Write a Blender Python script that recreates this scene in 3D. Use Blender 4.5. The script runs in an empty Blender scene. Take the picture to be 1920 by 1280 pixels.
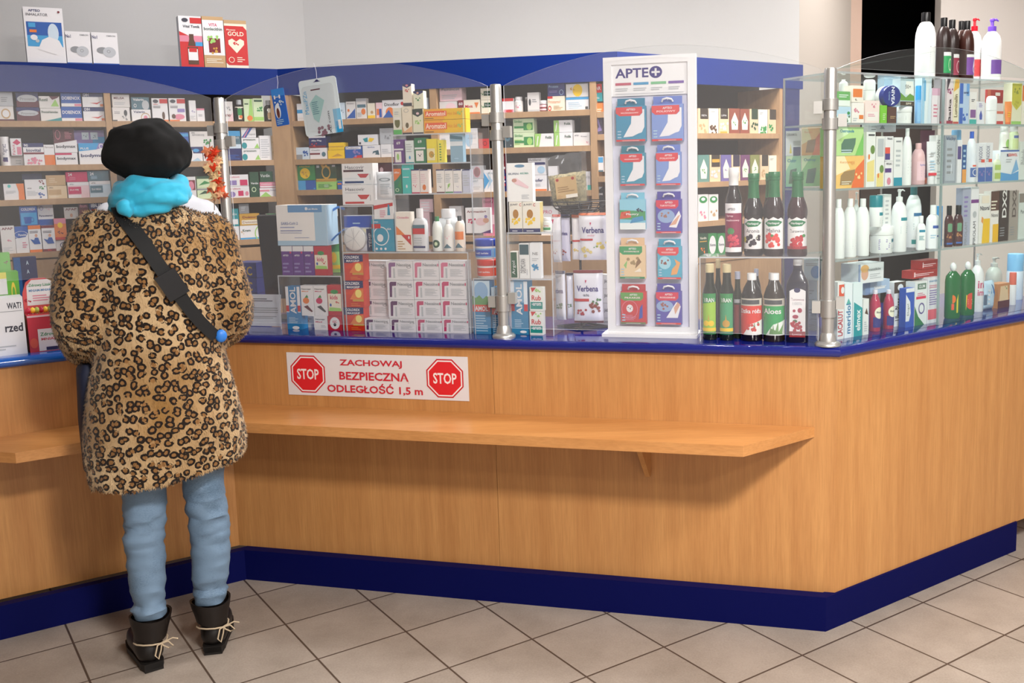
import bpy, math, random
from mathutils import Vector, Matrix, noise
from mathutils.bvhtree import BVHTree
R_ = math.radians
# ---------------------------------------------------------------- camera
# everything is laid out in floor-tile units of 1/3 m and scaled to real size (0.3 m tiles) at the end
K = 0.9
FPX, PITCH, ROLL, CAMZ = 1855.4, 0.1353, -0.0236, 1.666
CXP, CYP = 1083.24, 565.59
FW = Vector((0, math.cos(PITCH), -math.sin(PITCH))); RT0 = Vector((1, 0, 0)); UP0 = RT0.cross(FW)
RT = RT0*math.cos(ROLL) + UP0*math.sin(ROLL); UPV = RT.cross(FW)
CAM = Vector((0, 0, CAMZ))
sc = bpy.context.scene; C = sc.collection
cd = bpy.data.cameras.new('camera'); cam = bpy.data.objects.new('camera', cd); C.objects.link(cam)
cam.matrix_world = Matrix.Translation(CAM*K) @ Matrix((RT, UPV, -FW)).transposed().to_4x4()
cd.sensor_fit = 'HORIZONTAL'; cd.sensor_width = 36; cd.lens = FPX*36/1920
cd.shift_x = -(CXP-960)/1920; cd.shift_y = (CYP-640)/1920; cd.clip_start = 0.05
sc.camera = cam
# ---------------------------------------------------------------- exposure, sky, lights
sc.view_settings.view_transform = 'Standard'; sc.view_settings.look = 'None'
sc.view_settings.exposure = 1.15; sc.view_settings.gamma = 1; sc.view_settings.use_curve_mapping = False
w = bpy.data.worlds.new('world'); sc.world = w; w.use_nodes = True
w.node_tree.nodes['Background'].inputs[0].default_value = (1.0, .97, .95, 1)
w.node_tree.nodes['Background'].inputs[1].default_value = 0.03
CEIL = 3.35
def area(name, loc, size, power, col, rot=(0, 0, 0)):
    l = bpy.data.lights.new(name, 'AREA'); l.shape = 'RECTANGLE'; l.size = size[0]*K; l.size_y = size[1]*K
    l.energy = power*K*K; l.color = col
    o = bpy.data.objects.new(name, l); C.objects.link(o); o.location = Vector(loc)*K; o.rotation_euler = rot
    return o
WARM = (1.0, .965, .93); COOL = (.97, .97, 1.0)
LIGHTS = [('ceiling_light', (.65, .4, CEIL-.03), (.5, .5), 90, WARM), ('ceiling_light', (1.9, -1.0, CEIL-.03), (.8, .5), 30, WARM), ('ceiling_light', (2.4, 1.4, CEIL-.03), (.7, .7), 48, WARM),  # second entry is an added fill light, brightening upright faces from the front
          ('ceiling_light', (1.7, 4.3, CEIL-.03), (1.0, .4), 29, WARM), ('ceiling_light', (.45, 4.15, CEIL-.03), (1.0, .4), 34, WARM),
          ('ceiling_light', (-1.6, 4.5, CEIL-.03), (.8, .4), 6, COOL), ('ceiling_light', (2.4, 6.2, CEIL-.03), (1.0, .4), 16, WARM)]
for n_, lo, si, po, co in LIGHTS: area(n_, lo, si, po, co)
# ---------------------------------------------------------------- projection helpers (measure the photo, build in the room)
def ray(u, v): return FW + RT*((u-CXP)/FPX) - UPV*((v-CYP)/FPX)
def onz(u, v, h=0.0):
    d = ray(u, v); return CAM + d*((h-CAM.z)/d.z)
class Frame:
    """vertical plane: origin, direction t along it, n pointing away from the camera"""
    def __init__(s, O, t): s.O = Vector((O[0], O[1])); s.t = Vector(t[:2]).normalized(); s.n = Vector((-s.t.y, s.t.x)); s.a = math.atan2(s.t.y, s.t.x)
    def at(s, u, v, d=0.0):
        r = ray(u, v); n3 = Vector((s.n.x, s.n.y, 0)); P0 = Vector((s.O.x, s.O.y, 0)) + n3*d
        q = CAM + r*((P0-CAM).dot(n3)/r.dot(n3)); return (Vector(q[:2])-s.O).dot(s.t), q.z
    def W(s, a, d, z=0.0): p = s.O + s.t*a + s.n*d; return Vector((p.x, p.y, z))
    def loc(s, P): q = Vector(P[:2])-s.O; return q.dot(s.t), q.dot(s.n)
PC = onz(449, 1026, .115); PR = onz(1565, 1117, .115)
FM = Frame(PC, PR-PC)
FR = Frame(PR, (math.cos(R_(35.1)), math.sin(R_(35.1))))
FL = Frame(PC, (math.cos(R_(33.9)), math.sin(R_(33.9))))
ML = (PR-PC).to_2d().length
WA, WB, WE, WL = onz(520, 130, 2.19), onz(1156, 97, 2.19), onz(1505, 122, 2.19), onz(0, 115.5, 2.19)
FWL = Frame(WL, WA-WL); FWM = Frame(WA, WB-WA); FWR = Frame(WB, WE-WB)
LWL = (WA-WL).to_2d().length; LWM = (WB-WA).to_2d().length; LWR = (WE-WB).to_2d().length
# ---------------------------------------------------------------- materials
def lin(c): return c/12.92 if c <= .04045 else ((c+.055)/1.055)**2.4
COL = dict(white='e6e4e6', paper='dedad8', cream='e8e0cc', black='0b0b0c', navy='1c2562', blue='1f56a8', sky='3f9bd2', lblue='a9c8de', pblue='c9d9e6',
 red='c62a2c', dred='7a1d2b', maroon='5c2030', pink='d9849a', lpink='ecc9cf', hot='c72a5e', green='2f8a48', lgreen='9bcb6a', pgreen='cfe0b8', dgreen='1e4a33',
 teal='1c8f97', turq='3fbdb5', orange='e27a35', yellow='f2c71e', lyel='f5e27a', gold='c99a3a', purple='5a2a78', lilac='8b7bb5', grey='8d8f93', lgrey='b9bcc1', dgrey='45484c',
 tan='bf9d72', brown='5a3d2c', beige='d8bf9c', ink='3c3c48', skin='d9a58c', silver='a9abad', slate='4f7382')
def rgb(c):
    c = COL.get(c, c); return tuple(lin(int(c[i:i+2], 16)/255) for i in (0, 2, 4)) + (1,)
_m = {}
def mat(c, rough=.5, metal=0.0, trans=0.0, sheen=0.0, coat=0.0, ior=1.45):
    k = (c, rough, metal, trans, sheen, coat)
    if k in _m: return _m[k]
    m = bpy.data.materials.new('paint_'+str(c)); m.use_nodes = True; b = m.node_tree.nodes['Principled BSDF']
    b.inputs['Base Color'].default_value = rgb(c); b.inputs['Roughness'].default_value = rough; b.inputs['Metallic'].default_value = metal
    b.inputs['Transmission Weight'].default_value = trans; b.inputs['Sheen Weight'].default_value = sheen; b.inputs['Coat Weight'].default_value = coat
    b.inputs['IOR'].default_value = ior
    _m[k] = m; return m
def node_mat(name):
    m = bpy.data.materials.new(name); m.use_nodes = True; nt = m.node_tree
    return m, nt, nt.nodes['Principled BSDF']
def wood(name, c1, c2, c3, scale, rough=.42, sc_=1.0):
    m, nt, b = node_mat(name); N = nt.nodes; Lk = nt.links
    tc = N.new('ShaderNodeTexCoord'); mp = N.new('ShaderNodeMapping'); mp.inputs['Scale'].default_value = scale
    Lk.new(tc.outputs['Object'], mp.inputs[0])
    n1 = N.new('ShaderNodeTexNoise'); n1.inputs['Scale'].default_value = 1.6*sc_; n1.inputs['Detail'].default_value = 6; n1.inputs['Roughness'].default_value = .65
    n2 = N.new('ShaderNodeTexNoise'); n2.inputs['Scale'].default_value = 14*sc_; n2.inputs['Detail'].default_value = 3
    Lk.new(mp.outputs[0], n1.inputs['Vector']); Lk.new(mp.outputs[0], n2.inputs['Vector'])
    r1 = N.new('ShaderNodeValToRGB'); r1.color_ramp.elements[0].position = .3; r1.color_ramp.elements[1].position = .72
    r1.color_ramp.elements[0].color = rgb(c1); r1.color_ramp.elements[1].color = rgb(c2)
    r2 = N.new('ShaderNodeValToRGB'); r2.color_ramp.elements[0].position = .35; r2.color_ramp.elements[1].position = .6
    r2.color_ramp.elements[0].color = (.3, .3, .3, 1); r2.color_ramp.elements[1].color = (0, 0, 0, 1)
    mx = N.new('ShaderNodeMix'); mx.data_type = 'RGBA'
    Lk.new(n1.outputs[0], r1.inputs[0]); Lk.new(n2.outputs[0], r2.inputs[0]); Lk.new(r2.outputs[0], mx.inputs[0])
    Lk.new(r1.outputs[0], mx.inputs[6]); mx.inputs[7].default_value = rgb(c3); Lk.new(mx.outputs[2], b.inputs['Base Color'])
    b.inputs['Roughness'].default_value = rough
    return m
WOODV = wood('beech_vertical', 'b67e48', 'cb9459', '9e6a38', (16, 16, .7))
WOODH = wood('beech_lengthwise', 'bd8148', 'd0955a', 'a46c38', (.8, 9, 14), .33)
WOODS = wood('beech_shelving', 'a5825f', 'b8946c', '93704f', (6, 6, 1.0), .5)
def glassy(name, haze=.045, tint=(.96, .98, .975), edge=False):
    """clear acrylic / glass sheet: mostly see-through, fresnel gloss, a little diffuse haze painted in for reflected surroundings"""
    m = bpy.data.materials.new(name); m.use_nodes = True; nt = m.node_tree; N = nt.nodes; Lk = nt.links
    for x in list(N): N.remove(x)
    o = N.new('ShaderNodeOutputMaterial'); t = N.new('ShaderNodeBsdfTransparent'); g = N.new('ShaderNodeBsdfGlossy'); d = N.new('ShaderNodeBsdfDiffuse')
    t.inputs[0].default_value = tint + (1,); g.inputs['Roughness'].default_value = .02; d.inputs[0].default_value = (.85, .86, .9, 1)
    lw = N.new('ShaderNodeLayerWeight'); lw.inputs[0].default_value = .5
    pw = N.new('ShaderNodeMath'); pw.operation = 'POWER'; Lk.new(lw.outputs['Facing'], pw.inputs[0]); pw.inputs[1].default_value = 4
    f = N.new('ShaderNodeMath'); f.operation = 'MULTIPLY_ADD'; Lk.new(pw.outputs[0], f.inputs[0]); f.inputs[1].default_value = .55; f.inputs[2].default_value = .025
    m1 = N.new('ShaderNodeMixShader'); m2 = N.new('ShaderNodeMixShader'); m2.inputs[0].default_value = haze
    Lk.new(f.outputs[0], m1.inputs[0]); Lk.new(t.outputs[0], m1.inputs[1]); Lk.new(g.outputs[0], m1.inputs[2])
    Lk.new(m1.outputs[0], m2.inputs[1]); Lk.new(d.outputs[0], m2.inputs[2]); Lk.new(m2.outputs[0], o.inputs[0])
    return m
ACRYL = glassy('acrylic_sheet', .05, (.985, .99, .99)); GLASS = glassy('glass_sheet', .012, (.94, .975, .965)); CLEARP = glassy('clear_plastic', .05, (.99, .99, .99))
GEDGE = glassy('glass_edge', .30, (.35, .55, .52)); AEDGE = glassy('acrylic_edge', .45, (.8, .85, .88))
NAVY = mat('0d1650', .3, coat=.3); NAVYT = mat('101c72', .12, coat=.6); FASC = mat('0d2a74', .5); STEEL = mat('c6c5c2', .33, .75)
DARKB = mat('463b33', .7)
# ---------------------------------------------------------------- mesh builder
class MB:
    def __init__(s): s.v = []; s.f = []; s.mi = []; s.m = []; s.sm = []
    def mid(s, m):
        if m not in s.m: s.m.append(m)
        return s.m.index(m)
    def add(s, vs, fs, m, smooth=False):
        b = len(s.v); s.v += [tuple(p) for p in vs]; i = s.mid(m)
        for f in fs: s.f.append([b+k for k in f]); s.mi.append(i); s.sm.append(smooth)
        return s
    def box(s, x0, x1, y0, y1, z0, z1, m):
        vs = [(x, y, z) for z in (z0, z1) for y in (y0, y1) for x in (x0, x1)]
        return s.add(vs, [(0, 2, 3, 1), (4, 5, 7, 6), (0, 1, 5, 4), (2, 6, 7, 3), (0, 4, 6, 2), (1, 3, 7, 5)], m)
    def prism(s, pts, z0, z1, m, me=None):
        n = len(pts); vs = [(p[0], p[1], z0) for p in pts] + [(p[0], p[1], z1) for p in pts]
        s.add(vs, [tuple(range(n-1, -1, -1)), tuple(range(n, 2*n))], m)
        return s.add(vs, [(i, (i+1) % n, n+(i+1) % n, n+i) for i in range(n)], me or m)
    def slab(s, pts, d0, d1, m, me=None):
        """outline in x,z extruded along y"""
        n = len(pts); vs = [(p[0], d0, p[1]) for p in pts] + [(p[0], d1, p[1]) for p in pts]
        s.add(vs, [tuple(range(n)), tuple(range(2*n-1, n-1, -1))], m)
        return s.add(vs, [(i, n+i, n+(i+1) % n, (i+1) % n) for i in range(n)], me or m)
    def lathe(s, prof, m, seg=24, sy=1.0, c=(0, 0), z0=0.0, R=1.0, H=1.0):
        vs = []; fs = []
        for r, z in prof:
            for k in range(seg):
                a = 2*math.pi*k/seg; vs.append((c[0]+r*R*math.cos(a), c[1]+r*R*sy*math.sin(a), z0+z*H))
        n = len(prof)
        for i in range(n-1):
            for k in range(seg): q = (k+1) % seg; fs.append((i*seg+k, i*seg+q, (i+1)*seg+q, (i+1)*seg+k))
        s.add(vs, fs, m, True)
        if prof[0][0] > .01: s.add(vs[:seg], [tuple(range(seg-1, -1, -1))], m)
        if prof[-1][0] > .01: s.add(vs[-seg:], [tuple(range(seg))], m)
        return s
    def tube(s, pts, r, m, seg=8, closed=False, flat=1.0):
        pts = [Vector(p) for p in pts]; n = len(pts); rs = r if isinstance(r, (list, tuple)) else [r]*n; vs = []; fs = []; up = None
        for i in range(n):
            t = (pts[min(i+1, n-1)]-pts[max(i-1, 0)]) if not closed else (pts[(i+1) % n]-pts[i-1])
            if t.length < 1e-9: t = Vector((0, 0, 1))
            t.normalize()
            if up is None: up = Vector((0, 0, 1)) if abs(t.z) < .9 else Vector((0, 1, 0))
            a = t.cross(up).normalized(); up = a.cross(t).normalized()
            for k in range(seg):
                q = 2*math.pi*k/seg; vs.append(pts[i] + a*(rs[i]*math.cos(q)) + up*(rs[i]*flat*math.sin(q)))
        for i in range(n if closed else n-1):
            j = (i+1) % n
            for k in range(seg): q = (k+1) % seg; fs.append((i*seg+k, i*seg+q, j*seg+q, j*seg+k))
        s.add(vs, fs, m, True)
        if not closed: s.add(vs[:seg], [tuple(range(seg-1, -1, -1))], m); s.add(vs[-seg:], [tuple(range(seg))], m)
        return s
    def build(s, name, parent=None, loc=(0, 0, 0), rz=0.0, rot=None):
        me = bpy.data.meshes.new(name); me.from_pydata([tuple(p) for p in s.v], [], s.f); 
        for m in s.m: me.materials.append(m)
        me.polygons.foreach_set('material_index', s.mi); me.polygons.foreach_set('use_smooth', s.sm)
        if any(s.sm): me.set_sharp_from_angle(angle=R_(42))
        me.update(); o = bpy.data.objects.new(name, me); C.objects.link(o); o.parent = parent; o.location = loc
        o.rotation_euler = rot if rot else (0, 0, rz)
        return o
def empty(name, loc=(0, 0, 0), rz=0.0, rot=None):
    o = bpy.data.objects.new(name, None); C.objects.link(o); o.location = loc; o.rotation_euler = rot if rot else (0, 0, rz); o.empty_display_size = .05; return o
def tag(o, label, cat, group=None):
    o['label'] = label; o['category'] = cat
    if group: o['group'] = group
    return o
def struct(o): o['kind'] = 'structure'; return o
# ---------------------------------------------------------------- printed artwork
_g = {}
def glyph(t, bold):
    k = (t, bold)
    if k in _g: return _g[k]
    cu = bpy.data.curves.new('t', 'FONT'); cu.body = t; cu.resolution_u = 2; cu.fill_mode = 'FRONT'
    if bold: cu.offset = .022
    ob = bpy.data.objects.new('t', cu); me = ob.to_mesh()
    vs = [(p.co.x, p.co.y) for p in me.vertices]; fs = [tuple(p.vertices) for p in me.polygons]
    ob.to_mesh_clear(); bpy.data.objects.remove(ob); bpy.data.curves.remove(cu)
    if vs:
        x0 = min(p[0] for p in vs); x1 = max(p[0] for p in vs); y0 = min(p[1] for p in vs); y1 = max(p[1] for p in vs)
        vs = [((x-x0)/max(x1-x0, 1e-6)-.5, (y-y0)/max(y1-y0, 1e-6)-.5) for x, y in vs]
        nf = []
        for f in fs:
            a = sum(vs[f[i]][0]*vs[f[(i+1) % len(f)]][1]-vs[f[(i+1) % len(f)]][0]*vs[f[i]][1] for i in range(len(f)))
            nf.append(f if a > 0 else tuple(reversed(f)))
        fs = nf
    _g[k] = (vs, fs); return _g[k]
def art(mb, ops, W, H, fmap, rough=.42, sub=1):
    """ops on a W x H face, 0..1 coordinates; fmap(x, y, off) gives the 3D point"""
    k = 0
    for op in ops.split(';'):
        q = op.split()
        if not q: continue
        k += 1; off = .00035+.00016*k; o = q[0]; m = mat(q[1], rough); a = q[2:]
        def put(vs, fs):
            if sub > 1 and o in 'PEO':
                nv = []; nf = []
                for f in fs:
                    pl = [vs[i] for i in f]; x0_, x1_ = min(q_[0] for q_ in pl), max(q_[0] for q_ in pl)
                    for j in range(int(x0_*sub), int(x1_*sub-1e-9)+1):
                        c_ = pl
                        for lim, sg in ((j/sub, 1), ((j+1)/sub, -1)):
                            r_ = []
                            for i in range(len(c_)):
                                a_, b_ = c_[i-1], c_[i]; ia, ib = (a_[0]-lim)*sg >= 0, (b_[0]-lim)*sg >= 0
                                if ia != ib: t_ = (lim-a_[0])/(b_[0]-a_[0]); r_.append((lim, a_[1]+(b_[1]-a_[1])*t_))
                                if ib: r_.append(b_)
                            c_ = r_
                            if not c_: break
                        if len(c_) > 2: nf.append(tuple(range(len(nv), len(nv)+len(c_)))); nv += c_
                vs, fs = nv, nf
            mb.add([fmap(x*W, y*H, off) for x, y in vs], fs, m)
        if o == 'R':
            x0, y0, x1, y1 = map(float, a); n = max(1, int(sub*(x1-x0)+.99)); vs = []; fs = []
            for i in range(n+1): x = x0+(x1-x0)*i/n; vs += [(x, y0), (x, y1)]
            for i in range(n): fs.append((2*i, 2*i+2, 2*i+3, 2*i+1))
            put(vs, fs)
        elif o == 'P':
            z = list(map(float, a)); vs = list(zip(z[::2], z[1::2])); ar = sum(vs[i-1][0]*vs[i][1]-vs[i][0]*vs[i-1][1] for i in range(len(vs)))
            if ar < 0: vs.reverse()
            put(vs, [tuple(range(len(vs)))])
        elif o == 'E':
            cx, cy, rx, ry = map(float, a[:4]); n = 18
            put([(cx+rx*math.cos(6.2832*i/n), cy+ry*math.sin(6.2832*i/n)) for i in range(n)], [tuple(range(n))])
        elif o == 'O':
            cx, cy, rx, ry, th = map(float, a[:5]); n = 20
            put([(cx+s_*rx*math.cos(6.2832*i/n), cy+s_*ry*math.sin(6.2832*i/n)) for s_ in (1, 1-th) for i in range(n)],
                [(i, (i+1) % n, n+(i+1) % n, n+i) for i in range(n)])
        elif o == 'B':
            cx, cy, r, n, sd = map(float, a[:5]); rd = random.Random(int(sd)); as_ = W/H
            for j in range(int(n)):
                x = cx+rd.uniform(-r, r); y = cy+rd.uniform(-r, r)*as_*.8; rr = r*.32*rd.uniform(.7, 1.1)
                off += .00002
                put([(x+rr*math.cos(6.2832*i/8), y+rr*as_*math.sin(6.2832*i/8)) for i in range(8)], [tuple(range(8))])
        elif o == 'L':
            x0, y0, x1, y1, n = map(float, a[:5]); n = int(n); rd = random.Random(int(x0*97+y0*31+n)); hh = (y1-y0)/n
            for j in range(n):
                xe = x0+(x1-x0)*rd.uniform(.6, 1); yy = y0+hh*j; put([(x0, yy), (xe, yy), (xe, yy+hh*.42), (x0, yy+hh*.42)], [(0, 1, 2, 3)])
        elif o in 'TU':
            t = a[0].replace('_', ' ') ; cx, cy, ww, hh = map(float, a[1:5]); rot = float(a[5]) if len(a) > 5 else 0
            vs, fs = glyph(t, o == 'U')
            if rot:
                c_, s_ = math.cos(R_(rot)), math.sin(R_(rot))
                w3, h3 = ww*H if abs(rot) > 45 else ww*W, hh*W if abs(rot) > 45 else hh*H
                put([((cx*W+(x*w3*c_-y*h3*s_))/W, (cy*H+(x*w3*s_+y*h3*c_))/H) for x, y in vs], fs)
            else: put([(cx+x*ww, cy+y*hh) for x, y in vs], fs)
def flat(x0, y0, z0): return lambda x, y, off: (x0+x, y0-off, z0+y)
def cyl(W, R, z0, sy=1.0, c=(0, 0)):
    def f(x, y, off):
        th = (x-W/2)/R; return (c[0]+(R+off)*math.sin(th), c[1]-(R*sy+off)*math.cos(th), z0+y)
    return f
# ---------------------------------------------------------------- room
def isect(p, t, q, s_):
    d = t.x*s_.y - t.y*s_.x; r = q-p; return p + t*((r.x*s_.y-r.y*s_.x)/d)
def floor_mat():
    m, nt, b = node_mat('floor_tiles'); N = nt.nodes; Lk = nt.links
    tc = N.new('ShaderNodeTexCoord'); a = .6116; T = K/3
    ox, oy = -4.1799, 9.9372
    def dot(vx, vy, c):
        d = N.new('ShaderNodeVectorMath'); d.operation = 'DOT_PRODUCT'; Lk.new(tc.outputs['Object'], d.inputs[0]); d.inputs[1].default_value = (vx/T, vy/T, 0)
        s_ = N.new('ShaderNodeMath'); s_.operation = 'SUBTRACT'; Lk.new(d.outputs['Value'], s_.inputs[0]); s_.inputs[1].default_value = c; return s_
    e1 = (math.cos(a), math.sin(a)); e2 = (math.sin(a), -math.cos(a))
    u = dot(e1[0], e1[1], ox*e1[0]+oy*e1[1]); v = dot(e2[0], e2[1], ox*e2[0]+oy*e2[1])
    def line(x):
        p = N.new('ShaderNodeMath'); p.operation = 'PINGPONG'; Lk.new(x.outputs[0], p.inputs[0]); p.inputs[1].default_value = .5; return p
    mn = N.new('ShaderNodeMath'); mn.operation = 'MINIMUM'; Lk.new(line(u).outputs[0], mn.inputs[0]); Lk.new(line(v).outputs[0], mn.inputs[1])
    r = N.new('ShaderNodeMapRange'); Lk.new(mn.outputs[0], r.inputs[0]); r.inputs[1].default_value = .008; r.inputs[2].default_value = .013
    fl = []
    for x in (u, v):
        f = N.new('ShaderNodeMath'); f.operation = 'FLOOR'; Lk.new(x.outputs[0], f.inputs[0]); fl.append(f)
    cb = N.new('ShaderNodeCombineXYZ'); Lk.new(fl[0].outputs[0], cb.inputs[0]); Lk.new(fl[1].outputs[0], cb.inputs[1])
    wn = N.new('ShaderNodeTexWhiteNoise'); wn.noise_dimensions = '3D'; Lk.new(cb.outputs[0], wn.inputs['Vector'])
    n1 = N.new('ShaderNodeTexNoise'); n1.inputs['Scale'].default_value = 5; n1.inputs['Detail'].default_value = 8; n1.inputs['Roughness'].default_value = .7; Lk.new(tc.outputs['Object'], n1.inputs['Vector'])
    n2 = N.new('ShaderNodeTexNoise'); n2.inputs['Scale'].default_value = 160; n2.inputs['Detail'].default_value = 2; Lk.new(tc.outputs['Object'], n2.inputs['Vector'])
    ad = N.new('ShaderNodeMath'); ad.operation = 'MULTIPLY_ADD'; Lk.new(n2.outputs[0], ad.inputs[0]); ad.inputs[1].default_value = .45; Lk.new(n1.outputs[0], ad.inputs[2])
    ad2 = N.new('ShaderNodeMath'); ad2.operation = 'MULTIPLY_ADD'; Lk.new(wn.outputs[0], ad2.inputs[0]); ad2.inputs[1].default_value = .18; Lk.new(ad.outputs[0], ad2.inputs[2])
    cr = N.new('ShaderNodeValToRGB'); cr.color_ramp.elements[0].position = .45; cr.color_ramp.elements[1].position = 1.05
    cr.color_ramp.elements[0].color = rgb('82776c'); cr.color_ramp.elements[1].color = rgb('a2968b'); Lk.new(ad2.outputs[0], cr.inputs[0])
    mx = N.new('ShaderNodeMix'); mx.data_type = 'RGBA'; Lk.new(r.outputs[0], mx.inputs[0]); mx.inputs[6].default_value = rgb('4a3c33'); Lk.new(cr.outputs[0], mx.inputs[7])
    Lk.new(mx.outputs[2], b.inputs['Base Color']); b.inputs['Roughness'].default_value = .42
    bm_ = N.new('ShaderNodeBump'); bm_.inputs['Strength'].default_value = .35; bm_.inputs['Distance'].default_value = .002; Lk.new(r.outputs[0], bm_.inputs['Height']); Lk.new(bm_.outputs[0], b.inputs['Normal'])
    return m
struct(MB().box(-6, 7, -2.2, 9.5, -.1, 0, floor_mat()).build('floor'))
def wall_mat(c):
    m, nt, b = node_mat('painted_wall'); N = nt.nodes; Lk = nt.links; tc = N.new('ShaderNodeTexCoord')
    n1 = N.new('ShaderNodeTexNoise'); n1.inputs['Scale'].default_value = 1.2; n1.inputs['Detail'].default_value = 5; Lk.new(tc.outputs['Object'], n1.inputs['Vector'])
    cr = N.new('ShaderNodeValToRGB'); k_ = rgb(c); cr.color_ramp.elements[0].color = tuple(x*.94 for x in k_[:3])+(1,); cr.color_ramp.elements[1].color = tuple(min(1, x*1.05) for x in k_[:3])+(1,)
    Lk.new(n1.outputs[0], cr.inputs[0]); Lk.new(cr.outputs[0], b.inputs['Base Color']); b.inputs['Roughness'].default_value = .8
    n2 = N.new('ShaderNodeTexNoise'); n2.inputs['Scale'].default_value = 220; Lk.new(tc.outputs['Object'], n2.inputs['Vector'])
    bp = N.new('ShaderNodeBump'); bp.inputs['Strength'].default_value = .08; bp.inputs['Distance'].default_value = .002; Lk.new(n2.outputs[0], bp.inputs['Height']); Lk.new(bp.outputs[0], b.inputs['Normal'])
    return m
WALLM = wall_mat('c8c7c6'); WALLR = wall_mat('d6cfc9'); WALL_SHADED = wall_mat('bdb4ab')  # last one darker: shade of the turned-away side wall put into its colour
ceil_m = mat('dcd9d4', .9)
struct(MB().box(-6, 7, -2.2, 9.5, CEIL, CEIL+.1, ceil_m).build('ceiling'))
def atdepth(u, y): d = ray(u, 300); k = y/d.y; return Vector((d.x*k, y))
c1 = atdepth(585, 5.75); c2 = atdepth(1497, 6.35); cA = c1 - FWL.t*4.2
c3 = atdepth(1592, 7.3); c3b = atdepth(1612, 7.33); c4 = atdepth(1757, 7.33); c5 = atdepth(2500, 7.33)
def wallseg(name, p, q, th, m, z0=0, z1=CEIL):
    d = (q-p).normalized(); n = Vector((-d.y, d.x)); return struct(MB().prism([p, q, q+n*th, p+n*th], z0, z1, m).build(name))
wallseg('wall_left', cA, c1, .12, WALLM); wallseg('wall_back', c1, c2, .12, WALLM)
wallseg('wall_side', c2, c3, .12, WALL_SHADED); wallseg('wall_right', c4, c5, .12, WALLR)
for nm_, p_, q_ in (('wall_front', (7.2, -2.2), (-6, -2.2)), ('wall_far_left', (-6, -2.2), (-6, 9.5)), ('wall_far_right', (7, 9.5), (7, -2.2))): wallseg(nm_, Vector(p_), Vector(q_), .12, WALLM)
wallseg('trim_1', c3, c3b, .1, mat('c3a898', .6), 0, 2.9); wallseg('wall_above_opening', c3, c4, .12, WALLR, 2.9)
# dark back room behind the opening
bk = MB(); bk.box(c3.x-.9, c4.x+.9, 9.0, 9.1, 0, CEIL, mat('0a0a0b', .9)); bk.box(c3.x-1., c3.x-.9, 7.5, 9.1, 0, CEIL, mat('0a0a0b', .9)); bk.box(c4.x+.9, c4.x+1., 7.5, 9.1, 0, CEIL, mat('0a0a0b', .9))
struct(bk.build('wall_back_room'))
cb_ = empty('cabinet', (c3b.x+.75, 8.2, 0)); tag(cb_, 'dark brown cabinet standing in the dark room behind the doorway', 'cabinet')
MB().box(-.55, .6, -.2, .2, 0, 1.93, mat('4a352c', .6)).build('body', cb_); MB().box(-.38, .6, -.21, -.2, .1, 1.78, mat('17100e', .4)).build('door', cb_)
# ---------------------------------------------------------------- ceiling lamps (housings of the lights set above, the added fill light included)
for i, (n_, lo, si, po, co) in enumerate(LIGHTS):
    o = empty('ceiling_lamp', (lo[0], lo[1], CEIL)); s0, s1 = si[0]/2+.04, si[1]/2+.04; f = MB(); wm = mat('white', .5)
    f.box(-s0, s0, -s1, -s1+.035, -.05, 0, wm).box(-s0, s0, s1-.035, s1, -.05, 0, wm).box(-s0, -s0+.035, -s1, s1, -.05, 0, wm).box(s0-.035, s0, -s1, s1, -.05, 0, wm)
    f.build('frame', o); tag(o, 'white rectangular ceiling lamp above the shop counter', 'lamp', 'ceiling lamps over the shop')
# ---------------------------------------------------------------- counter
def linep(fr, d): return (fr.O + fr.n*d, fr.t)
def poly(d, a0=-1.9, a1=1.62):
    p1, t1 = linep(FL, d); p2, t2 = linep(FM, d); p3, t3 = linep(FR, d)
    return [p1+t1*a0, isect(p1, t1, p2, t2), isect(p2, t2, p3, t3), p3+t3*a1]
KICKM = mat('030846', .6); KICKM.node_tree.nodes['Principled BSDF'].inputs['Specular IOR Level'].default_value = .12; FASC.node_tree.nodes['Principled BSDF'].inputs['Specular IOR Level'].default_value = .2
ctr = empty('service_counter', (PC.x, PC.y, 0)); tag(ctr, 'angled beech-panelled pharmacy service counter on a dark blue plinth', 'counter')
def rel(pts): return [p-PC.to_2d() for p in pts]
a_, b_ = poly(0), poly(.02)
seam = FM.at(931, 870)[0]
s1p, s1q = FM.W(seam-.0008, 0).to_2d(), FM.W(seam-.0008, .02).to_2d(); s2p, s2q = FM.W(seam+.0008, 0).to_2d(), FM.W(seam+.0008, .02).to_2d()
for q in ([a_[0], a_[1], b_[1], b_[0]], [a_[1], s1p, s1q, b_[1]], [s2p, a_[2], b_[2], s2q], [a_[2], a_[3], b_[3], b_[2]]):
    MB().prism(rel(q), .125, .9885, WOODV).build('front_panel', ctr)
MB().prism(rel([FM.W(seam-.03, .0205).to_2d(), FM.W(seam+.03, .0205).to_2d(), FM.W(seam+.03, .03).to_2d(), FM.W(seam-.03, .03).to_2d()]), .125, .9885, WOODV).build('seam_strip', ctr)
KC, KR, KL, KRR = onz(462, 1086), onz(1548, 1184), onz(0, 1200), onz(1905, 1032)
kf = [KL.to_2d()+(KL-KC).to_2d().normalized()*1.2, KC.to_2d(), KR.to_2d(), KRR.to_2d()]
kb = [p+Vector((.0, .045)) for p in kf]
for i in range(3): MB().prism(rel([kf[i], kf[i+1], kb[i+1], kb[i]]), 0, .128, KICKM).build('plinth', ctr)
en = [FR.W(1.62, .021).to_2d(), FR.W(1.62, .55).to_2d(), FR.W(1.60, .55).to_2d(), FR.W(1.60, .021).to_2d()]
MB().prism(rel(en), .0, .9885, WOODV).build('end_panel', ctr)
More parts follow.
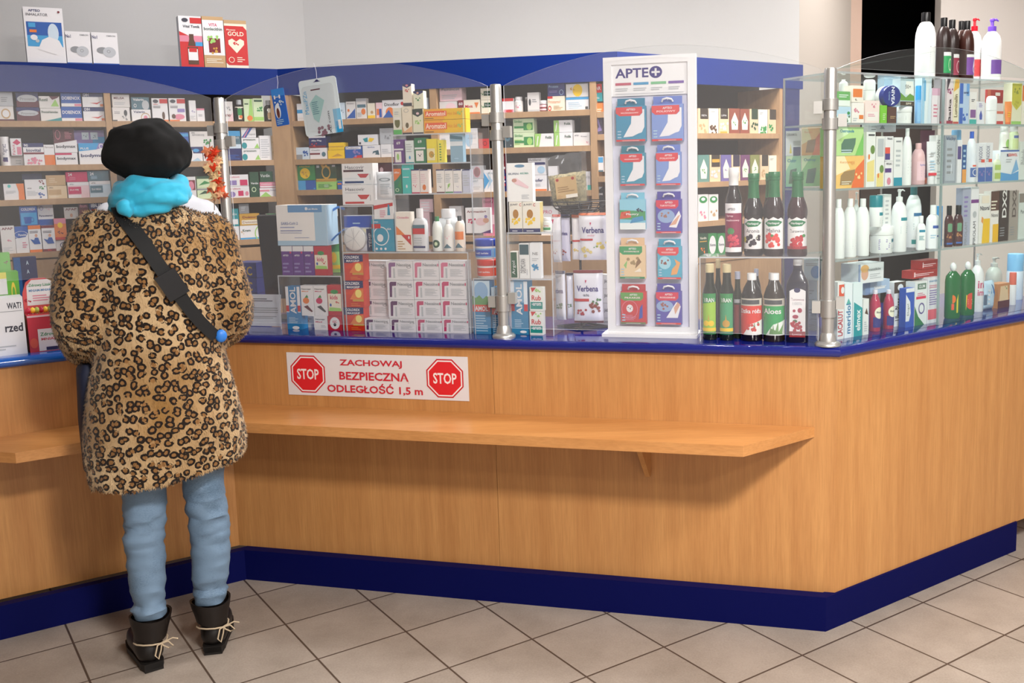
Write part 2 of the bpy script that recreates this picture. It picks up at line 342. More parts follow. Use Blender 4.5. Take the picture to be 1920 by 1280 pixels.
# the worktop with its rounded lip
prof = [(-.010, .990), (-.019, .997), (-.021, 1.008), (-.018, 1.018), (-.008, 1.0245), (.006, 1.026), (.58, 1.026), (.58, .990)]
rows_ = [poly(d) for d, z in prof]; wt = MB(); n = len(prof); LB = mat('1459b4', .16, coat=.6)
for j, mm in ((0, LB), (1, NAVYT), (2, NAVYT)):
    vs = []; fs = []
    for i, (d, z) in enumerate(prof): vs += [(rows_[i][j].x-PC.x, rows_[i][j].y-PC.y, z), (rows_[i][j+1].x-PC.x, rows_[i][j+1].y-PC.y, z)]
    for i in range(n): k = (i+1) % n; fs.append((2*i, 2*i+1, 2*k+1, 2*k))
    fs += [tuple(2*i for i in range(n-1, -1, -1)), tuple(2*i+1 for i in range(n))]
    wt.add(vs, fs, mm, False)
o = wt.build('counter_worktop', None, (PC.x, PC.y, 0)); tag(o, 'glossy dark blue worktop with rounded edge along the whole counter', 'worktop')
for p in o.data.polygons: p.use_smooth = len(p.vertices) == 4
o.data.set_sharp_from_angle(angle=R_(50)); TOP = 1.026
# bag shelf
def inter(fa, da, fb, db): p, t = linep(fa, da); q, s_ = linep(fb, db); return isect(p, t, q, s_)
sR = FM.at(1527, 801)[0]; sRf = FM.loc(onz(1393, 837, .737))[0]; dF = -.285
sL = FL.loc(onz(30, 853, .737))[0]
bs = [inter(FL, -.001, FM, -.001), FM.W(sR, -.001).to_2d(), FM.W(sRf, dF).to_2d(), inter(FM, dF, FL, dF), FL.W(sL, dF).to_2d(), FL.W(sL-.25, -.001).to_2d()]
sh = empty('bag_shelf', (PC.x, PC.y, 0)); tag(sh, 'low beech bag shelf running along the front of the counter', 'shelf')
MB().prism(rel([bs[0], bs[3], bs[2], bs[1]]), .700, .737, WOODH).build('shelf_board', sh)
MB().prism(rel([bs[5], bs[4], bs[3], bs[0]]), .700, .737, WOODH).build('shelf_board', sh)
for s_ in (FM.at(1217, 899)[0],):
    g = MB(); vs = [(s_-.009, -.001, .699), (s_-.009, -.001, .53), (s_-.009, -.03, .53), (s_-.009, -.2, .685), (s_-.009, -.2, .699)]
    vs += [(s_+.009, y, z) for x, y, z in vs]; g.add(vs, [(0, 1, 2, 3, 4), (9, 8, 7, 6, 5)]+[(i, 5+i, 5+(i+1) % 5, (i+1) % 5) for i in range(5)], WOODV)
    for k in range(len(g.v)): x, y, z = g.v[k]; P = FM.W(x, y, z); g.v[k] = (P.x-PC.x, P.y-PC.y, z)
    g.build('bracket', sh)
# ---------------------------------------------------------------- the STOP sticker
TXT = 'R dedadc 0 0 1 1;P c8202b .105 .045 .185 .045 .238 .24 .238 .74'
def octo(cx, cy, rx, ry): 
    k = .414
    return ' '.join('%.4f %.4f' % (cx+x*rx, cy+y*ry) for x, y in ((-k, -1), (k, -1), (1, -k), (1, k), (k, 1), (-k, 1), (-1, k), (-1, -k)))
sx0, z1_ = FM.at(537, 658); sx1, z2_ = FM.at(877, 671); z0_ = FM.at(543, 739)[1]; W_ = sx1-sx0; H_ = .5*(z1_+z2_)-z0_
ops = 'R dedadc 0 0 1 1'
for cx in (.118, .876):
    rx = .098; ry = rx*W_/H_
    ops += ';P c8202b '+octo(cx, .5, rx, ry)+';P ece6e6 '+octo(cx, .5, rx*.93, ry*.93)+';P d8242c '+octo(cx, .5, rx*.86, ry*.86)+';U f0e4e2 STOP %.3f .5 .125 .25' % cx
ops += ';U c9283a ZACHOWAJ .475 .78 .345 .18;U c9283a BEZPIECZNĄ .49 .47 .385 .25;U c9283a ODLEGŁOŚĆ_1,5_m .49 .20 .53 .26'
g = MB(); g.box(0, W_, -.0012, 0, 0, H_, mat('dedadc', .5)); art(g, ops, W_, H_, flat(0, -.0012, 0))
P = FM.W(sx0, -.0005, z0_); tag(g.build('stop_sticker', None, P, FM.a), 'white notice sticker with two red STOP octagons on the counter front', 'sticker')
# ---------------------------------------------------------------- posts and partitions
def post(P, label, garland=False, mr=0.0):
    o = empty('partition_post', (P.x, P.y, TOP), FM.a); tag(o, label, 'post', 'steel posts of the counter screen')
    MB().lathe([(.045, 0), (.045, .006), (.04, .012), (.03, .016), (.027, .035), (.022, .045)], STEEL, 28).build('base_flange', o)
    MB().lathe([(.0215, .04), (.0215, .944), (.019, .951), (.003, .953)], STEEL, 24).build('pole', o)
    for z in (.745, .765+.045): MB().lathe([(.0215, z), (.0275, z+.001), (.0275, z+.039), (.0215, z+.04)], STEEL, 24).build('collar', o)
    MB().lathe([(.0215, .10), (.0275, .101), (.0275, .16), (.0215, .161)], STEEL, 24).build('collar', o)
    for sx, z in ((-1, .80), (1, .755), (-1, .115), (1, .13)):
        MB().box(min(sx*.026, sx*.055), max(sx*.026, sx*.055), -.014, .014, z, z+.042, mat('c9c8c4', .35, .6)).build('glass_clamp', o)
    return o
PM = onz(945, 631, TOP); PQ = onz(1552, 647, TOP); PL = onz(440.9, 618.4, TOP)
post(PL, 'steel screen post hung with the orange leaf garland'); post(PM, 'steel screen post in the middle of the counter'); post(PQ, 'steel screen post at the right corner beside the glass case')
def panel(A, B, ea, pk, eb, pkf, zb, label, name='glass_screen', m=None):
    d = (B-A).to_2d(); L = d.length; a = math.atan2(d.y, d.x); x0, x1 = .032, L-.032
    pts = [(x1, zb), (x0, zb)]; N_ = 36
    for i in range(N_+1):
        f = i/N_; x = x0+(x1-x0)*f; e = ea+(eb-ea)*f; t = f/pkf/2 if f < pkf else .5+(f-pkf)/(1-pkf)/2
        pts.append((x, e+(pk-max(ea, eb))*math.sin(math.pi*t)**.85 if 0 < f < 1 else e))
    pts = [(x, z-TOP) for x, z in pts]; pts.reverse()
    o = MB().slab(pts, -.003, .003, m or ACRYL, AEDGE).build(name, None, (A.x, A.y, TOP), a); tag(o, label, 'screen'); return o
panel(PL-Vector((FL.t.x, FL.t.y, 0))*1.35, PL, 1.99, 2.088, 1.975, .5, 1.30, 'clear arched screen above the left counter, in front of the customer')
panel(PL, PM, 1.971, 2.087, 1.973, .5, 1.06, 'clear arched screen between the left and middle steel posts')
panel(PM, PQ, 1.971, 2.086, 1.975, .5, 1.06, 'clear arched screen in front of the white display board')
GE = PQ+Vector((FR.t.x, FR.t.y, 0))*1.30
panel(PQ, GE, 1.975, 2.08, 1.985, .5, 1.98, 'clear arched pane standing on top of the glass case', m=GLASS)
# ---------------------------------------------------------------- wall shelving
def unit(fr, L, label, dividers, bays, fasc, x0=0.0, z_top=2.19, base=1.30, extra=None):
    u = empty('wall_shelving', (fr.W(0, 0)), fr.a); tag(u, label, 'shelving', 'shelving along the pharmacy wall')
    for a, b in dividers: MB().box(a, b, 0, .30, base, 2.06, WOODS).build('side_panel', u)
    MB().box(x0, L, .30, .32, base, 2.19, DARKB).build('back_panel', u)
    for a, b, zs in bays:
        for z in zs: MB().box(a+.001, b-.001, .002, .299, z-.027, z, WOODS).build('shelf', u)
    MB().box(x0, L, .005, .32, 0, base, WOODS).build('base_cabinet', u)
    MB().box(x0, L, .018, .30, 2.165, 2.19, mat('0f2a6c', .5)).build('top_board', u)
    MB().box(fasc[0], fasc[1], -.003, .018, 2.06, 2.191, FASC).build('fascia', u)
    return u
x_l = -1.2
SHA = (1.931, 1.732, 1.578, 1.335); SHB = (1.931, 1.738, 1.553, 1.341); SHC = (1.930, 1.737, 1.582, 1.341); SHD = (1.933, 1.766, 1.556, 1.341); SHR = (1.820, 1.575, 1.376, 1.19)
unit(FWL, LWL-.02, 'left run of beech shelving under blue fascia, three boxes standing on top', [(x_l, x_l+.028), (.407, .434)], [(x_l+.028, .407, SHA), (.434, 1.185, SHB)], (x_l, LWL), x_l)
um = unit(FWM, LWM-.02, 'middle run of beech shelving under the blue fascia', [(.04, .066), (.815, .85), (1.617, 1.648)], [(.066, .815, SHC), (.85, 1.617, SHD), (1.648, 1.73, (1.92, 1.816, 1.62, 1.43, 1.30+.04))], (0, LWM), .04)
# corner filler between the left and the middle run
q = [FWL.W(1.17, .001), FWM.W(.055, .001), FWM.W(.04, .03), FWL.W(1.185, .03)]
g = MB(); g.prism([(FWM.loc(p)[0], FWM.loc(p)[1]) for p in q], 0, 2.06, WOODS); g.build('corner_filler', um)
unit(FWR, LWR-.01, 'right run of beech shelving holding the herbal tea boxes', [(.02, .046), (1.162, 1.187)], [(.046, 1.162, SHR)], (0, LWR), .02, base=1.16)
sp = MB().box(1.190, 1.33, 0, .32, 0, 2.06, mat('1c2560', .5)).build('side_cover', bpy.data.objects['wall_shelving.002'])
# glass display case on the right wing
FC = Frame(PQ, (FR.t.x, FR.t.y)); CW = 1.30; CZ = (1.322, 1.570, 1.796, 1.969); kx, ky = FC.loc(onz(1472, 145, 1.9726))
cs = empty('glass_display_case', FC.W(0, 0, TOP), FC.a); tag(cs, 'glass display case with four glass shelves on the right wing', 'display case')
for z in CZ:
    g = MB(); g.prism([(.03, .004), (CW, .004), (CW, ky), (kx, ky)], z-TOP-.007, z-TOP, GLASS, GEDGE); g.build('glass_shelf', cs)
MB().box(.03, CW, -.004, .002, 0, CZ[3]-TOP-.008, GLASS).build('front_pane', cs)
g = MB(); g.prism([(.026, .012), (.031, .012), (kx+.002, ky), (kx-.003, ky)], 0, CZ[3]-TOP-.008, GLASS, GLASS); g.build('side_pane', cs)
dv = FC.at(1769, 300)[0]; MB().box(dv-.003, dv+.003, .003, .012, 0, CZ[3]-TOP-.008, GEDGE).build('divider_edge', cs)
for x in (kx, dv, CW): MB().tube([(x, ky+.004, 0), (x, ky+.004, CZ[3]-TOP)], .004, mat('c9c8c4', .3, .8), 6).build('corner_rod', cs)
# ---------------------------------------------------------------- goods: builders
def sq(a, p):
    c_, s_ = math.cos(a), math.sin(a); e = 2/p
    return math.copysign(abs(c_)**e, c_), math.copysign(abs(s_)**e, s_)
def loft(mb, prof, m, R, H, sy=1.0, p=2.0, seg=24, c=(0, 0)):
    vs = []; fs = []
    for q in prof:
        r, z = q[0], q[1]; y_ = q[2] if len(q) > 2 else sy
        for k in range(seg):
            x, y = sq(2*math.pi*k/seg, p); vs.append((c[0]+x*r*R, c[1]+y*R*y_*(r if len(q) < 3 else 1), z*H))
    n = len(prof)
    for i in range(n-1):
        for k in range(seg): j = (k+1) % seg; fs.append((i*seg+k, i*seg+j, (i+1)*seg+j, (i+1)*seg+k))
    mb.add(vs, fs, m, True); mb.add(vs[:seg], [tuple(range(seg-1, -1, -1))], m)
    if prof[-1][0] > .01: mb.add(vs[-seg:], [tuple(range(seg))], m)
# name: body profile, cap profile, label zone (z0, z1, half angle), depth ratio, squareness, pump head, object name
BOT = dict(
 syrup=([(.9, 0), (1, .02), (1, .60), (.9, .67), (.66, .745), (.54, .80), (.52, .90)], [(.55, .80), (.56, .90), (.60, .905), (.60, .99), (.57, 1), (.3, 1.0), (0, 1)], (.05, .57, 1.15), 1, 2, 0, 'syrup_bottle'),
 herb=([(.88, 0), (1, .02), (1, .07), (.93, .10), (.93, .46), (1, .49), (1, .55), (.88, .62), (.64, .69), (.54, .74)], [(.62, .70), (.56, .78), (.54, .90), (.59, .905), (.59, .93), (.55, .935), (.59, .94), (.59, .995), (.56, 1), (.3, 1), (0, 1)], (.09, .47, 1.2), 1, 2, 0, 'syrup_bottle'),
 oil=([(.9, 0), (1, .02), (1, .60), (.9, .66), (.62, .74), (.56, .80), (.54, .9)], [(.58, .89), (.58, .99), (.55, 1), (0, 1)], (.08, .62, 1.0), 1, 2, 0, 'oil_bottle'),
 tonic=([(.9, 0), (1, .02), (1, .58), (.97, .66), (.75, .78), (.42, .88), (.36, .92)], [(.43, .90), (.43, .99), (.40, 1), (.2, 1), (0, 1)], (.10, .60, 1.2), 1, 2, 0, 'juice_bottle'),
 flask=([(.95, 0), (1, .015), (1, .68), (.92, .74), (.5, .84), (.4, .87), (.38, .93)], [(.42, .925), (.42, .99), (.4, 1), (0, 1)], (.08, .70, 0), .8, 5, 0, 'juice_bottle'),
 round=([(.93, 0), (1, .015), (1, .60), (.95, .69), (.8, .78), (.55, .845), (.42, .86)], [(.43, .862), (.43, .99), (.41, 1), (0, 1)], (.10, .56, 1.1), 1, 2, 0, 'shampoo_bottle'),
 flatb=([(.95, 0), (1, .02), (1, .62), (.92, .70), (.6, .77), (.45, .78)], [(.46, .78), (.46, .98), (.42, 1), (0, 1)], (.08, .62, 0), .55, 3.5, 0, 'lotion_bottle'),
 pump=([(.93, 0), (1, .015), (1, .56), (.95, .65), (.78, .73), (.45, .79), (.38, .80)], [(.40, .80), (.42, .81), (.42, .875), (.2, .88), (.17, .89), (.17, .96)], (.10, .54, 1.1), 1, 2, 1, 'pump_bottle'),
 jar=([(.92, 0), (.98, .04), (.98, .64), (.93, .66)], [(1.0, .66), (1.03, .68), (1.03, .97), (.98, 1), (0, 1)], (.10, .60, 1.25), 1, 2, 0, 'cream_jar'),
 pill=([(.92, 0), (1, .03), (1, .70), (.8, .78), (.72, .79)], [(.84, .79), (.84, .98), (.8, 1), (0, 1)], (.08, .66, 1.2), 1, 2, 0, 'pill_bottle'),
 vial=([(1, 0), (1, .86)], [(1.05, .86), (1.05, .99), (1, 1), (0, 1)], (.06, .82, 1.2), 1, 2, 0, 'tablet_tube'),
 spray=([(.96, 0), (1, .015), (1, .60), (.92, .66)], [(.97, .62), (.97, .97), (.9, 1), (0, 1)], (.06, .56, 1.2), 1, 2, 0, 'spray_can'),
 deo=([(.92, 0), (1, .03), (1, .48)], [(1, .49), (1, .84), (.9, .94), (.6, .99), (0, 1)], (.08, .44, 1.1), .6, 2.6, 0, 'deodorant'),
 ballc=([(.9, 0), (1, .03), (1, .66), (.9, .76), (.5, .83), (.36, .85)], [(.2, .85), (.34, .87), (.4, .915), (.34, .965), (.15, .995), (0, 1)], (.06, .62, 1.1), .6, 2.4, 0, 'bubble_bath_bottle'),
 dark=([(.9, 0), (1, .03), (1, .62), (.8, .72), (.5, .78)], [(.55, .78), (.55, .98), (.5, 1), (0, 1)], (.06, .58, 1.1), .6, 2.6, 0, 'hair_lotion_bottle'),
 tube=([(.62, 0, .5), (.64, .10, .5), (.80, .30, .5), (.92, .6, .34), (1, .94, .06), (1, 1, .04)], [(.66, 0, .52), (.68, .01, .52), (.68, .10, .52), (.6, .105, .48)], (.2, .85, 0), .5, 2, 0, 'cream_tube'))
BOXN = dict(box=('medicine_box', 'box'), tea=('tea_box', 'box'), paste=('toothpaste_box', 'box'), cosm=('cosmetics_box', 'box'), pack=('product_pack', 'pack'), tin=('cream_tin', 'tin'), pouch=('candy_pouch', 'bag'), card=('hanging_card', 'pack'), hook=('plaster_pack', 'pack'))
MAC = {}
def expand(a):
    out = []
    for p in a.split(';'):
        p = p.strip()
        if p.startswith('!'):
            q = p[1:].split(); t = MAC[q[0]]
            for i, x in enumerate(q[1:]): t = t.replace('{%d}' % i, x)
            out.append(t)
        elif p: out.append(p)
    return ';'.join(out)
def make_box(nm, w, h, t, col, ops, loc, rz):
    cs_ = col.split('/'); m = mat(cs_[0], .42); g = MB(); hw = w/2-.0006
    g.box(-hw, hw, 0, t, 0, h-.0006, m)
    if len(cs_) > 1: g.box(-hw-.0003, hw+.0003, .0006, t-.001, .001, h-.0016, mat(cs_[1], .42))
    art(g, expand(ops), w-.0012, h-.0006, flat(-hw, 0, 0)); return g.build(nm, None, loc, rz)
def make_bottle(kind, w, h, col, ops, loc, rz):
    bp, cp, lz, sy, p, pump, nm = BOT[kind]; cc = (col.split('/')+['white', ''])[:3] if '/' in col else [col, 'white', '']
    R = w/2; g = MB(); glossy = mat(cc[0], .14, coat=.5) if kind in ('syrup', 'herb', 'oil', 'tonic', 'flask', 'dark', 'ballc') else mat(cc[0], .3)
    e = empty(nm, loc, rz); c = (0, R*sy)
    loft(g, bp, glossy, R, h, sy, p, 24, c); g.build('tube_body' if kind == 'tube' else 'bottle_body' if kind != 'jar' else 'jar_body', e)
    k = MB(); loft(k, cp, mat(cc[1], .3), R, h, sy if kind in ('jar', 'deo', 'tube') else 1 if kind != 'flatb' else .8, p if kind in ('jar', 'deo') else 2, 20, c)
    if pump:
        m = mat(cc[1], .3); k.lathe([(.03, .95), (.24, .955), (.27, .975), (.22, .995), (0, 1)], m, 16, 1, c, 0, R, h)
        k.tube([(c[0], c[1], h*.975), (c[0]+R*.55, c[1]-R*.1, h*.985), (c[0]+R*.86, c[1]-R*.15, h*.965)], [R*.13, R*.11, R*.07], m, 8)
    k.build('pump' if pump else 'lid' if kind == 'jar' else 'cap', e)
    if ops:
        l = MB(); z0, z1, th = lz
        if '%' in ops: zz, ops = ops.split('%', 1); z0, z1 = map(float, zz.split())
        H = (z1-z0)*h
        if th: W = 2*th*R; fm = cyl(W, R*.985 if kind == 'herb' else R, z0*h, sy, c); sub = 14
        else: W = 2*R*.84; fm = flat(-W/2, c[1]-R*sy*1.01-(.002 if kind == 'tube' else 0), z0*h); sub = 1
        art(l, expand(ops), W, H, fm, .4, sub); l.build('label', e)
    return e
def make_pouch(w, h, t, col, ops, loc, rz):
    g = MB(); n = 12; m = mat(col, .28)
    def th(x, y): return t/2*(1-abs(2*x-1)**5)*(1-abs(2*y-1)**7) + .0012
    for sgn in (-1, 1):
        vs = [((i/n-.5)*w*(1-.05*math.sin(math.pi*j/n)), sgn*th(i/n, j/n)+random.uniform(-1, 1)*.0012*(0 < j < n), j/n*h) for j in range(n+1) for i in range(n+1)]
        fs = [(j*(n+1)+i, j*(n+1)+i+1, (j+1)*(n+1)+i+1, (j+1)*(n+1)+i) for j in range(n) for i in range(n)]
        g.add(vs, fs if sgn < 0 else [tuple(reversed(f)) for f in fs], m, True)
    art(g, expand(ops), w, h, lambda x, y, off: (x-w/2, -th(x/w, y/h)-off*1.4-.0014, y), .3, 12); return g.build('candy_pouch', None, loc, rz)
def rounded(w, h, r, n=4):
    pts = []
    for cx, cy, a0 in ((w-r, r, -90), (w-r, h-r, 0), (r, h-r, 90), (r, r, 180)):
        for k in range(n+1): a = R_(a0+90*k/n); pts.append((cx+r*math.cos(a)-w/2, cy+r*math.sin(a)))
    return pts
def make_card(nm, w, h, t, col, ops, loc, rot):
    g = MB(); g.slab(rounded(w, h, min(w, h)*.1), -.001, .001, mat(col, .35)); art(g, expand(ops), w, h, flat(-w/2, -.001, 0), .35)
    return g.build(nm, None, loc, rot=rot)
ALL = []; PLACED = {}
G1 = Frame(PL, PM-PL); G2 = Frame(PM, PQ-PM)
def lev(fr, s_, d):
    if s_[0] != 'y': return float(s_)
    y, x = s_[1:].split('@'); return fr.at(float(x), float(y), d)[1]
KINDW = dict(box='box', tea='tea box', paste='toothpaste box', cosm='cosmetics box', pack='pack')
def shop(text):
    fr = d0 = z0 = ph = gr = None; prev = 0; f_ = dict(LS=FWL, MS=FWM, RS=FWR, M=FM, R=FC, L=FL, G=G1, H=G2)
    for ln in text.strip().split('\n'):
        ln = ln.strip()
        if not ln or ln[0] == '#': continue
        if ln[0] == '@':
            q = ln[1:].split('|'); a = q[0].split(); fr = f_[a[0]]; d0 = float(a[1]); z0 = lev(fr, a[2], d0); ph = q[1].strip(); gr = q[2].strip(); prev = z0; continue
        q = [x.strip() for x in ln.split('|')]; a = q[0].split(); kind = a[0]; x0, x1, yt = map(float, a[1:4]); yb = a[4] if len(a) > 4 else '-'
        op = dict(x.split('=') for x in a[5:]); d = float(op.get('d', d0)); bot = kind in BOT
        xm = (x0+x1)/2
        for tr in range(30):
          zt = fr.at(xm, yt, d)[1]
          zb = z0 if yb == '-' else prev+.0007 if yb == '^' else float(yb[1:]) if yb[0] == 'z' else fr.at(xm, float(yb), d)[1]
          q0, q1 = fr.at(x0, yt+12, d)[0], fr.at(x1, yt+12, d)[0]; qw = q1-q0
          if bot: qw = (x1-x0)/FPX*(fr.W((q0+q1)/2, d, zb)-CAM).dot(FW)/(.92 if BOT[kind][3] < .9 and fr is FC else 1); q0 = fr.at(xm, yt+12, d+qw*BOT[kind][3]/2)[0]-qw/2; q1 = q0+qw
          qt = float(op.get('t', min(max(qw*.55, .03), .07))) if not bot else qw*BOT[kind][3]; si = qw*.10 if bot else .0015
          fp = (q0+si, q1-si, d+(qt*.06 if bot else 0), d+qt*(.94 if bot else 1), zb+.002, zt-.002)
          if not any(fp[0] < g_[1] and g_[0] < fp[1] and fp[2] < g_[3] and g_[2] < fp[3] and fp[4] < g_[5] and g_[4] < fp[5] for g_ in PLACED.setdefault(id(fr), [])): break
          d += .008
        if tr > 22: print('CROWDED', ln[:60])
        PLACED[id(fr)].append(fp)
        ym = yt
        # the pixel row half way up the item
        for vv in range(int(yt), int(yt)+260, 2):
            ym = vv
            if fr.at(xm, vv, d)[1] < (zt+zb)/2: break
        s0, s1 = fr.at(x0, ym, d)[0], fr.at(x1, ym, d)[0]; wv = max(s1-s0, .004); h = max(zt-zb, .004); sm = (s0+s1)/2
        if bot: wv = qw; sm = fr.at(xm, ym, d+qw*BOT[kind][3]/2)[0]
        if h < .008: print('THIN', ln)
        rz = fr.a + R_(float(op.get('rz', -26 if bot and fr is FC and BOT[kind][3] < .9 else 0))); t = float(op.get('t', min(max(wv*.55, .03), .07))); L = fr.W(sm, d, zb)
        if kind in BOXN and kind not in ('pouch', 'tin'): o = make_box(BOXN[kind][0], wv, h, t, q[1], q[2], L, rz); cat = BOXN[kind][1]; 
        elif kind == 'pouch': o = make_pouch(wv, h, t, q[1], q[2], fr.W(sm, d+t/2, zb), rz); cat = 'bag'
        else: o = make_bottle(kind, wv, h, q[1], q[2], L, rz); cat = 'tube' if kind in ('tube', 'vial') else 'jar' if kind in ('jar',) else 'can' if kind == 'spray' else 'deodorant' if kind == 'deo' else 'bottle'
        prev = zb+h
        lab = q[3] + ' ' + ph if not q[3].endswith('!') else q[3][:-1]
        tag(o, lab, op.get('cat', cat), gr); ALL.append(o)
MAC.update(
 neo='P {0} .06 .12 .15 .12 .17 .70 .33 .72 .34 .92 .12 .92 .07 .85;R lgrey .24 .1 .31 .62;U grey Neosine .66 .80 .55 .17;L lgrey .42 .2 .92 .6 6',
 apt='U navy APTEO .5 .88 .6 .09',
 lines='L {0} .12 .12 .85 .45 4', ttl='U {1} {0} .5 .75 .8 .2',
 sash='R {0} 0 .0 1 .22', top='R {0} 0 .76 1 1')
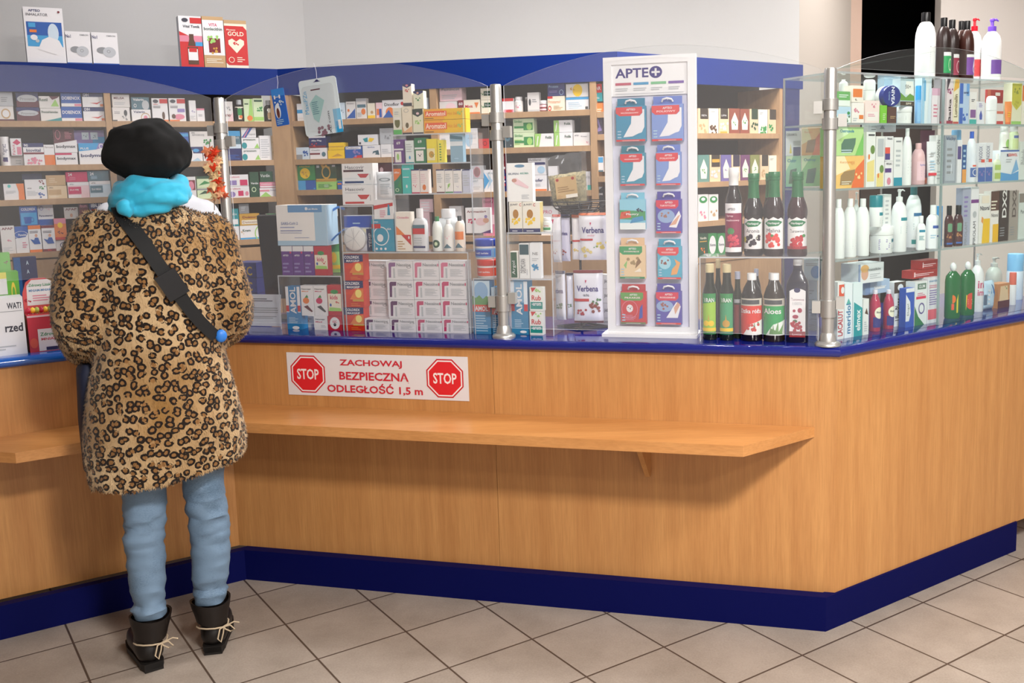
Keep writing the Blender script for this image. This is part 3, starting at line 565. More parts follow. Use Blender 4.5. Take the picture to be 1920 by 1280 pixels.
shop('''
@LS .02 1.931|top shelf, far left bay|goods on the top shelf of the far left bay
box -4 26 199|paper|E tan .5 .5 .3 .35;E white .5 .5 .22 .25;R maroon 0 0 1 .12|white box with a brown round picture
box -4 24 172 ^|lgrey|L grey .2 .3 .8 .7 3|greyish white box on top of the picture box
box 31 75 201|maroon|R navy 0 .72 1 1;E lgrey .5 .58 .45 .22;R maroon 0 0 1 .38;U grey Provene .5 .56 .6 .18|lower maroon and navy box with silver arc
box 30 72 173 ^|navy|R maroon 0 0 1 .42;E lgrey .5 .55 .46 .3;R maroon 0 0 1 .35;U grey Provene .5 .56 .65 .2|upper maroon and navy box with silver arc
box 76 115 203|paper|U dgreen ProctoHemolan .45 .72 .8 .2;P teal .1 0 1 0 1 .3 .6 .15|lower white box with a teal wave
box 73 112 180 ^|paper|U dgreen Rostil .22 .7 .4 .25;P lgreen .55 .15 .95 .15 .8 .75;P maroon .5 1 1 1 .9 .85 .65 .7|white box with green triangle, upper one
box 115 154 200|blue|U white DOBENOX .5 .62 .9 .24;R white 0 0 1 .22;R pink .65 .03 1 .2|lower blue box with white lettering
box 114 152 174 ^|blue|U white DOBENOX .5 .62 .9 .24;R white 0 0 1 .24;R pink .65 .03 1 .2|upper blue box with white lettering
box 156 196 201|white|R navy 0 .72 1 1;U white DIH .2 .86 .25 .2;P red .35 .3 .7 .2 .95 .45 .7 .3;R orange .85 .05 1 .22|lower white box with purple-navy band
box 154 193 174 ^|white|R navy 0 .72 1 1;U white DIH .2 .86 .25 .2;P red .35 .3 .7 .2 .95 .45 .7 .3;R orange .85 .05 1 .22|upper white box with purple-navy band
@LS .02 1.732|second shelf, far left bay|goods on the second shelf of the far left bay
vial 1 17 256|white/white|R white 0 0 1 1;R navy .3 .1 .7 .3;T navy Magnez .5 .65 .5 .5 90;B purple .5 .12 .2 6 3|white tablet tube with blue print
box 19 45 292|white|L lgrey .4 .2 .9 .7 2|small plain white box
box 20 41 259 ^|white|P hot .2 .75 .6 .95 .95 .75 .6 .6;R pink .55 .05 .95 .5;T hot Falvit .25 .35 .6 .25 90|white box with magenta ornament
box 44 83 268|white|R navy 0 .82 1 1;U white 90 .15 .9 .2 .12;U navy biovital .5 .68 .7 .14;R dred 0 .5 1 .58;B pink .35 .22 .22 14 4;B pink .7 .15 .16 9 5|white box with pink berries
box 83 103 271|orange|R white 0 .5 1 1;T brown Ferrovit .5 .88 .8 .1;E orange .5 .3 .35 .2|orange and white narrow box
box 104 146 286|white|R hot 0 .82 .75 .98;U ink bodymax .5 .5 .85 .3|lower white box with red tab
box 102 145 262 ^|white|P maroon 0 1 1 1 0 .72;U ink bodymax .5 .45 .85 .32|upper white box with maroon corner
box 99 139 241 264 d=.075|maroon|O pink .22 .5 .13 .4 .2;L pink .55 .2 .9 .8 5|maroon box behind the white ones
box 148 203 268|white|P sky 0 1 .7 1 .6 .7 0 .62;P lilac .7 1 1 1 1 .85 .6 .7;O white .78 .85 .08 .12 .3;U white PLUS .2 .75 .28 .1;U navy bodymax .5 .4 .88 .2|wide white box with bright blue top
box 139 196 244 269 d=.085|lilac|R sky .6 0 1 .5;R pblue .25 .3 .48 .85;R pblue .54 .3 .78 .85;B slate .37 .55 .06 4 2;B slate .66 .55 .06 4 6|violet-blue box with four pictures, standing behind
@LS .02 1.578|third shelf, far left bay|goods on the third shelf of the far left bay
box 7 46 344|white|P orange .7 0 1 0 1 1 .62 1 .72 .5;E turq .28 .85 .08 .1;L lgrey .1 .4 .6 .6 3|white box with an orange right side
box 47 88 336|white|B dred .8 .85 .12 9 1;B green .8 .55 .12 9 2;B blue .75 .2 .14 9 3;U ink APTEO .2 .55 .2 .06;L lgrey .08 .2 .6 .45 4|white box with coloured butterflies
box 41 79 325 337 d=.08|navy|R slate 0 .0 1 .1|dark blue box standing behind the butterfly box
box 89 126 348|beige|U ink APTEO .2 .85 .2 .1;R tan .05 .3 .7 .7;L cream .1 .1 .8 .25 2|beige box, lower of the tan pair
box 86 123 328 ^|tan|L beige .15 .3 .6 .8 3|tan box, upper of the tan pair
box 127 168 341|lpink|R white 0 .78 1 1;U ink APTEO .2 .86 .2 .08;R hot .03 .25 .62 .7;U white DLA_NIEJ .3 .5 .4 .12;R white 0 0 .6 .18|pale pink box with magenta panel
box 123 164 322 ^|hot|U white 24 .2 .75 .18 .3;L pink .15 .2 .45 .55 3|magenta box on the pale pink one
box 168 208 339|pblue|R white 0 .8 1 1;U ink APTEO .2 .88 .2 .08;R slate .03 .28 .62 .72;U white DLA_NIEGO .32 .5 .45 .12|pale blue box with slate panel
box 164 204 320 ^|slate|U white 24 .2 .72 .18 .3;L lblue .15 .2 .45 .55 3|dark teal box on the pale blue one
@LS .02 1.335|lowest shelf, far left bay|goods on the lowest shelf of the far left bay
box 2 29 423|paper|U dred APAP .5 .9 .8 .09;B pink .6 .45 .14 8 3;L lgrey .1 .1 .8 .25 3|white box with a pink figure, leftmost
box 29 54 424|white|P blue 0 1 1 1 1 .75 .8 .6 0 .55;O white .45 .68 .55 .14 .08;U white Panadol .55 .68 .6 .09;L pink .5 .2 .95 .45 3|blue and white box with an oval
box 54 78 422|white|R orange 0 .86 1 1;R orange 0 0 1 .1;L ink .1 .72 .9 .82 2;E skin .6 .62 .11 .06;P blue .1 .5 .4 .45 .5 .54 .75 .54 .9 .3 .4 .3|orange edged box with a man in blue
box 79 104 422|white|R dred 0 .9 1 1;B dred .5 .94 .12 6 2;R dred 0 0 1 .1;B red .5 .04 .14 7 3;L ink .1 .72 .9 .82 2;E skin .6 .62 .11 .06;P blue .1 .5 .4 .45 .5 .54 .75 .54 .9 .3 .4 .3|red edged box with a man in blue
box 105 127 449|white|O navy .6 .5 .25 .25 .25|small white box with a round sign
box 102 125 409 ^|orange|R pink 0 .75 1 1;E yellow .5 .68 .22 .13;B maroon .5 .3 .22 5 3;R red 0 0 1 .12|orange box with a sun
box 37 71 386 423|blue|R sky .05 .05 .95 .66;U white COLDREX .5 .84 .8 .13;P blue .25 .1 .6 .1 .65 .45 .2 .45;O blue .68 .3 .1 .12 .3|sky blue box with a mug
box 71 101 382 422|white|R blue 0 0 1 .28;O lilac .25 .8 .12 .1 .25;B lpink .7 .75 .14 6 2;U navy Paracetamol .5 .45 .85 .1|white and blue box beside the mug box
box 120 147 388 410|paper|U dred APAP .5 .82 .8 .2;E skin .5 .3 .1 .16|white box with a red name beside the orange one
box 148 166 380 408|maroon|L dred .1 .2 .9 .6 3;T pink Ibum .5 .8 .7 .2|dark red narrow box partly hidden by the coat
box 167 206 376 400|navy|U white IBUM .4 .65 .6 .3;R red .1 .15 .4 .35;R white .0 0 1 .12|navy box with white lettering by the white coat
@LS .02 1.931|top shelf, second bay|goods on the top shelf of the second bay
box 211 244 201|paper|L grey .1 .55 .6 .75 2;E dgrey .75 .6 .1 .22;B grey .7 .25 .15 7 1;R dgrey .0 0 .25 .1|lower cream box with a dark flask
box 210 243 177 ^|paper|U maroon MELISA .4 .72 .6 .18;L lgrey .1 .2 .8 .45 2|upper cream box with red lettering
box 247 283 205|white|U navy Valerin .4 .8 .6 .2;O tan .72 .3 .25 .42 .15;E pink .72 .3 .1 .2|lower white box with a tan ring
box 246 280 182 ^|slate|U white Valerin .4 .8 .6 .2;E lgrey .78 .35 .2 .4;O white .2 .3 .08 .15 .3|upper grey-blue box with a moon
box 285 315 184|white|R red .5 .78 1 .97;E ink .25 .87 .17 .08;U red doktor .25 .74 .3 .05;L ink .08 .58 .6 .7 2;E brown .7 .25 .09 .17;R orange 0 0 1 .07|white and red box with a brown flask
box 317 348 184|white|R red .5 .78 1 .97;E ink .25 .87 .17 .08;L ink .08 .58 .6 .7 2;R lilac .5 .4 .95 .55;E pink .6 .2 .32 .12;E brown .25 .22 .12 .1;R orange 0 0 .6 .07|white and red box with a sleeping figure
box 355 368 188|white|B lilac .6 .45 .25 5 3;L lgrey .1 .1 .9 .3 3|tall narrow pale box
box 369 384 203|white|R pink 0 .86 1 1;L grey .2 .4 .8 .6 2|small white box with pink top
box 402 408 190|lgrey||narrow pale box left of the steel post
box 421 437 190|paper|B grey .5 .65 .25 9 1;U dred mor .5 .3 .8 .12;P lpink .3 0 1 0 1 .5|grey and pink box right of the steel post
dark 440 457 187|2c2a26/lgrey|.10 .68%R cream 0 0 1 1;E green .5 .6 .3 .3;E orange .6 .2 .2 .12|dark bottle with a cream label, left of the green boxes
box 457 475 185|pgreen|P lgreen .4 0 1 0 .9 1 .7 1;E orange .6 .15 .3 .12;R dgreen .1 .75 .5 .8|pale green box with an orange flower
box 475 494 184|pgreen|B green .6 .55 .28 12 4;R lgreen 0 .05 1 .2;R dgreen .1 .85 .9 .93|green leaf box beside the flower box
dark 495 513 188|2c2a26/lgrey|.10 .62%R cream 0 0 1 1;E tan .5 .35 .25 .3|dark bottle with a cream label, right of the green boxes
@LS .02 1.738|second shelf, second bay|goods on the second shelf of the second bay
box 320 355 248|blue|R sky 0 .86 1 .96;O white .95 .28 .25 .18 .2;E navy .4 .4 .4 .2|tall bright blue box beside the beret
box 356 380 275|white|R navy 0 .55 1 1;E sky .5 .75 .25 .12;P lblue .1 0 .9 0 .6 .25|small navy and white box
box 381 402 275|white|L lgrey .1 .2 .9 .8 5|small plain white box beside the navy one
box 356 401 246 275|paper|U ink APTEO .15 .9 .14 .08;U grey SPOKOJ .35 .75 .5 .14;B green .72 .3 .14 12 2|wide white box with green mint leaves
box 424 453 270|navy|R pblue 0 .74 1 1;L blue .1 .1 .9 .4 3|navy box with a pale top, lower one
box 422 451 245 ^|slate|R sky .2 .6 1 1;T white Protect .5 .5 .8 .2;L navy .1 .1 .9 .3 2|teal-blue box, upper one
box 454 488 279|white|U dgreen prenatum .45 .8 .7 .2;E teal .15 .3 .15 .28;P lgreen .7 .05 1 .05 .9 .5|lower white box with green spots
box 453 486 258 ^|white|U dgreen prenatum .45 .8 .7 .2;E teal .15 .3 .15 .28;P lgreen .7 .05 1 .05 .9 .5|middle white box with green spots
box 452 480 239 ^|white|P blue 0 0 .3 0 .8 1 .5 1;P pink .1 0 .2 0 .6 1 .55 1;T grey progest .65 .3 .6 .2|white box with blue and pink stripes
box 487 509 254|white|L lgrey .1 .1 .9 .9 9|tall plain white box
box 509.5 519 254|beige|B tan .5 .7 .35 9 1;B tan .5 .3 .35 9 2|tan patterned box against the side panel
@LS .02 1.553|third shelf, second bay|goods on the third shelf of the second bay
box 345 368 331|white|R dred .3 .4 .95 .85;E pink .6 .6 .25 .2|white box with a red picture
box 370 399 352|pgreen|P dgreen .1 .4 .9 .55 .5 .75;R grey 0 .8 .9 .95|lower grey-green box
box 369 398 330 ^|pgreen|R dgreen 0 .78 1 1;P green .1 .2 .9 .4 .5 .6|upper grey-green box
box 427 468 349|white|E lilac .2 .3 .15 .25;R hot .48 .15 .72 .6;E pink .88 .35 .08 .2;T hot multivit .35 .8 .5 .15|lower white box with pink square
box 425 466 327 ^|white|R lilac .15 .1 .45 .5;R hot .6 .05 .95 .55;T hot multivit .35 .8 .5 .15|upper white box with pink square
box 468.5 486 322|dgreen|U white Verdin .5 .55 .8 .08;O pgreen .4 .3 .25 .1 .3|tall dark green box
box 487 524 352|white|P lgreen 0 0 .6 0 .3 .55;R pink 0 .6 .5 .8;T purple hedera .75 .75 .4 .15|white box with a green hill
box 487 519 341 ^|pink|R white 0 .1 1 .3;T white rutinol_C .5 .65 .8 .3|flat pink box
box 487 512 321 ^|dgreen|T white Verdin .4 .6 .7 .3|flat dark green box
@LS .02 1.341|lowest shelf, second bay|goods on the lowest shelf of the second bay
box 386 405 394|lgreen|R cream .1 .2 .9 .5|pale green box behind the fur coat
box 431 449 424|white|B orange .5 .4 .3 8 1;E dred .5 .4 .15 .12|white box with orange fruit
box 430 448 391 ^|teal|R white .1 .1 .9 .4;T white Nos .5 .7 .6 .15|dark teal box on the orange fruit box
box 450 500 422|white|R sky 0 0 1 .12;U dgreen Krem .25 .65 .3 .18;O lgreen .8 .4 .25 .6 .15;B gold .1 .5 .06 5 1|wide white box with a green circle
box 449 487 400 ^|gold|R cream .1 .1 .9 .45;U dred Doktor .5 .7 .7 .2;T dred Detoxin .5 .28 .7 .2|orange-yellow box
box 448 467 382 ^|grey|L lgrey .2 .3 .8 .8 3|small grey box above the orange-yellow one
box 501 522 400|white|L lgrey .2 .3 .8 .8 3;R green 0 .9 1 1|white box with a green edge
@MS .02 1.930|top shelf, third bay|goods on the top shelf of the middle bays
box 557 575 194|white|R sky 0 .45 1 .65;R paper .1 .1 .9 .2|white box with a sky blue stripe
box 637 647 192|pblue|B slate .5 .5 .3 5 1|pale blue narrow box by the hanging card
box 649 667 190|paper|P blue 0 .05 .95 .05 .95 .6;T ink Probio .5 .88 .7 .07;E orange .25 .5 .12 .08|white box with blue triangle
box 668 687 184|paper|R slate .1 .55 .95 .7;E orange .7 .35 .22 .15;R lgrey 0 .85 1 1;L lgrey .1 .1 .6 .35 4|white box with an orange
box 689 703 193|cream|R yellow 0 0 1 .2;E tan .6 .4 .2 .1|cream box with a yellow base
box 705 717 192|lpink|R orange .1 .2 .5 .6;R blue .5 .05 .9 .6|pink, orange and blue box
box 717 757 187|white|U ink Dicoflor .45 .75 .7 .18;E red .95 .78 .08 .1;E orange .35 .3 .2 .3;P blue 0 0 .5 0 .3 .45;R hot .6 .05 1 .45|white box with red and blue spots
box 795 803 183|pblue|R sky .1 .2 .8 .5|narrow pale blue box by the partition
@MS .02 1.737|second shelf, third bay|goods on the second shelf of the middle bays
box 554 580 276|pblue|B blue .75 .5 .18 14 3;R grey 0 0 .5 .4;T white Anty .3 .7 .4 .15|pale blue box with navy dots
box 581 613 277|white|R dred 0 .4 .6 .55;E slate .82 .42 .12 .22;T ink Oxalin .35 .8 .5 .12|white box with red line
box 579 611 255 ^|navy|R white 0 .85 1 1;U white Afta_Plag .45 .6 .6 .18;R dred 0 0 1 .18;B red .3 .2 .14 6 2|navy box with red berries
box 615 646 281|yellow|P gold .2 .2 .9 .3 .6 .6|lower yellow box
box 616 645 267 ^|yellow|R gold 0 .4 1 .5|upper yellow box
box 647 679 274|blue|R white .05 .75 .95 .97;T navy Pedikom .45 .86 .7 .14;B lilac .7 .4 .2 9 3;P red .45 0 1 0 1 .25 .6 .2|dark blue box with a white name strip
box 680 713 272|white|T blue Bifix .5 .85 .4 .1;P slate .55 .3 .9 .6 .7 .25 .95 .2 .6 .5|white box with a grey ribbon drawing
box 671 708 252 ^|white|P teal .25 .6 .5 .75 .5 .3 .35 .3;P yellow .52 .35 .6 .7 .85 .6 .7 .3;R ink .05 .1 .15 .3|white box with blue and yellow splash
box 714 737 270|white|L lgrey .1 .3 .9 .7 3|small blank white box beside the drawing
box 712 737 240 ^|lgrey|T grey Sytom .5 .75 .7 .12;B grey .6 .4 .2 8 2|pale grey box with grey picture
@MS .02 1.582|third shelf, third bay|goods on the third shelf of the middle bays
box 555 592 338|sky|R blue .5 0 1 1;R sky .9 .05 .98 .2|blue box, lower half of the green-blue pair
box 553 591 309 ^|green|E yellow .5 .45 .25 .35;B gold .5 .4 .14 7 1;T yellow Herbal .5 .9 .5 .1;P yellow 0 .6 0 1 .15 1|green box with a yellow flower
box 593 631 338|lgreen|R gold 0 .88 1 1;E pgreen .5 .4 .12 .2;L green .1 .2 .9 .7 3|leaf green box under the gold emblem
box 592 631 308 ^|dgreen|O gold .5 .5 .22 .42 .25;B gold .5 .8 .2 7 3;R gold 0 0 1 .1;R lgrey .05 .8 .18 .95;R lgrey .8 .85 .95 .95|dark green box with round gold emblem
box 633 641 340|blue|R orange 0 .6 1 .8|narrow blue box beside the green ones
box 706 739 303|maroon|P pink .6 0 1 .2 1 0;E lpink .3 .7 .1 .1|maroon box behind the white bag
box 676 704 303 358|white|P slate .3 .2 .9 .5 .7 .15;P slate .3 .6 .9 .3 .8 .4|white box with a thin blue swirl
@MS .02 1.933|top shelf, fourth bay|goods on the top shelf of the middle-right bay
box 824 857 190|paper|E lpink .65 .5 .3 .4;R pink 0 0 1 .1|white and pink box, lower one
box 824 866 162 ^|lpink|U grey Feminost .5 .8 .8 .18;L lgrey .1 .15 .8 .5 3|pale pink box with grey lettering
box 859 900 187|cream|R dred 0 .4 .26 1;U white 60 .12 .75 .18 .2;U red Mivit .5 .55 .35 .2;P orange .75 .8 .95 .8 .85 .4;R orange 0 0 1 .12|cream box with a red corner and number
box 902 925 187|cream|R dgreen .25 .45 1 .8;T white Flostoxi .65 .62 .6 .14;B green .15 .5 .12 5 2|lower cream box with dark green shield
box 901 924 165 ^|cream|R dgreen .25 .35 1 .75;T white Flostoxi .65 .55 .6 .14;B green .15 .5 .12 5 2|upper cream box with dark green shield
box 942 963 184|white|R red 0 .8 1 1;R pink .1 .0 1 .22;E red .6 .1 .3 .1|white box with pink-red ends
pill 965 981 181|paper/white|R paper 0 0 1 1;B pink .5 .45 .2 8 2|white pill bottle with pink print
pill 984 990 182 - d=.1|lgrey/white||small grey pill bottle behind the white carton
box 989 1011 173|paper|E dgrey .2 .5 .1 .18;L grey .4 .5 .8 .7 2;R lgrey 0 .0 1 .1|white box with a dark capsule drawing
jar 1012 1026 188|dred/white|R lpink 0 0 1 1;R dred 0 .3 1 .6|small red-brown jar with white lid
box 1026.5 1059 180|cream|T orange Prostamol .4 .62 .7 .2;R red 0 .85 .3 1;O red .12 .18 .1 .18 .4;L tan .35 .1 .9 .4 3|cream and orange box under the navy box
box 1026.5 1059 154 ^|3b3f78|T lblue Prostata .35 .7 .55 .18;O lblue .8 .25 .12 .2 .2;L lilac .1 .25 .6 .45 2|navy box above the cream and orange one
box 1061 1104 182|white|R sky 0 .82 1 1;L lblue .1 .15 .8 .7 4;R dgrey .85 .05 .97 .25|white box with a blue upper band
box 1061 1103 154 ^|paper|E yellow .52 .45 .22 .42;B gold .3 .5 .1 6 3;R dgrey 0 .9 1 1|white box with a yellow sun flower
@MS .02 1.766|second shelf, fourth bay|goods on the second shelf of the middle-right bay
box 824 842 240|white|L lgrey .2 .3 .8 .6 2|white box behind the acrylic tower
box 872 896 240|white|E lblue .3 .5 .3 .4;T grey Aspirin .5 .5 .6 .1|white box with a pale blue arc
box 897 917 240|463b36|R red .0 .0 1 .48;O dred .6 .25 .2 .12 .3|dark and red box
box 920 928 240|black|R lgrey .2 .8 .9 .9;R slate .2 .3 .9 .6|black box left of the steel post
box 944 961 240|263b44|O slate .45 .6 .35 .28 .5;R lgrey .75 .1 .85 .15|dark teal box right of the steel post
box 963 1002 248|pgreen|U green Sinlac .25 .8 .4 .18;R green .5 .15 .95 .7;E lgreen .78 .4 .13 .25;L lgreen .05 .2 .45 .6 3;R green .05 .3 .5 .45|lower white and green box, left pair
box 962 1001 222 ^|pgreen|U green Sinlac .25 .8 .4 .18;R green .5 .15 .95 .7;E lgreen .78 .4 .13 .25;R green .05 .3 .5 .45|upper white and green box, left pair
box 1003 1038 250|white|P lgreen 0 0 .22 0 .35 1 0 1;P white .08 .1 .12 .1 .2 .8 .15 .8;U dgreen Folik .75 .7 .35 .2|single white box with a green stripe
box 1039 1074 248|white|P lgreen 0 0 .3 0 .28 1 0 1;P white .08 .1 .12 .1 .2 .8 .15 .8;U dgreen Folik .75 .7 .35 .2|lower of the two stacked green-striped boxes
box 1038 1073 225 ^|white|P lgreen 0 0 .3 0 .28 1 0 1;P white .08 .1 .12 .1 .2 .8 .15 .8;U dgreen Folik .75 .7 .35 .2|upper of the two stacked green-striped boxes
box 1075 1106 248|paper|U ink APTEO .2 .78 .25 .1;T ink Kwas .65 .7 .35 .1;B pink .9 .2 .1 5 1|white box with small dark name
@MS .02 1.556|third shelf, fourth bay|goods on the third shelf of the middle-right bay
box 885 906 335|white|T slate alin? .3 .85 .5 .2;L lgrey .1 .2 .8 .5 2|small white box under the red dot box
box 882 907 310 ^|lgrey|E dred .5 .5 .24 .36;O pink .5 .5 .28 .42 .15|grey box with a dark red dot
box 907 928 318|white|P sky 0 .1 .5 .5 0 .9;P lblue .3 .1 .8 .5 .3 .9 .5 .5;T slate Krol .7 .85 .5 .1|white box with blue arrows
box 929 948 325|navy|R red 0 .3 1 .45;R white 0 .52 1 .6;R red 0 .7 1 .85|striped navy and red box, lower one
box 930 947 285 ^|dred|R white 0 .2 1 .3;R navy 0 0 1 .15;R white .1 .6 .9 .8|striped dark red box, upper one
box 992 1025 328|white|R orange 0 0 1 .12;U navy Biofer .5 .68 .6 .2;E navy .05 .35 .05 .12;L lgrey .3 .3 .8 .5 3|white box with an orange base
box 990 1023 296 ^|white|U grey Actiferol .4 .9 .7 .14;R navy 0 .6 1 .75;E lblue .75 .3 .22 .22|white box with navy band above the orange base
box 1028 1046 311|white|E tan .5 .4 .3 .15;B grey .6 .2 .3 6 1|white box beside the clear herb bag
box 1092 1108 347|turq|R white 0 0 .6 1|white and turquoise box by the partition
box 1092 1107 321 ^|white|T grey owix .5 .6 .9 .25|white box above the turquoise one
@MS .02 1.341|lowest shelf, middle run|goods on the lowest shelf of the middle bays
box 785 806 398|lpink|L white .1 .1 .9 .9 3|pale pink box behind the glass shelf
box 787 812 373 ^|lpink|L white .1 .1 .9 .9 4|pale pink box above the other pale pink one
box 843 866 386|paper|T grey Biofy .4 .85 .7 .08|white box with grey lettering
box 905 928 370|pink|R lpink 0 .3 1 .55;T maroon Biofy .5 .88 .8 .1|rose pink box
box 1014 1047 386|paper|T hot PRO .4 .8 .5 .12|white box with a pink name
@MS .02 1.92|in the narrow corner bay|goods in the narrow corner bay
box 1114 1129 157 190|teal|R red 0 .5 1 1;U white AR .5 .75 .7 .2;T white eta .4 .2 .5 .1|red and teal box
box 1115 1130 193 216|orange|L cream .3 .3 .9 .6 2|orange box
box 1116 1130 220 255|4a4458|P lilac .1 .2 .5 .5 .2 .9 .4 .95 .7 .55 .9 .3|grey-violet box
box 1115 1131 293 322|white|R sky .1 .6 1 .95;R slate 0 0 1 .1|white box with blue top
box 1118 1132 350 398|23222a|P lgrey 0 .8 .9 1 0 1;U white MENS .5 .72 .8 .08|black box
@RS .02 1.820|on the upper herb shelf|herbal tea boxes on the right run
tea 1309 1328 203|beige|R 3b3128 .2 .58 1 1;T white MIETA .6 .72 .5 .07;B tan .5 .2 .35 9 1|beige tea box with brown top, leftmost
tea 1329 1347 203|cream|B brown .5 .15 .35 14 3;R cream 0 .32 1 1;L grey .2 .86 .8 .92 1|plain cream tea box with brown herbs
tea 1348 1367 203|beige|R 3b3128 .15 .58 .9 1;T white LIPA .5 .72 .5 .07;B cream .5 .25 .35 9 2;R gold .1 0 .8 .08|beige tea box with brown top, third
tea 1368 1387 203|8a4a3a|P cream .2 .15 .8 .15 .85 .5 .5 .85 .15 .5;B green .5 .4 .15 6 1|russet tea box with arched window, left
tea 1388 1405 204|8a4a3a|P cream .2 .15 .8 .15 .85 .5 .5 .85 .15 .5;B green .5 .45 .18 8 2|russet tea box with arched window, right
tea 1406 1421 204|beige|R 2e4030 .2 .58 1 1;B dgreen .6 .3 .35 9 5|beige tea box with dark green top
tea 1422 1439 205|cream|B green .5 .15 .35 16 4;R cream 0 .34 1 1;L grey .1 .8 .5 .9 2|cream tea box with green leaves
tea 1440 1455 205|beige|R 3b3128 .2 .58 1 1;B green .5 .25 .35 8 7|beige tea box with brown top, rightmost
@RS .02 1.575|on the lower herb shelf|herbal tea boxes on the right run
tea 1309 1330 290|5e857c|P cream .25 .12 .75 .12 .82 .5 .5 .85 .18 .5;B green .5 .4 .15 8 1|sage green tea box with arched window
tea 1331 1351 290|beige|R 3b3128 .15 .55 .95 1;R gold .2 .72 .9 .84;B lpink .5 .25 .35 9 2|beige tea box with gold stripe
tea 1352 1371 290|6a5f96|P cream .25 .12 .75 .12 .82 .5 .5 .85 .18 .5;B lilac .5 .4 .12 8 3|violet tea box with arched window
tea 1372 1388 290|beige|R 342c40 .15 .55 .95 1;B lpink .5 .25 .35 9 4|beige tea box with violet-black top
tea 1389 1406 290|6a3c62|P cream .2 .12 .8 .12 .85 .5 .5 .85 .15 .5;B green .5 .4 .15 8 5|plum tea box with arched window
tea 1407 1424 290|7d8048|P cream .2 .12 .8 .12 .85 .5 .5 .85 .15 .5;B green .5 .45 .15 8 6|olive tea box with arched window
tea 1426 1441 290|beige|R 3b3128 .15 .55 .95 1;B tan .5 .25 .35 9 8|beige tea box with brown top above the green necks
tea 1442 1456 291|cream|L grey .1 .8 .6 .9 2;R green 0 0 1 .1|plain cream tea box at the right end
@RS .02 1.376|on the herb shelf beside the white stand|herbal tea boxes on the right run
tea 1309 1328 364|paper|E green .5 .8 .4 .13;E white .5 .82 .2 .06;B pink .5 .25 .3 7 1|white tea box with green oval, left
tea 1329 1347 364|paper|E green .5 .8 .4 .13;E white .5 .82 .2 .06;B tan .5 .25 .3 7 2|white tea box with green oval, right
@RS .02 1.19|on the lowest herb shelf|herbal tea boxes on the right run
tea 1310 1327 437|dgreen|U cream Verdin .5 .8 .7 .1;R gold .1 .64 .9 .68;B orange .5 .3 .25 6 1|dark green tea box with orange flower
tea 1328 1344 437|green|E white .5 .5 .4 .4;U ink Xenna .5 .5 .7 .12|green box with white oval, left
tea 1345 1360 437|green|E white .5 .5 .4 .4;U ink Xenna .5 .5 .7 .12|green box with white oval, right
@LS .03 2.191|on top of the left shelving|boxes on top of the shelving
pack 47 121 14 - t=.12|white/lgrey|R sky .05 .3 .95 .74;R blue .05 .5 .95 .74;U navy APTEO .28 .94 .3 .045;T ink INHALATOR .34 .87 .55 .05;E pblue .72 .55 .14 .17;P white .3 .25 .75 .16 .93 .3 .85 .42 .6 .48 .42 .42;E lgrey .3 .4 .05 .03;E white .22 .46 .09 .05;R orange .12 .55 .3 .6;R sky .1 .64 .28 .72;E dred .9 .93 .03 .02|tall white and blue carton with an inhaler
pack 124 171 59|white|U navy No1 .12 .85 .2 .1;U grey OMRON .75 .9 .35 .05;E grey .38 .45 .22 .1;E lgrey .65 .4 .25 .16;O grey .62 .42 .07 .05 .3;R blue 0 0 1 .05|left of the two small white cartons with grey devices
pack 173 222 61|white|U navy No1 .12 .85 .2 .1;U grey OMRON .75 .9 .35 .05;E grey .38 .45 .22 .1;E lgrey .65 .4 .25 .16;O grey .62 .42 .07 .05 .3;R blue 0 0 1 .05|right of the two small white cartons with grey devices
pack 337 380 30|white/lgrey|P red 0 0 1 0 1 .5 0 .7;P pink 0 .5 1 .5 1 .62 0 .62;R red .5 .86 1 .97;E ink .28 .92 .14 .04;U ink Vital_Tonik .55 .8 .75 .05;P brown .35 .42 .42 .55 .42 .65 .62 .65 .62 .55 .7 .42;R sky .68 .42 1 .5;P brown .32 .06 .78 .06 .78 .4 .32 .4;R white .34 .14 .76 .36;R red .38 .3 .72 .38|white and red tonic carton with a brown bottle
pack 381 421 31|gold|R tan 0 0 1 1;R white 0 .25 1 .93;U hot VITA .5 .84 .4 .06;U dgreen bonlecithin .5 .76 .86 .06;R dred .25 .3 .8 .58;B lgreen .45 .55 .22 12 2;B gold .5 .35 .18 7 6;L cream .1 .1 .9 .2 3|tan and white carton with a soya picture
pack 422 464 38|cream|R tan 0 .93 1 1;P red 0 .12 .12 .07 1 .07 1 .8 .85 .88 0 .88;U cream GOLD .5 .72 .72 .09;U cream Plusssz .3 .8 .4 .03;P cream .5 .32 .15 .5 .15 .58 .32 .62 .5 .56 .68 .62 .85 .58 .85 .5;B red .5 .5 .12 8 3;O cream .25 .18 .13 .06 .2;L cream .5 .14 .85 .26 3|red and cream carton with a heart
''')
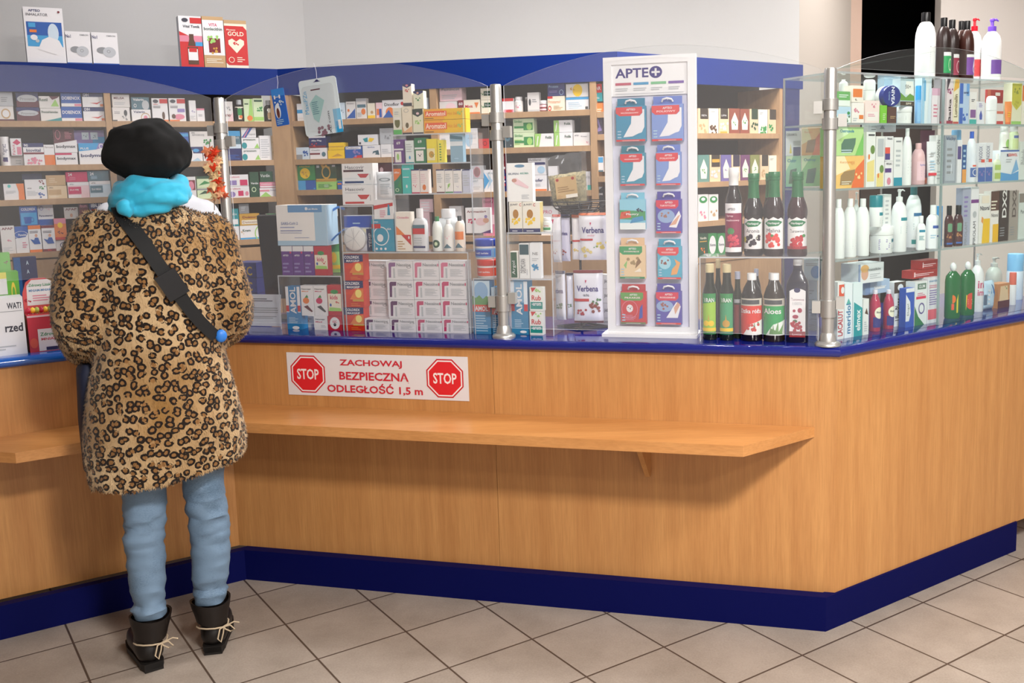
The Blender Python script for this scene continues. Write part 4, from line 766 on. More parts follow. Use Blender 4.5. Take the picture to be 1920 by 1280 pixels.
# ---------------------------------------------------------------- risers and stands on the worktop
def riser(fr, d, dep, x0, x1, ytop, label, zb=TOP, back=True, name='acrylic_riser', levels=(), cut=None):
    zt = fr.at((x0+x1)/2, ytop, d)[1]; s0 = fr.at(x0, ytop+20, d)[0]; s1 = fr.at(x1, ytop+20, d)[0]; o = empty(name, fr.W(s0, d-.008, zb), fr.a)
    L = s1-s0; h = zt-zb; MB().box(0, L, 0, dep, h-.005, h, ACRYL).build('top_plate', o)
    for a in (0, L-.004): MB().box(a, a+.004, 0, dep, 0, h-.0055, ACRYL).build('side_plate', o)
    for yy in levels:
        z = fr.at((x0+x1)/2, yy, d)[1]-zb; MB().box(.0045, L-.0045, 0, dep, z-.005, z, ACRYL).build('shelf_plate', o)
    e = MB()
    for z in [h]+[fr.at((x0+x1)/2, yy, d)[1]-zb for yy in levels]: e.box(.0045, L-.0045, -.0012, -.0001, z-.005, z, AEDGE)
    e.box(0, .004, -.0012, -.0001, 0, h, AEDGE); e.box(L-.004, L, -.0012, -.0001, 0, h, AEDGE); e.build('polished_edge', o)
    return tag(o, label, 'display riser')
riser(G1, .05, .16, 524, 643, 516, 'clear acrylic riser under the big pale blue test kit box')
riser(G1, .05, .15, 645, 880, 472, 'glass riser spanning over the white and coldrex cartons'.replace('coldrex', 'red'), name='glass_riser')
riser(G1, .05, .14, 640, 702, 385, 'small clear riser carrying the two lip patch boxes', zb=lev(G1, 'y471@670', .05))
riser(G1, .05, .13, 735, 884, 250, 'tall clear acrylic tower with three levels of small boxes', zb=lev(G1, 'y471@810', .05), levels=(305, 362))
riser(G2, .05, .13, 952, 1036, 435, 'clear acrylic riser right of the middle post', levels=(522,))
riser(G2, .02, .13, 1312, 1537, 481, 'clear acrylic riser carrying the berry syrup bottles')
shop('''
@G .05 y516@590|on the left clear riser|goods around the left clear riser
box 528 549 461|5e2a86|R white 0 .82 1 1;U white APTEO .4 .68 .5 .06;E hot .85 .78 .08 .04;L lilac .1 .1 .7 .5 3|first of three purple boxes from the left
box 549.5 569.5 461|5e2a86|R white 0 .82 1 1;U white APTEO .4 .68 .5 .06;E hot .85 .78 .08 .04;L lilac .1 .1 .7 .5 3|second of three purple boxes from the left
box 570 589 461|5e2a86|R white 0 .82 1 1;U white APTEO .4 .68 .5 .06;E hot .85 .78 .08 .04;L lilac .1 .1 .7 .5 3|third of three purple boxes, beside the red kids box
box 589.5 615 461|b8283a|R cream .03 .22 .97 .7;E green .5 .76 .25 .07;U hot kids .45 .55 .5 .14;B red .7 .42 .12 7 2;P lgreen .05 .22 .95 .22 .9 .32 .1 .34;E blue .2 .4 .07 .05|red and cream kids syrup box, upper one
box 519 613 384 460.2 t=.09|efeae6/a9c8de|R lblue .76 0 1 1;R lblue 0 0 1 .12;R 5f93c4 .24 .82 .92 1;P efeae6 .24 .82 .7 .82 .7 .78 .24 .78;E white .61 .91 .025 .04;U white Lab_Medis .74 .9 .2 .04;U 8a94b8 SARS-CoV-2 .26 .55 .34 .07;L 9aa2c4 .07 .44 .5 .5 1;L 7f88b4 .07 .36 .72 .41 1;L 9aa2c4 .07 .31 .6 .34 1;L 9aa2c4 .35 .19 .72 .22 1|large pale blue test kit box above the purple boxes!
@G .05 1.026|under the left clear riser|goods around the left clear riser
box 537 564 537 - t=.05|2f7fb5|R white 0 .4 .2 1;R white .8 .4 1 1;R red 0 .42 .2 .56;R red .8 .42 1 .56;U white AMOL .5 .68 .62 .42 90;L lblue .15 .15 .8 .3 5;E white .6 .04 .25 .04|blue and white box with a red band
box 565 589 592|white|U ink Natursept .45 .75 .75 .14;U hot Med .35 .58 .5 .1;L lgrey .5 .2 .9 .4 2|small white box with pink print, lower left
box 589.5 614 592|white|U ink Natursept .45 .75 .75 .14;U hot Med .35 .58 .5 .1;L lgrey .5 .2 .9 .4 2|small white box with pink print, lower right
@G .05 y591.8@590|under the left clear riser|goods around the left clear riser
box 564.5 588.5 535|white|U ink Natursept .45 .88 .75 .06;U orange Med .35 .81 .5 .04;E orange .4 .5 .25 .1;P green .3 .6 .5 .7 .6 .6;P maroon .2 .3 .5 .35 .9 .15 .8 .12|white box with an orange fruit picture
box 589 613.5 535|white|U ink Natursept .45 .88 .75 .06;U hot Med .35 .81 .5 .04;E hot .4 .5 .25 .1;P green .3 .6 .5 .7 .6 .6;P dgrey .2 .3 .5 .35 .9 .15 .8 .12|white box with a crimson fruit picture
@G .05 1.026|under the left clear riser|goods around the left clear riser
box 614.5 641.5 592|b8283a|E white .5 .5 .35 .42;U hot KIC .5 .6 .3 .18;E ink .5 .4 .1 .12|red kids box with a white disc
box 614.5 641 534 ^|b8283a|R cream .03 .15 .97 .72;E green .5 .78 .28 .07;U hot kids .45 .6 .55 .14;B red .7 .42 .12 7 3;P lgreen .05 .15 .95 .15 .9 .25 .1 .28;E blue .2 .35 .07 .05|red and cream kids box on the disc box
oil 619 641 392 516 d=.14|16211a/d8d0b8|.04 .62%R lgreen 0 0 1 1;R 2f8a48 0 .55 1 1;U white TRAN .5 .86 .6 .1;E yellow .5 .4 .25 .14;R yellow 0 .1 1 .2|dark fish oil bottle with green label behind the test kit box!
@G .05 1.026|between the kids box and white cartons|red cold remedy cartons in a column
box 645.5 682.5 576|c8321f|R navy 0 .68 1 1;U white COLDREX .45 .9 .75 .11;U white MAXGRIP .5 .76 .65 .09;P d8401f 0 .5 .5 .7 1 .74 1 .4;P orange .3 .3 1 .25 1 .7 .6 .66;E lyel .75 .52 .16 .16;R gold .45 .22 1 .3;L orange .35 .05 .9 .18 2|bottom red and navy carton of the column
box 644.5 682 526 ^|c8321f|R navy 0 .68 1 1;U white COLDREX .45 .9 .75 .11;U white MAXGRIP .5 .76 .65 .09;P d8401f 0 .5 .5 .7 1 .74 1 .4;P orange .3 .3 1 .25 1 .7 .6 .66;E lyel .75 .52 .16 .16;R gold .45 .22 1 .3;L orange .35 .05 .9 .18 2|middle red and navy carton of the column
box 643.5 681.5 477 ^|c8321f|R navy 0 .68 1 1;U white COLDREX .45 .9 .75 .11;U white MAXGRIP .5 .76 .65 .09;P d8401f 0 .5 .5 .7 1 .74 1 .4;P orange .3 .3 1 .25 1 .7 .6 .66;E lyel .75 .52 .16 .16;R gold .45 .22 1 .3;L orange .35 .05 .9 .18 2|top red and navy carton of the column
''')
cols = ['first', 'second', 'third', 'rightmost']; rws = ['bottom', 'third', 'second', 'top']
txt = '@G .05 1.026|in the wall of white cartons|white cartons stacked under the glass riser\n'
xs = [(684, 731), (731.4, 780), (780.4, 829), (829.4, 878.5)]; yb_ = [597, 561.5, 525, 489]
for c_ in range(4):
    for r_ in range(4):
        sh_ = -(r_*2.0)
        col = ['5b2a5e', '5b2a5e', 'c0406a', 'c0406a'][c_] if r_ < 3 else ['7a5080', '8a6090', 'd0708e', 'd0708e'][c_]
        txt += 'box %.1f %.1f %.1f %s|e2dfe2|!neo %s;%s|%s white carton of the %s column\n' % (xs[c_][0]+sh_, xs[c_][1]+sh_, yb_[r_], '-' if r_ == 0 else '^', col, 'O grey .86 .68 .09 .06 .3' if c_ < 2 else 'R %s .95 .72 1 .86' % col, rws[r_], cols[c_])
shop(txt)
shop('''
@G .05 y471@760|on the glass riser|goods on the glass riser
vial 641 683 425 - d=.09 cat=blister|e8e6e4/e8e6e4||unused
box 697 739 411|1a8fb0|O white .42 .48 .36 .3 .1;E white .38 .42 .14 .12;U white APTEO .2 .92 .25 .04;R red .02 .72 .42 .86;E white .2 .08 .05 .04;E white .4 .08 .05 .04;E white .6 .08 .05 .04;U white SEA .8 .7 .2 .06|turquoise carton with a spray picture
box 701 737 374 ^ t=.03|white|P red 0 .5 1 .68 1 .85 0 .7;P 2f8fb0 .7 .2 .85 .2 .82 .75 .74 .75;L pink .3 .1 .6 .5 4|white carton with a red slanted band
box 742 771 397|efe6da|U pink Octedin .5 .86 .8 .06;P orange 0 .42 0 .66 .6 .42;P red .35 .42 .98 .42 .98 .15;L tan .1 .05 .6 .3 4;E white .85 .35 .05 .04|cream carton with orange triangles
flatb 774 803 391|d9dade/white|R slate 0 .85 1 1;R red 0 .6 1 .85;L lgrey .1 .1 .9 .5 4;R navy 0 0 1 .08|clear bottle with a red label and white cap
round 811 830 406|e6e8e2/2f7a48|R e6e8e2 0 0 1 1;E dgreen .5 .25 .35 .25;E pgreen .5 .25 .15 .12;L lgrey .2 .7 .8 .9 2|white bottle with a green cap
round 832 851 412|e8e6e2/white|R e8e6e2 0 0 1 1;B lpink .5 .7 .2 6 2;P slate .1 0 .9 0 .5 .3|white bottle with white cap
round 853 872 405|e8d8c8/3f4448|R e8d8c8 0 0 1 1;R orange 0 .5 1 1;P slate .1 0 .9 0 .5 .3|white bottle with a dark cap and orange label
flatb 812 872 392 - d=.12|dfe3e6/white||wide pale bottle behind the small bottles
pack 873 920 389 437 t=.02|efecee|U dred Aromactiv+ .45 .85 .78 .09;B hot .25 .45 .13 9 2;E lpink .62 .45 .22 .15;E skin .82 .5 .12 .1;P purple .6 0 1 0 1 .14;E lilac .82 .65 .06 .06|white plaster pack with a pink baby!
@G .05 y384@670|on the small clear riser|goods on the glass riser
box 642 700 346 - t=.05|efecec/dfdcdc|T ink Hascovir .42 .78 .62 .16;R red .08 .06 .7 .16;P red .5 .48 .88 .48 .78 .28 .6 .28;R red .5 .48 .88 .5;L lgrey .08 .6 .6 .65 1;L lgrey .9 .2 .93 .9 1|lower white lip patch box with red lips
box 641 699 306 ^ t=.05|efecec/dfdcdc|T ink Hascovir .42 .82 .62 .16;R 4a2030 .05 .6 .7 .7;R navy .08 .06 .7 .16;P red .5 .5 .88 .5 .78 .32 .6 .32;L lgrey .08 .28 .6 .31 1;L lgrey .9 .2 .93 .9 1|upper white lip patch box with a dark band
pouch 703 738 322 374 t=.03|e4e4e8|O grey .55 .72 .3 .06 .3;L lgrey .3 .2 .9 .6 6|white paper bag beside the lip patch boxes!
@G .05 y362@810|on the lower level of the clear tower|small boxes on the clear tower
box 738.5 753 316|1f7a5c|P orange 0 1 1 1 1 .8 .4 .58 0 .5;U white diflex .45 .85 .7 .08;O pgreen .4 .15 .25 .07 .3;P green .5 .3 1 .2 .9 .6|green box with orange top
box 754 770.5 308|turq|R pblue .1 .82 .9 .87;L white .1 .55 .9 .62 1;E white .5 .25 .1 .06|turquoise box
box 771.5 787 317|efe4e0|R navy 0 .95 1 1;L lpink .1 .45 .9 .85 5;B hot .4 .3 .2 4 2;R hot 0 0 1 .05|white box with pink dots
box 787.5 803 317|efe4e0|R navy 0 .95 1 1;L lpink .1 .45 .9 .85 5;E orange .5 .25 .22 .12;R orange 0 0 1 .05|white box with an orange apricot
box 818 833.5 317|efe9e4|R navy 0 .95 1 1;L lgrey .1 .45 .9 .85 5;B maroon .5 .25 .14 5 2;R maroon 0 0 1 .05|white box with dark berries
box 834 849.5 317|efe9e4|R navy 0 .95 1 1;L lgrey .1 .45 .9 .85 5;P lgreen .3 .15 .7 .4 .5 .4 .35 .35;B green .5 .28 .12 4 2;R green 0 0 1 .05|white box with a green leaf
box 850 865.5 317|efe9e4|R navy 0 .95 1 1;L lgrey .1 .45 .9 .85 5;B lilac .5 .25 .12 4 2;R lilac 0 0 1 .05|white box with a lavender sprig
box 867 882 317|c9cbdc|R navy 0 .95 1 1;L lgrey .1 .3 .9 .8 5|grey-lilac box at the right end
@G .05 y305@810|on the middle level of the clear tower|small boxes on the clear tower
box 738.5 757 261|6a3f86|R white .02 .55 .98 .62;R efe9e4 .1 .05 .75 .5;E lgreen .4 .28 .12 .14;U white 69 .5 .85 .4 .12|purple box
box 760 776 263|e4ebe8|E sky .5 .25 .1 .08;R teal 0 0 1 .05;L lgrey .1 .5 .9 .9 4|pale box with a small blue flower
box 777 798.5 258|2f7a50|R white .02 .55 .98 .62;R efe9e4 .12 .08 .8 .5;B dgrey .45 .3 .14 7 2;U white 69 .5 .85 .35 .12|dark green box
box 800 819.5 260|f0dc3c|R efe2b0 .02 .1 .8 .6;E gold .45 .35 .25 .14;B green .6 .3 .14 4 2|yellow box with a mango
box 820.5 832 262|f0e050|L green .3 .1 .7 .9 7|narrow lime-yellow box
box 844 868 248|8fb0c4|R dfe4e8 0 .55 1 .7;P slate 0 .8 1 .75 1 .85 0 .92;L lblue .3 .1 .7 .2 1|pale steel blue box
@G .05 y250@810|on top of the clear tower|small boxes on the clear tower
box 737 753 202|e8e4d4|R 5cb860 0 0 1 .18;E 6a6a38 .5 .45 .32 .2;R efe9e0 .1 .55 .9 .65;L lgrey .2 .75 .8 .9 2|cream box with a green base and mortar
box 754 772.5 199|efe2cc|P e8b080 0 .06 1 .06 1 .3 .2 .1 0 .3;E 6a5a3a .5 .32 .17 .1;O grey .45 .85 .25 .07 .15;R ink 0 0 1 .06|cream-orange box with a brown nut
box 755 772 157 ^|efe4d4|P navy 0 1 1 1 1 .92 .5 .82 0 .92;B red .5 .68 .2 9 2;E pink .5 .93 .15 .05;R ink 0 0 1 .14|tall cream box with red flowers, highest one
box 774 793.5 204|e6e2c8|P 2c3c34 0 1 1 1 1 .8 .5 .68 0 .8;B lgreen .5 .45 .25 9 2;R ink 0 0 1 .06;E lpink .5 .82 .15 .05|cream box with a dark curved top
box 775 794 170 ^|e8e6cc|P navy 0 1 1 1 1 .9 .5 .76 0 .9;B green .45 .5 .2 7 2;E skin .45 .88 .12 .06|cream box with navy top and a green leaf
box 795 874 224 249.5 t=.045|f0c020|P f0a830 0 0 .5 0 .45 1 0 1;R e8603a .03 .3 .55 .8;U ffe8d0 Aromatol .28 .55 .48 .4;T e08020 Hot_żel .68 .55 .22 .3;B lgreen .86 .5 .05 9 2;R efe890 .93 0 .97 1;L brown .02 .1 .25 .22 1|lower yellow ointment carton
box 794.5 873 203 ^ t=.045|f0c020|P f0a830 0 0 .5 0 .45 1 0 1;R e8603a .03 .3 .55 .8;U ffe8d0 Aromatol .28 .55 .48 .4;T e08020 Hot_żel .68 .55 .22 .3;B lgreen .86 .5 .05 9 2;R efe890 .93 0 .97 1;L brown .02 .1 .25 .22 1|upper yellow ointment carton
@G .05 1.026|left of the middle steel post|goods by the middle steel post
box 886.5 919.5 526 - t=.055|3f86b4|R c9dfee 0 .6 1 1;E 8fb4d8 .5 .8 .4 .18;P 6a9a60 0 .5 1 .5 1 .68 .8 .72 .6 .66 .4 .73 .2 .68 0 .72;R d84838 0 .42 1 .55;U white AMOL .5 .48 .75 .09;L lblue .15 .05 .85 .38 7|large blue remedy box with a field picture
box 922 937 538 - t=.05|3f86b4|R c9dfee 0 .6 1 1;P 6a9a60 0 .5 1 .5 1 .68 .6 .66 .3 .73 0 .72;R d84838 0 .42 1 .55;U white A .5 .48 .5 .09;L lblue .15 .05 .85 .38 7|narrow blue remedy box touching the post
@G .05 y521@915|on the small clear step|goods by the middle steel post
jar 895 936 487|efeaea/d8382c|R e05038 0 0 1 .9;U white maść_końska .45 .45 .5 .2|red-lidded ointment jar
jar 891 934 449 ^|efeaea/2a48b4|R 6aa0d8 0 0 1 .9;R 2a48b4 .1 .15 .8 .75;U white maść_końska .45 .45 .5 .2|blue-lidded ointment jar on the red one
@H .06 1.026|right of the middle steel post|goods on the riser right of the middle post
box 958 990 527 - t=.06|2f7fa8|R dfe4ea 0 .44 .22 1;R dfe4ea .78 .44 1 1;R 7fa8c8 .22 .6 .78 1;R red 0 .44 .22 .57;R red .78 .44 1 .57;U white AMOL .5 .66 .58 .36 90;L lblue .2 .14 .8 .3 5;E white .7 .05 .2 .025|tall blue and white box with a red band
box 993 1018.5 583|e8e8e0|R 1f8a80 .05 .08 .95 .38;U red Rub .5 .55 .7 .22;U white -arom .5 .28 .7 .12;P red .1 .98 .5 .98 .2 .78;B lgreen .65 .82 .2 7 2|lower white and teal rub box
box 993 1018.5 538 ^|e8e8e0|R 1f8a80 .05 .08 .95 .38;U red Rub .5 .55 .7 .22;U white -arom .5 .28 .7 .12;P red .1 .98 .5 .98 .2 .78;B lgreen .65 .82 .2 7 3|upper white and teal rub box
@H .06 y522@990|on the shelf of the clear riser|goods on the riser right of the middle post
box 957 972 471|efece4|R 2f5a40 .05 .03 .85 .97;T white Argol .45 .4 .5 .5 90|narrow dark green box
box 973.5 993 456|e8e8e6|R 2f5058 .05 .68 .95 .97;T ink DESMOXAN .35 .36 .4 .5 90;L lgrey .7 .1 .8 .5 1|white box with a dark slate top
box 993.5 1014 455|e6e8ea|U grey NE .5 .7 .5 .08;B 3f90c0 .5 .32 .3 16 3;U navy 24 .5 .32 .3 .1;L lgrey .2 .5 .8 .6 2|white box with a blue splash
@H .06 y435@990|on top of the clear riser|goods on the riser right of the middle post
box 955 979.5 378|efe9dc|U ink JUVIT .38 .9 .6 .08;U red C .87 .9 .15 .1;B yellow .5 .35 .28 14 2;E b07820 .5 .6 .22 .15;P navy 0 0 1 0 1 .12 0 .12;L white .2 .03 .8 .09 1|left yellow flower vitamin box
box 980 1013 378|efe9dc/c9b878|U ink JUVIT .3 .9 .5 .08;U red C .68 .9 .13 .1;B yellow .42 .35 .24 14 2;E b07820 .42 .6 .18 .15;P navy 0 0 1 0 1 .12 0 .12;L white .2 .03 .8 .09 1|right yellow flower vitamin box
pack 951 999 305 377.8 t=.03|efeeec|E 5a88a8 .5 .92 .2 .04;R f4f2f0 0 .83 1 .86;U 5a6a80 IBUFEN .25 .72 .4 .05;U 5aa090 AROMA .68 .73 .35 .05;P lpink .2 .55 .35 .62 .85 .38 .8 .33 .3 .46;E c89080 .28 .55 .1 .05;L lgrey .55 .08 .9 .2 3|tall white hanging box with a sleeping baby, above the vitamin boxes!
pill 1018 1035 408|dfe0dc/white|R e0e2dc 0 0 1 1;R green .1 .1 .9 .4;U red Vit .5 .6 .5 .15|small white jar with a green label
''')
# remove the placeholder and build the round dosing disc properly
x_ = ALL[[o.get('label', '').startswith('unused') for o in ALL].index(True)]
for ch in list(x_.children): bpy.data.objects.remove(ch)
ALL.remove(x_); bpy.data.objects.remove(x_)
def blister():
    z = lev(G1, 'y471@660', .07); s0, s1 = G1.at(642, 440, .07)[0], G1.at(696, 440, .07)[0]; o = empty('dosette_pack', G1.W((s0+s1)/2, .07, z), G1.a); W = s1-s0; H = G1.at(665, 404, .07)[1]-z
    g = MB().box(-W/2, W/2, .02, .045, 0, H, mat('cfd2dc', .3)); art(g, 'R 2450b8 0 .66 .97 .98;L lblue .3 .76 .6 .84 1;R 222c5a .76 0 1 .62;T white TEMP .88 .3 .4 .1 90;R efe8c0 .6 .5 .75 .62', W, H, flat(-W/2, .02, 0)); g.build('backing_card', o)
    R = W*.38; g = MB(); g.lathe([(1, 0), (1, .8), (.9, 1), (0, 1)], mat('e6e4e2', .25), 28, 1, (0, 0), 0, R, .02)
    for k in range(7): a = 2*math.pi*k/7; g.box(-.0008+0, .0008, 0, R*.85, .0198, .0206, mat('b8b8bc')) if k == 0 else g.add([(math.cos(a)*r_*R-math.sin(a)*e_, math.sin(a)*r_*R+math.cos(a)*e_, .0206) for r_, e_ in ((0, -.0008), (.85, -.0008), (.85, .0008), (0, .0008))], [(0, 1, 2, 3)], mat('b8b8bc'))
    d_ = g.build('pill_disc', o, (-W*.1, .0195, R+.002)); d_.rotation_euler = (R_(90), 0, 0)
    tag(o, 'white round pill dosing disc on a blue and navy card under the clear riser', 'pill dispenser')
blister()
MB_ = riser(G1, .05, .10, 889, 938, 521, 'small clear step carrying the two ointment jars')
# cards hanging on strings from the arched screen
def string(o, p, q): MB().tube([p, ((p[0]+q[0])/2+.004, (p[1]+q[1])/2, (p[2]+q[2])/2), q], .0009, mat('d8dae0', .3), 5).build('string', o)
def hang(x0, x1, yt, ybt, xs, ys, tilt, col, ops, label, t=.0):
    d = -.022; s0, z1 = G1.at(x0, (yt+ybt)/2, d)[0], G1.at(xs, yt, d)[1]; s1 = G1.at(x1, (yt+ybt)/2, d)[0]; z0 = G1.at(xs, ybt, d)[1]; w = s1-s0; h = z1-z0
    o = empty('hanging_pack', G1.W((s0+s1)/2, d, (z0+z1)/2)); o.rotation_euler = (0, R_(tilt), G1.a)
    g = MB(); g.slab(rounded(w, h, w*.08), 0, .002, mat(col, .3)); art(g, ops, w, h, flat(-w/2, 0, 0), .3); k = g.build('card', o, (0, 0, -h/2))
    if t:
        g = MB(); g.slab([(x*.8, z*.8+h*.08) for x, z in rounded(w, h, w*.1)], -t, -.0008, CLEARP); g.build('blister', o, (0, 0, -h/2))
    sx, sz = G1.at(xs, ys, d); mid_ = (s0+s1)/2; c_, s__ = math.cos(R_(tilt)), math.sin(R_(tilt)); dx, dz = sx-mid_, sz-(z0+z1)/2
    string(o, (0, .001, h/2-.004), (dx*c_-dz*s__, .001, dx*s__+dz*c_)); tag(o, label, 'pack')
hang(513, 537, 166, 236, 519, 141, -7, '2f66c0', 'R 3f88d8 0 .8 1 1;U white H .4 .78 .5 .1;B white .35 .6 .2 6 2;E dfe8f0 .3 .4 .22 .2;E 6a3a34 .3 .35 .12 .14;L lblue .1 .05 .7 .2 3;B pblue .7 .62 .18 9 3', 'small bright blue card hanging on a string from the screen edge')
hang(566, 637, 147, 253, 588, 118, -6, 'd8e4ea', 'R 7fc0e4 .8 0 1 .42;R 2f9fd8 .84 0 1 .2;R white .9 .06 .97 .22;P 9fc8c8 .22 .58 .42 .72 .62 .6 .4 .22 .28 .3;L 5a8898 .28 .38 .5 .62 7;R maroon .3 .8 .55 .82;T 4fa8d8 MaxiPZn .13 .6 .4 .1 90;B 8a6a78 .5 .06 .14 12 2;P 3a3a68 .4 .94 .6 .94 .55 .955 .52 .98 .48 .98 .45 .955;T ink XL_com .68 .2 .4 .06 90', 'large pale card with a dosing box hanging on a string', .012)
# ---------------------------------------------------------------- white display board
def board():
    d = .125; s0 = FM.at(1135, 360, d)[0]; s1 = FM.at(1306, 360, d)[0]; zt = FM.at(1216, 104, d)[1]; zb = TOP+.012; W = s1-s0; H = zt-zb
    o = empty('display_board', FM.W(s0, d, TOP), FM.a); wm = mat('f1f0f2', .35); b = .030; z = .012
    f = MB(); f.box(0, b, 0, .03, z, z+H, wm).box(W-b, W, 0, .03, z, z+H, wm).box(b, W-b, 0, .03, z, z+b*.9, wm).box(b, W-b, 0, .03, z+H-b*.9, z+H, wm); f.build('frame', o)
    MB().box(b, W-b, .016, .022, z+b*.9, z+H-b*.9, mat('dfdff0', .4)).build('back_panel', o)
    hz0 = FM.at(1220, 178, d)[1]-TOP; hh = z+H-b*.9-hz0; g = MB().box(b, W-b, .008, .0155, hz0, z+H-b*.9, wm); hw = W-2*b
    a = 'U 3a2f7c APTE .27 .72 .44 .3;E 3a2f7c .585 .72 .085 .19;R white .53 .69 .64 .75;R white .572 .6 .598 .84;R c05a70 .05 .34 .26 .42;R 4a9ac8 .29 .34 .49 .42;R 7fc090 .52 .34 .72 .42;R 7a5aa8 .75 .34 .95 .42;L lgrey .05 .16 .25 .28 2;L lgrey .29 .16 .48 .28 2;L lgrey .52 .16 .7 .28 2;L lgrey .75 .16 .95 .28 2;R c9c9d0 .05 .06 .95 .075'
    art(g, a, hw, hh, flat(b, .008, hz0)); g.build('header_plate', o)
    MB().box(-.02, W+.001, -.02, .11, 0, .0115, wm).build('foot', o)
    tag(o, 'tall white framed display board with logo header and two columns of plasters', 'display stand')
    return o, d
bd, bdd = board()
def plaster(x0, x1, y0, y1, tab, top, ops, label):
    d = bdd-.012; s0 = FM.at(x0, (y0+y1)/2, d)[0]; s1 = FM.at(x1, (y0+y1)/2, d)[0]; xm = (x0+x1)/2; z1 = FM.at(xm, y0, d)[1]; z0 = FM.at(xm, y1, d)[1]; w = s1-s0; h = z1-z0
    o = empty('plaster_pack', FM.W((s0+s1)/2, d, z0), FM.a); g = MB()
    g.box(-w/2, w/2, 0, .02, 0, h*.82, mat(tab, .4)); g.slab([(-w*.46, h*.82), (w*.46, h*.82), (w*.46, h), (-w*.46, h)], .009, .011, mat(tab, .4))
    art(g, ops, w, h*.82, flat(-w/2, 0, 0)); g.build('carton', o)
    k = MB(); k.tube([(-.02, .003, h*.88), (-.016, -.004, h*.93), (0, -.006, h*.955), (.016, -.004, h*.93), (.02, .003, h*.88)], .0035, mat('efeff4', .3), 6); k.tube([(0, .009, h*.93), (0, .026, h*.93)], .003, mat('efeff4', .3), 6); k.build('hanger', o)
    tag(o, label, 'pack', 'plaster packs on the white display board')
def pl_ops(bg, badge, txt, body, foot='d83a3c'): return 'R %s 0 0 1 1;P %s .0 .97 .88 .97 .88 .8 .78 .72 .12 .72 0 .8;U white APTEO .5 .9 .3 .06;U f4dcdc %s .46 .81 .6 .05;%s;R %s 0 0 .97 .055;L white .2 .015 .8 .04 1;L lblue .05 .1 .2 .35 3' % (bg, badge, txt, body, foot)
DR = 'P ecebf0 .32 .14 .85 .24 .95 .4 .95 .9 .89 .9 .89 .8 .8 .72 .52 .72 .5 .45;P ecebf0 .24 .12 .55 .14 .9 .28 .5 .5'
W_C = 'skin'
for a in [
 (1155, 1211, 184, 265, '2f7fa0', 0, pl_ops('3f90b4', 'd84a4c', 'WŁÓKNINOWY', DR), 'large teal plaster pack in the top left of the board'),
 (1222, 1281, 180, 264, '6a80c8', 0, pl_ops('7f98d4', 'd84a4c', 'FOLIOWY', DR), 'large periwinkle plaster pack in the top right of the board'),
 (1163, 1210, 273, 348, '2f7f94', 0, pl_ops('3f94b0', 'd84048', 'WŁÓKNINOWY', DR), 'teal plaster pack in the second row, left'),
 (1230, 1277, 271, 347, '6a80c8', 0, pl_ops('7f98d4', 'd84048', 'FOLIOWY', DR), 'periwinkle plaster pack in the second row, right'),
 (1162, 1210, 361, 430, '7fc4dc', 0, 'R 8fcbe0 0 .4 1 1;R e8f0f0 0 0 1 .22;P 4a9a60 0 .35 1 .3 1 .6 0 .65;P d85a40 0 .35 .45 .4 .4 .62 .05 .58;B c03a30 .2 .5 .12 6 2;B 303a50 .8 .6 .12 7 3;P 3f90c0 .4 .2 .95 .3 .9 .45 .5 .38;U white Plastry .5 .5 .5 .09', 'pale blue picture plaster pack in the third row, left'),
 (1230, 1278, 359, 437, '5048a0', 0, pl_ops('5a52a8', 'd0304c', 'TURYSTYCZNE', 'E 8fa8d0 .4 .5 .34 .2;B a07060 .35 .52 .14 8 2;P ecebf0 .5 .18 .8 .16 .98 .5 .9 .66;P skin .52 .22 .78 .26 .95 .55 .85 .5'), 'violet-blue plaster pack in the third row, right'),
 (1162, 1210, 446, 522, 'e0bc94', 0, pl_ops('e4c8a0', '3f9a60', 'ZWIERZĘCE', 'P 8ac070 .15 .4 .3 .55 .25 .3;P 8a6a4a .6 .3 .85 .5 .75 .62 .65 .5;B a08860 .5 .5 .2 6 2;P efe4d4 .55 .2 .85 .2 .8 .32', '2f8a58'), 'beige animal plaster pack in the fourth row, left'),
 (1233, 1278, 448, 523, '3f9ab8', 0, pl_ops('4fa8c4', 'd84048', 'WODOODPORNE', 'E 9fd0e0 .3 .5 .26 .2;B 8a5048 .3 .5 .14 8 2;P e0a060 .55 .12 .8 .15 .95 .5 .7 .62 .78 .45 .6 .3'), 'turquoise waterproof plaster pack in the fourth row, right'),
 (1164, 1212, 533, 607, 'b83038', 0, pl_ops('c8383c', '5f9a4c', 'PIŁKARZE', 'E white .35 .48 .13 .12;B ink .35 .48 .07 4 2;O pink .35 .45 .32 .28 .06;P 3f50a8 .7 .15 .85 .2 .85 .62 .75 .5;L pink .1 .12 .6 .3 4', '6a7a48'), 'red football plaster pack in the bottom row, left'),
 (1230, 1278, 532, 608, '5048a0', 0, pl_ops('5a52a8', 'd0304c', 'RODZINNE', 'E 8fa8d0 .35 .55 .33 .17;B 9a5a50 .35 .55 .14 9 3;P ecebf0 .4 .2 .85 .2 .97 .55 .8 .68;P skin .75 .3 .95 .6 .85 .68 .7 .5'), 'violet-blue plaster pack in the bottom row, right')]: plaster(*a)
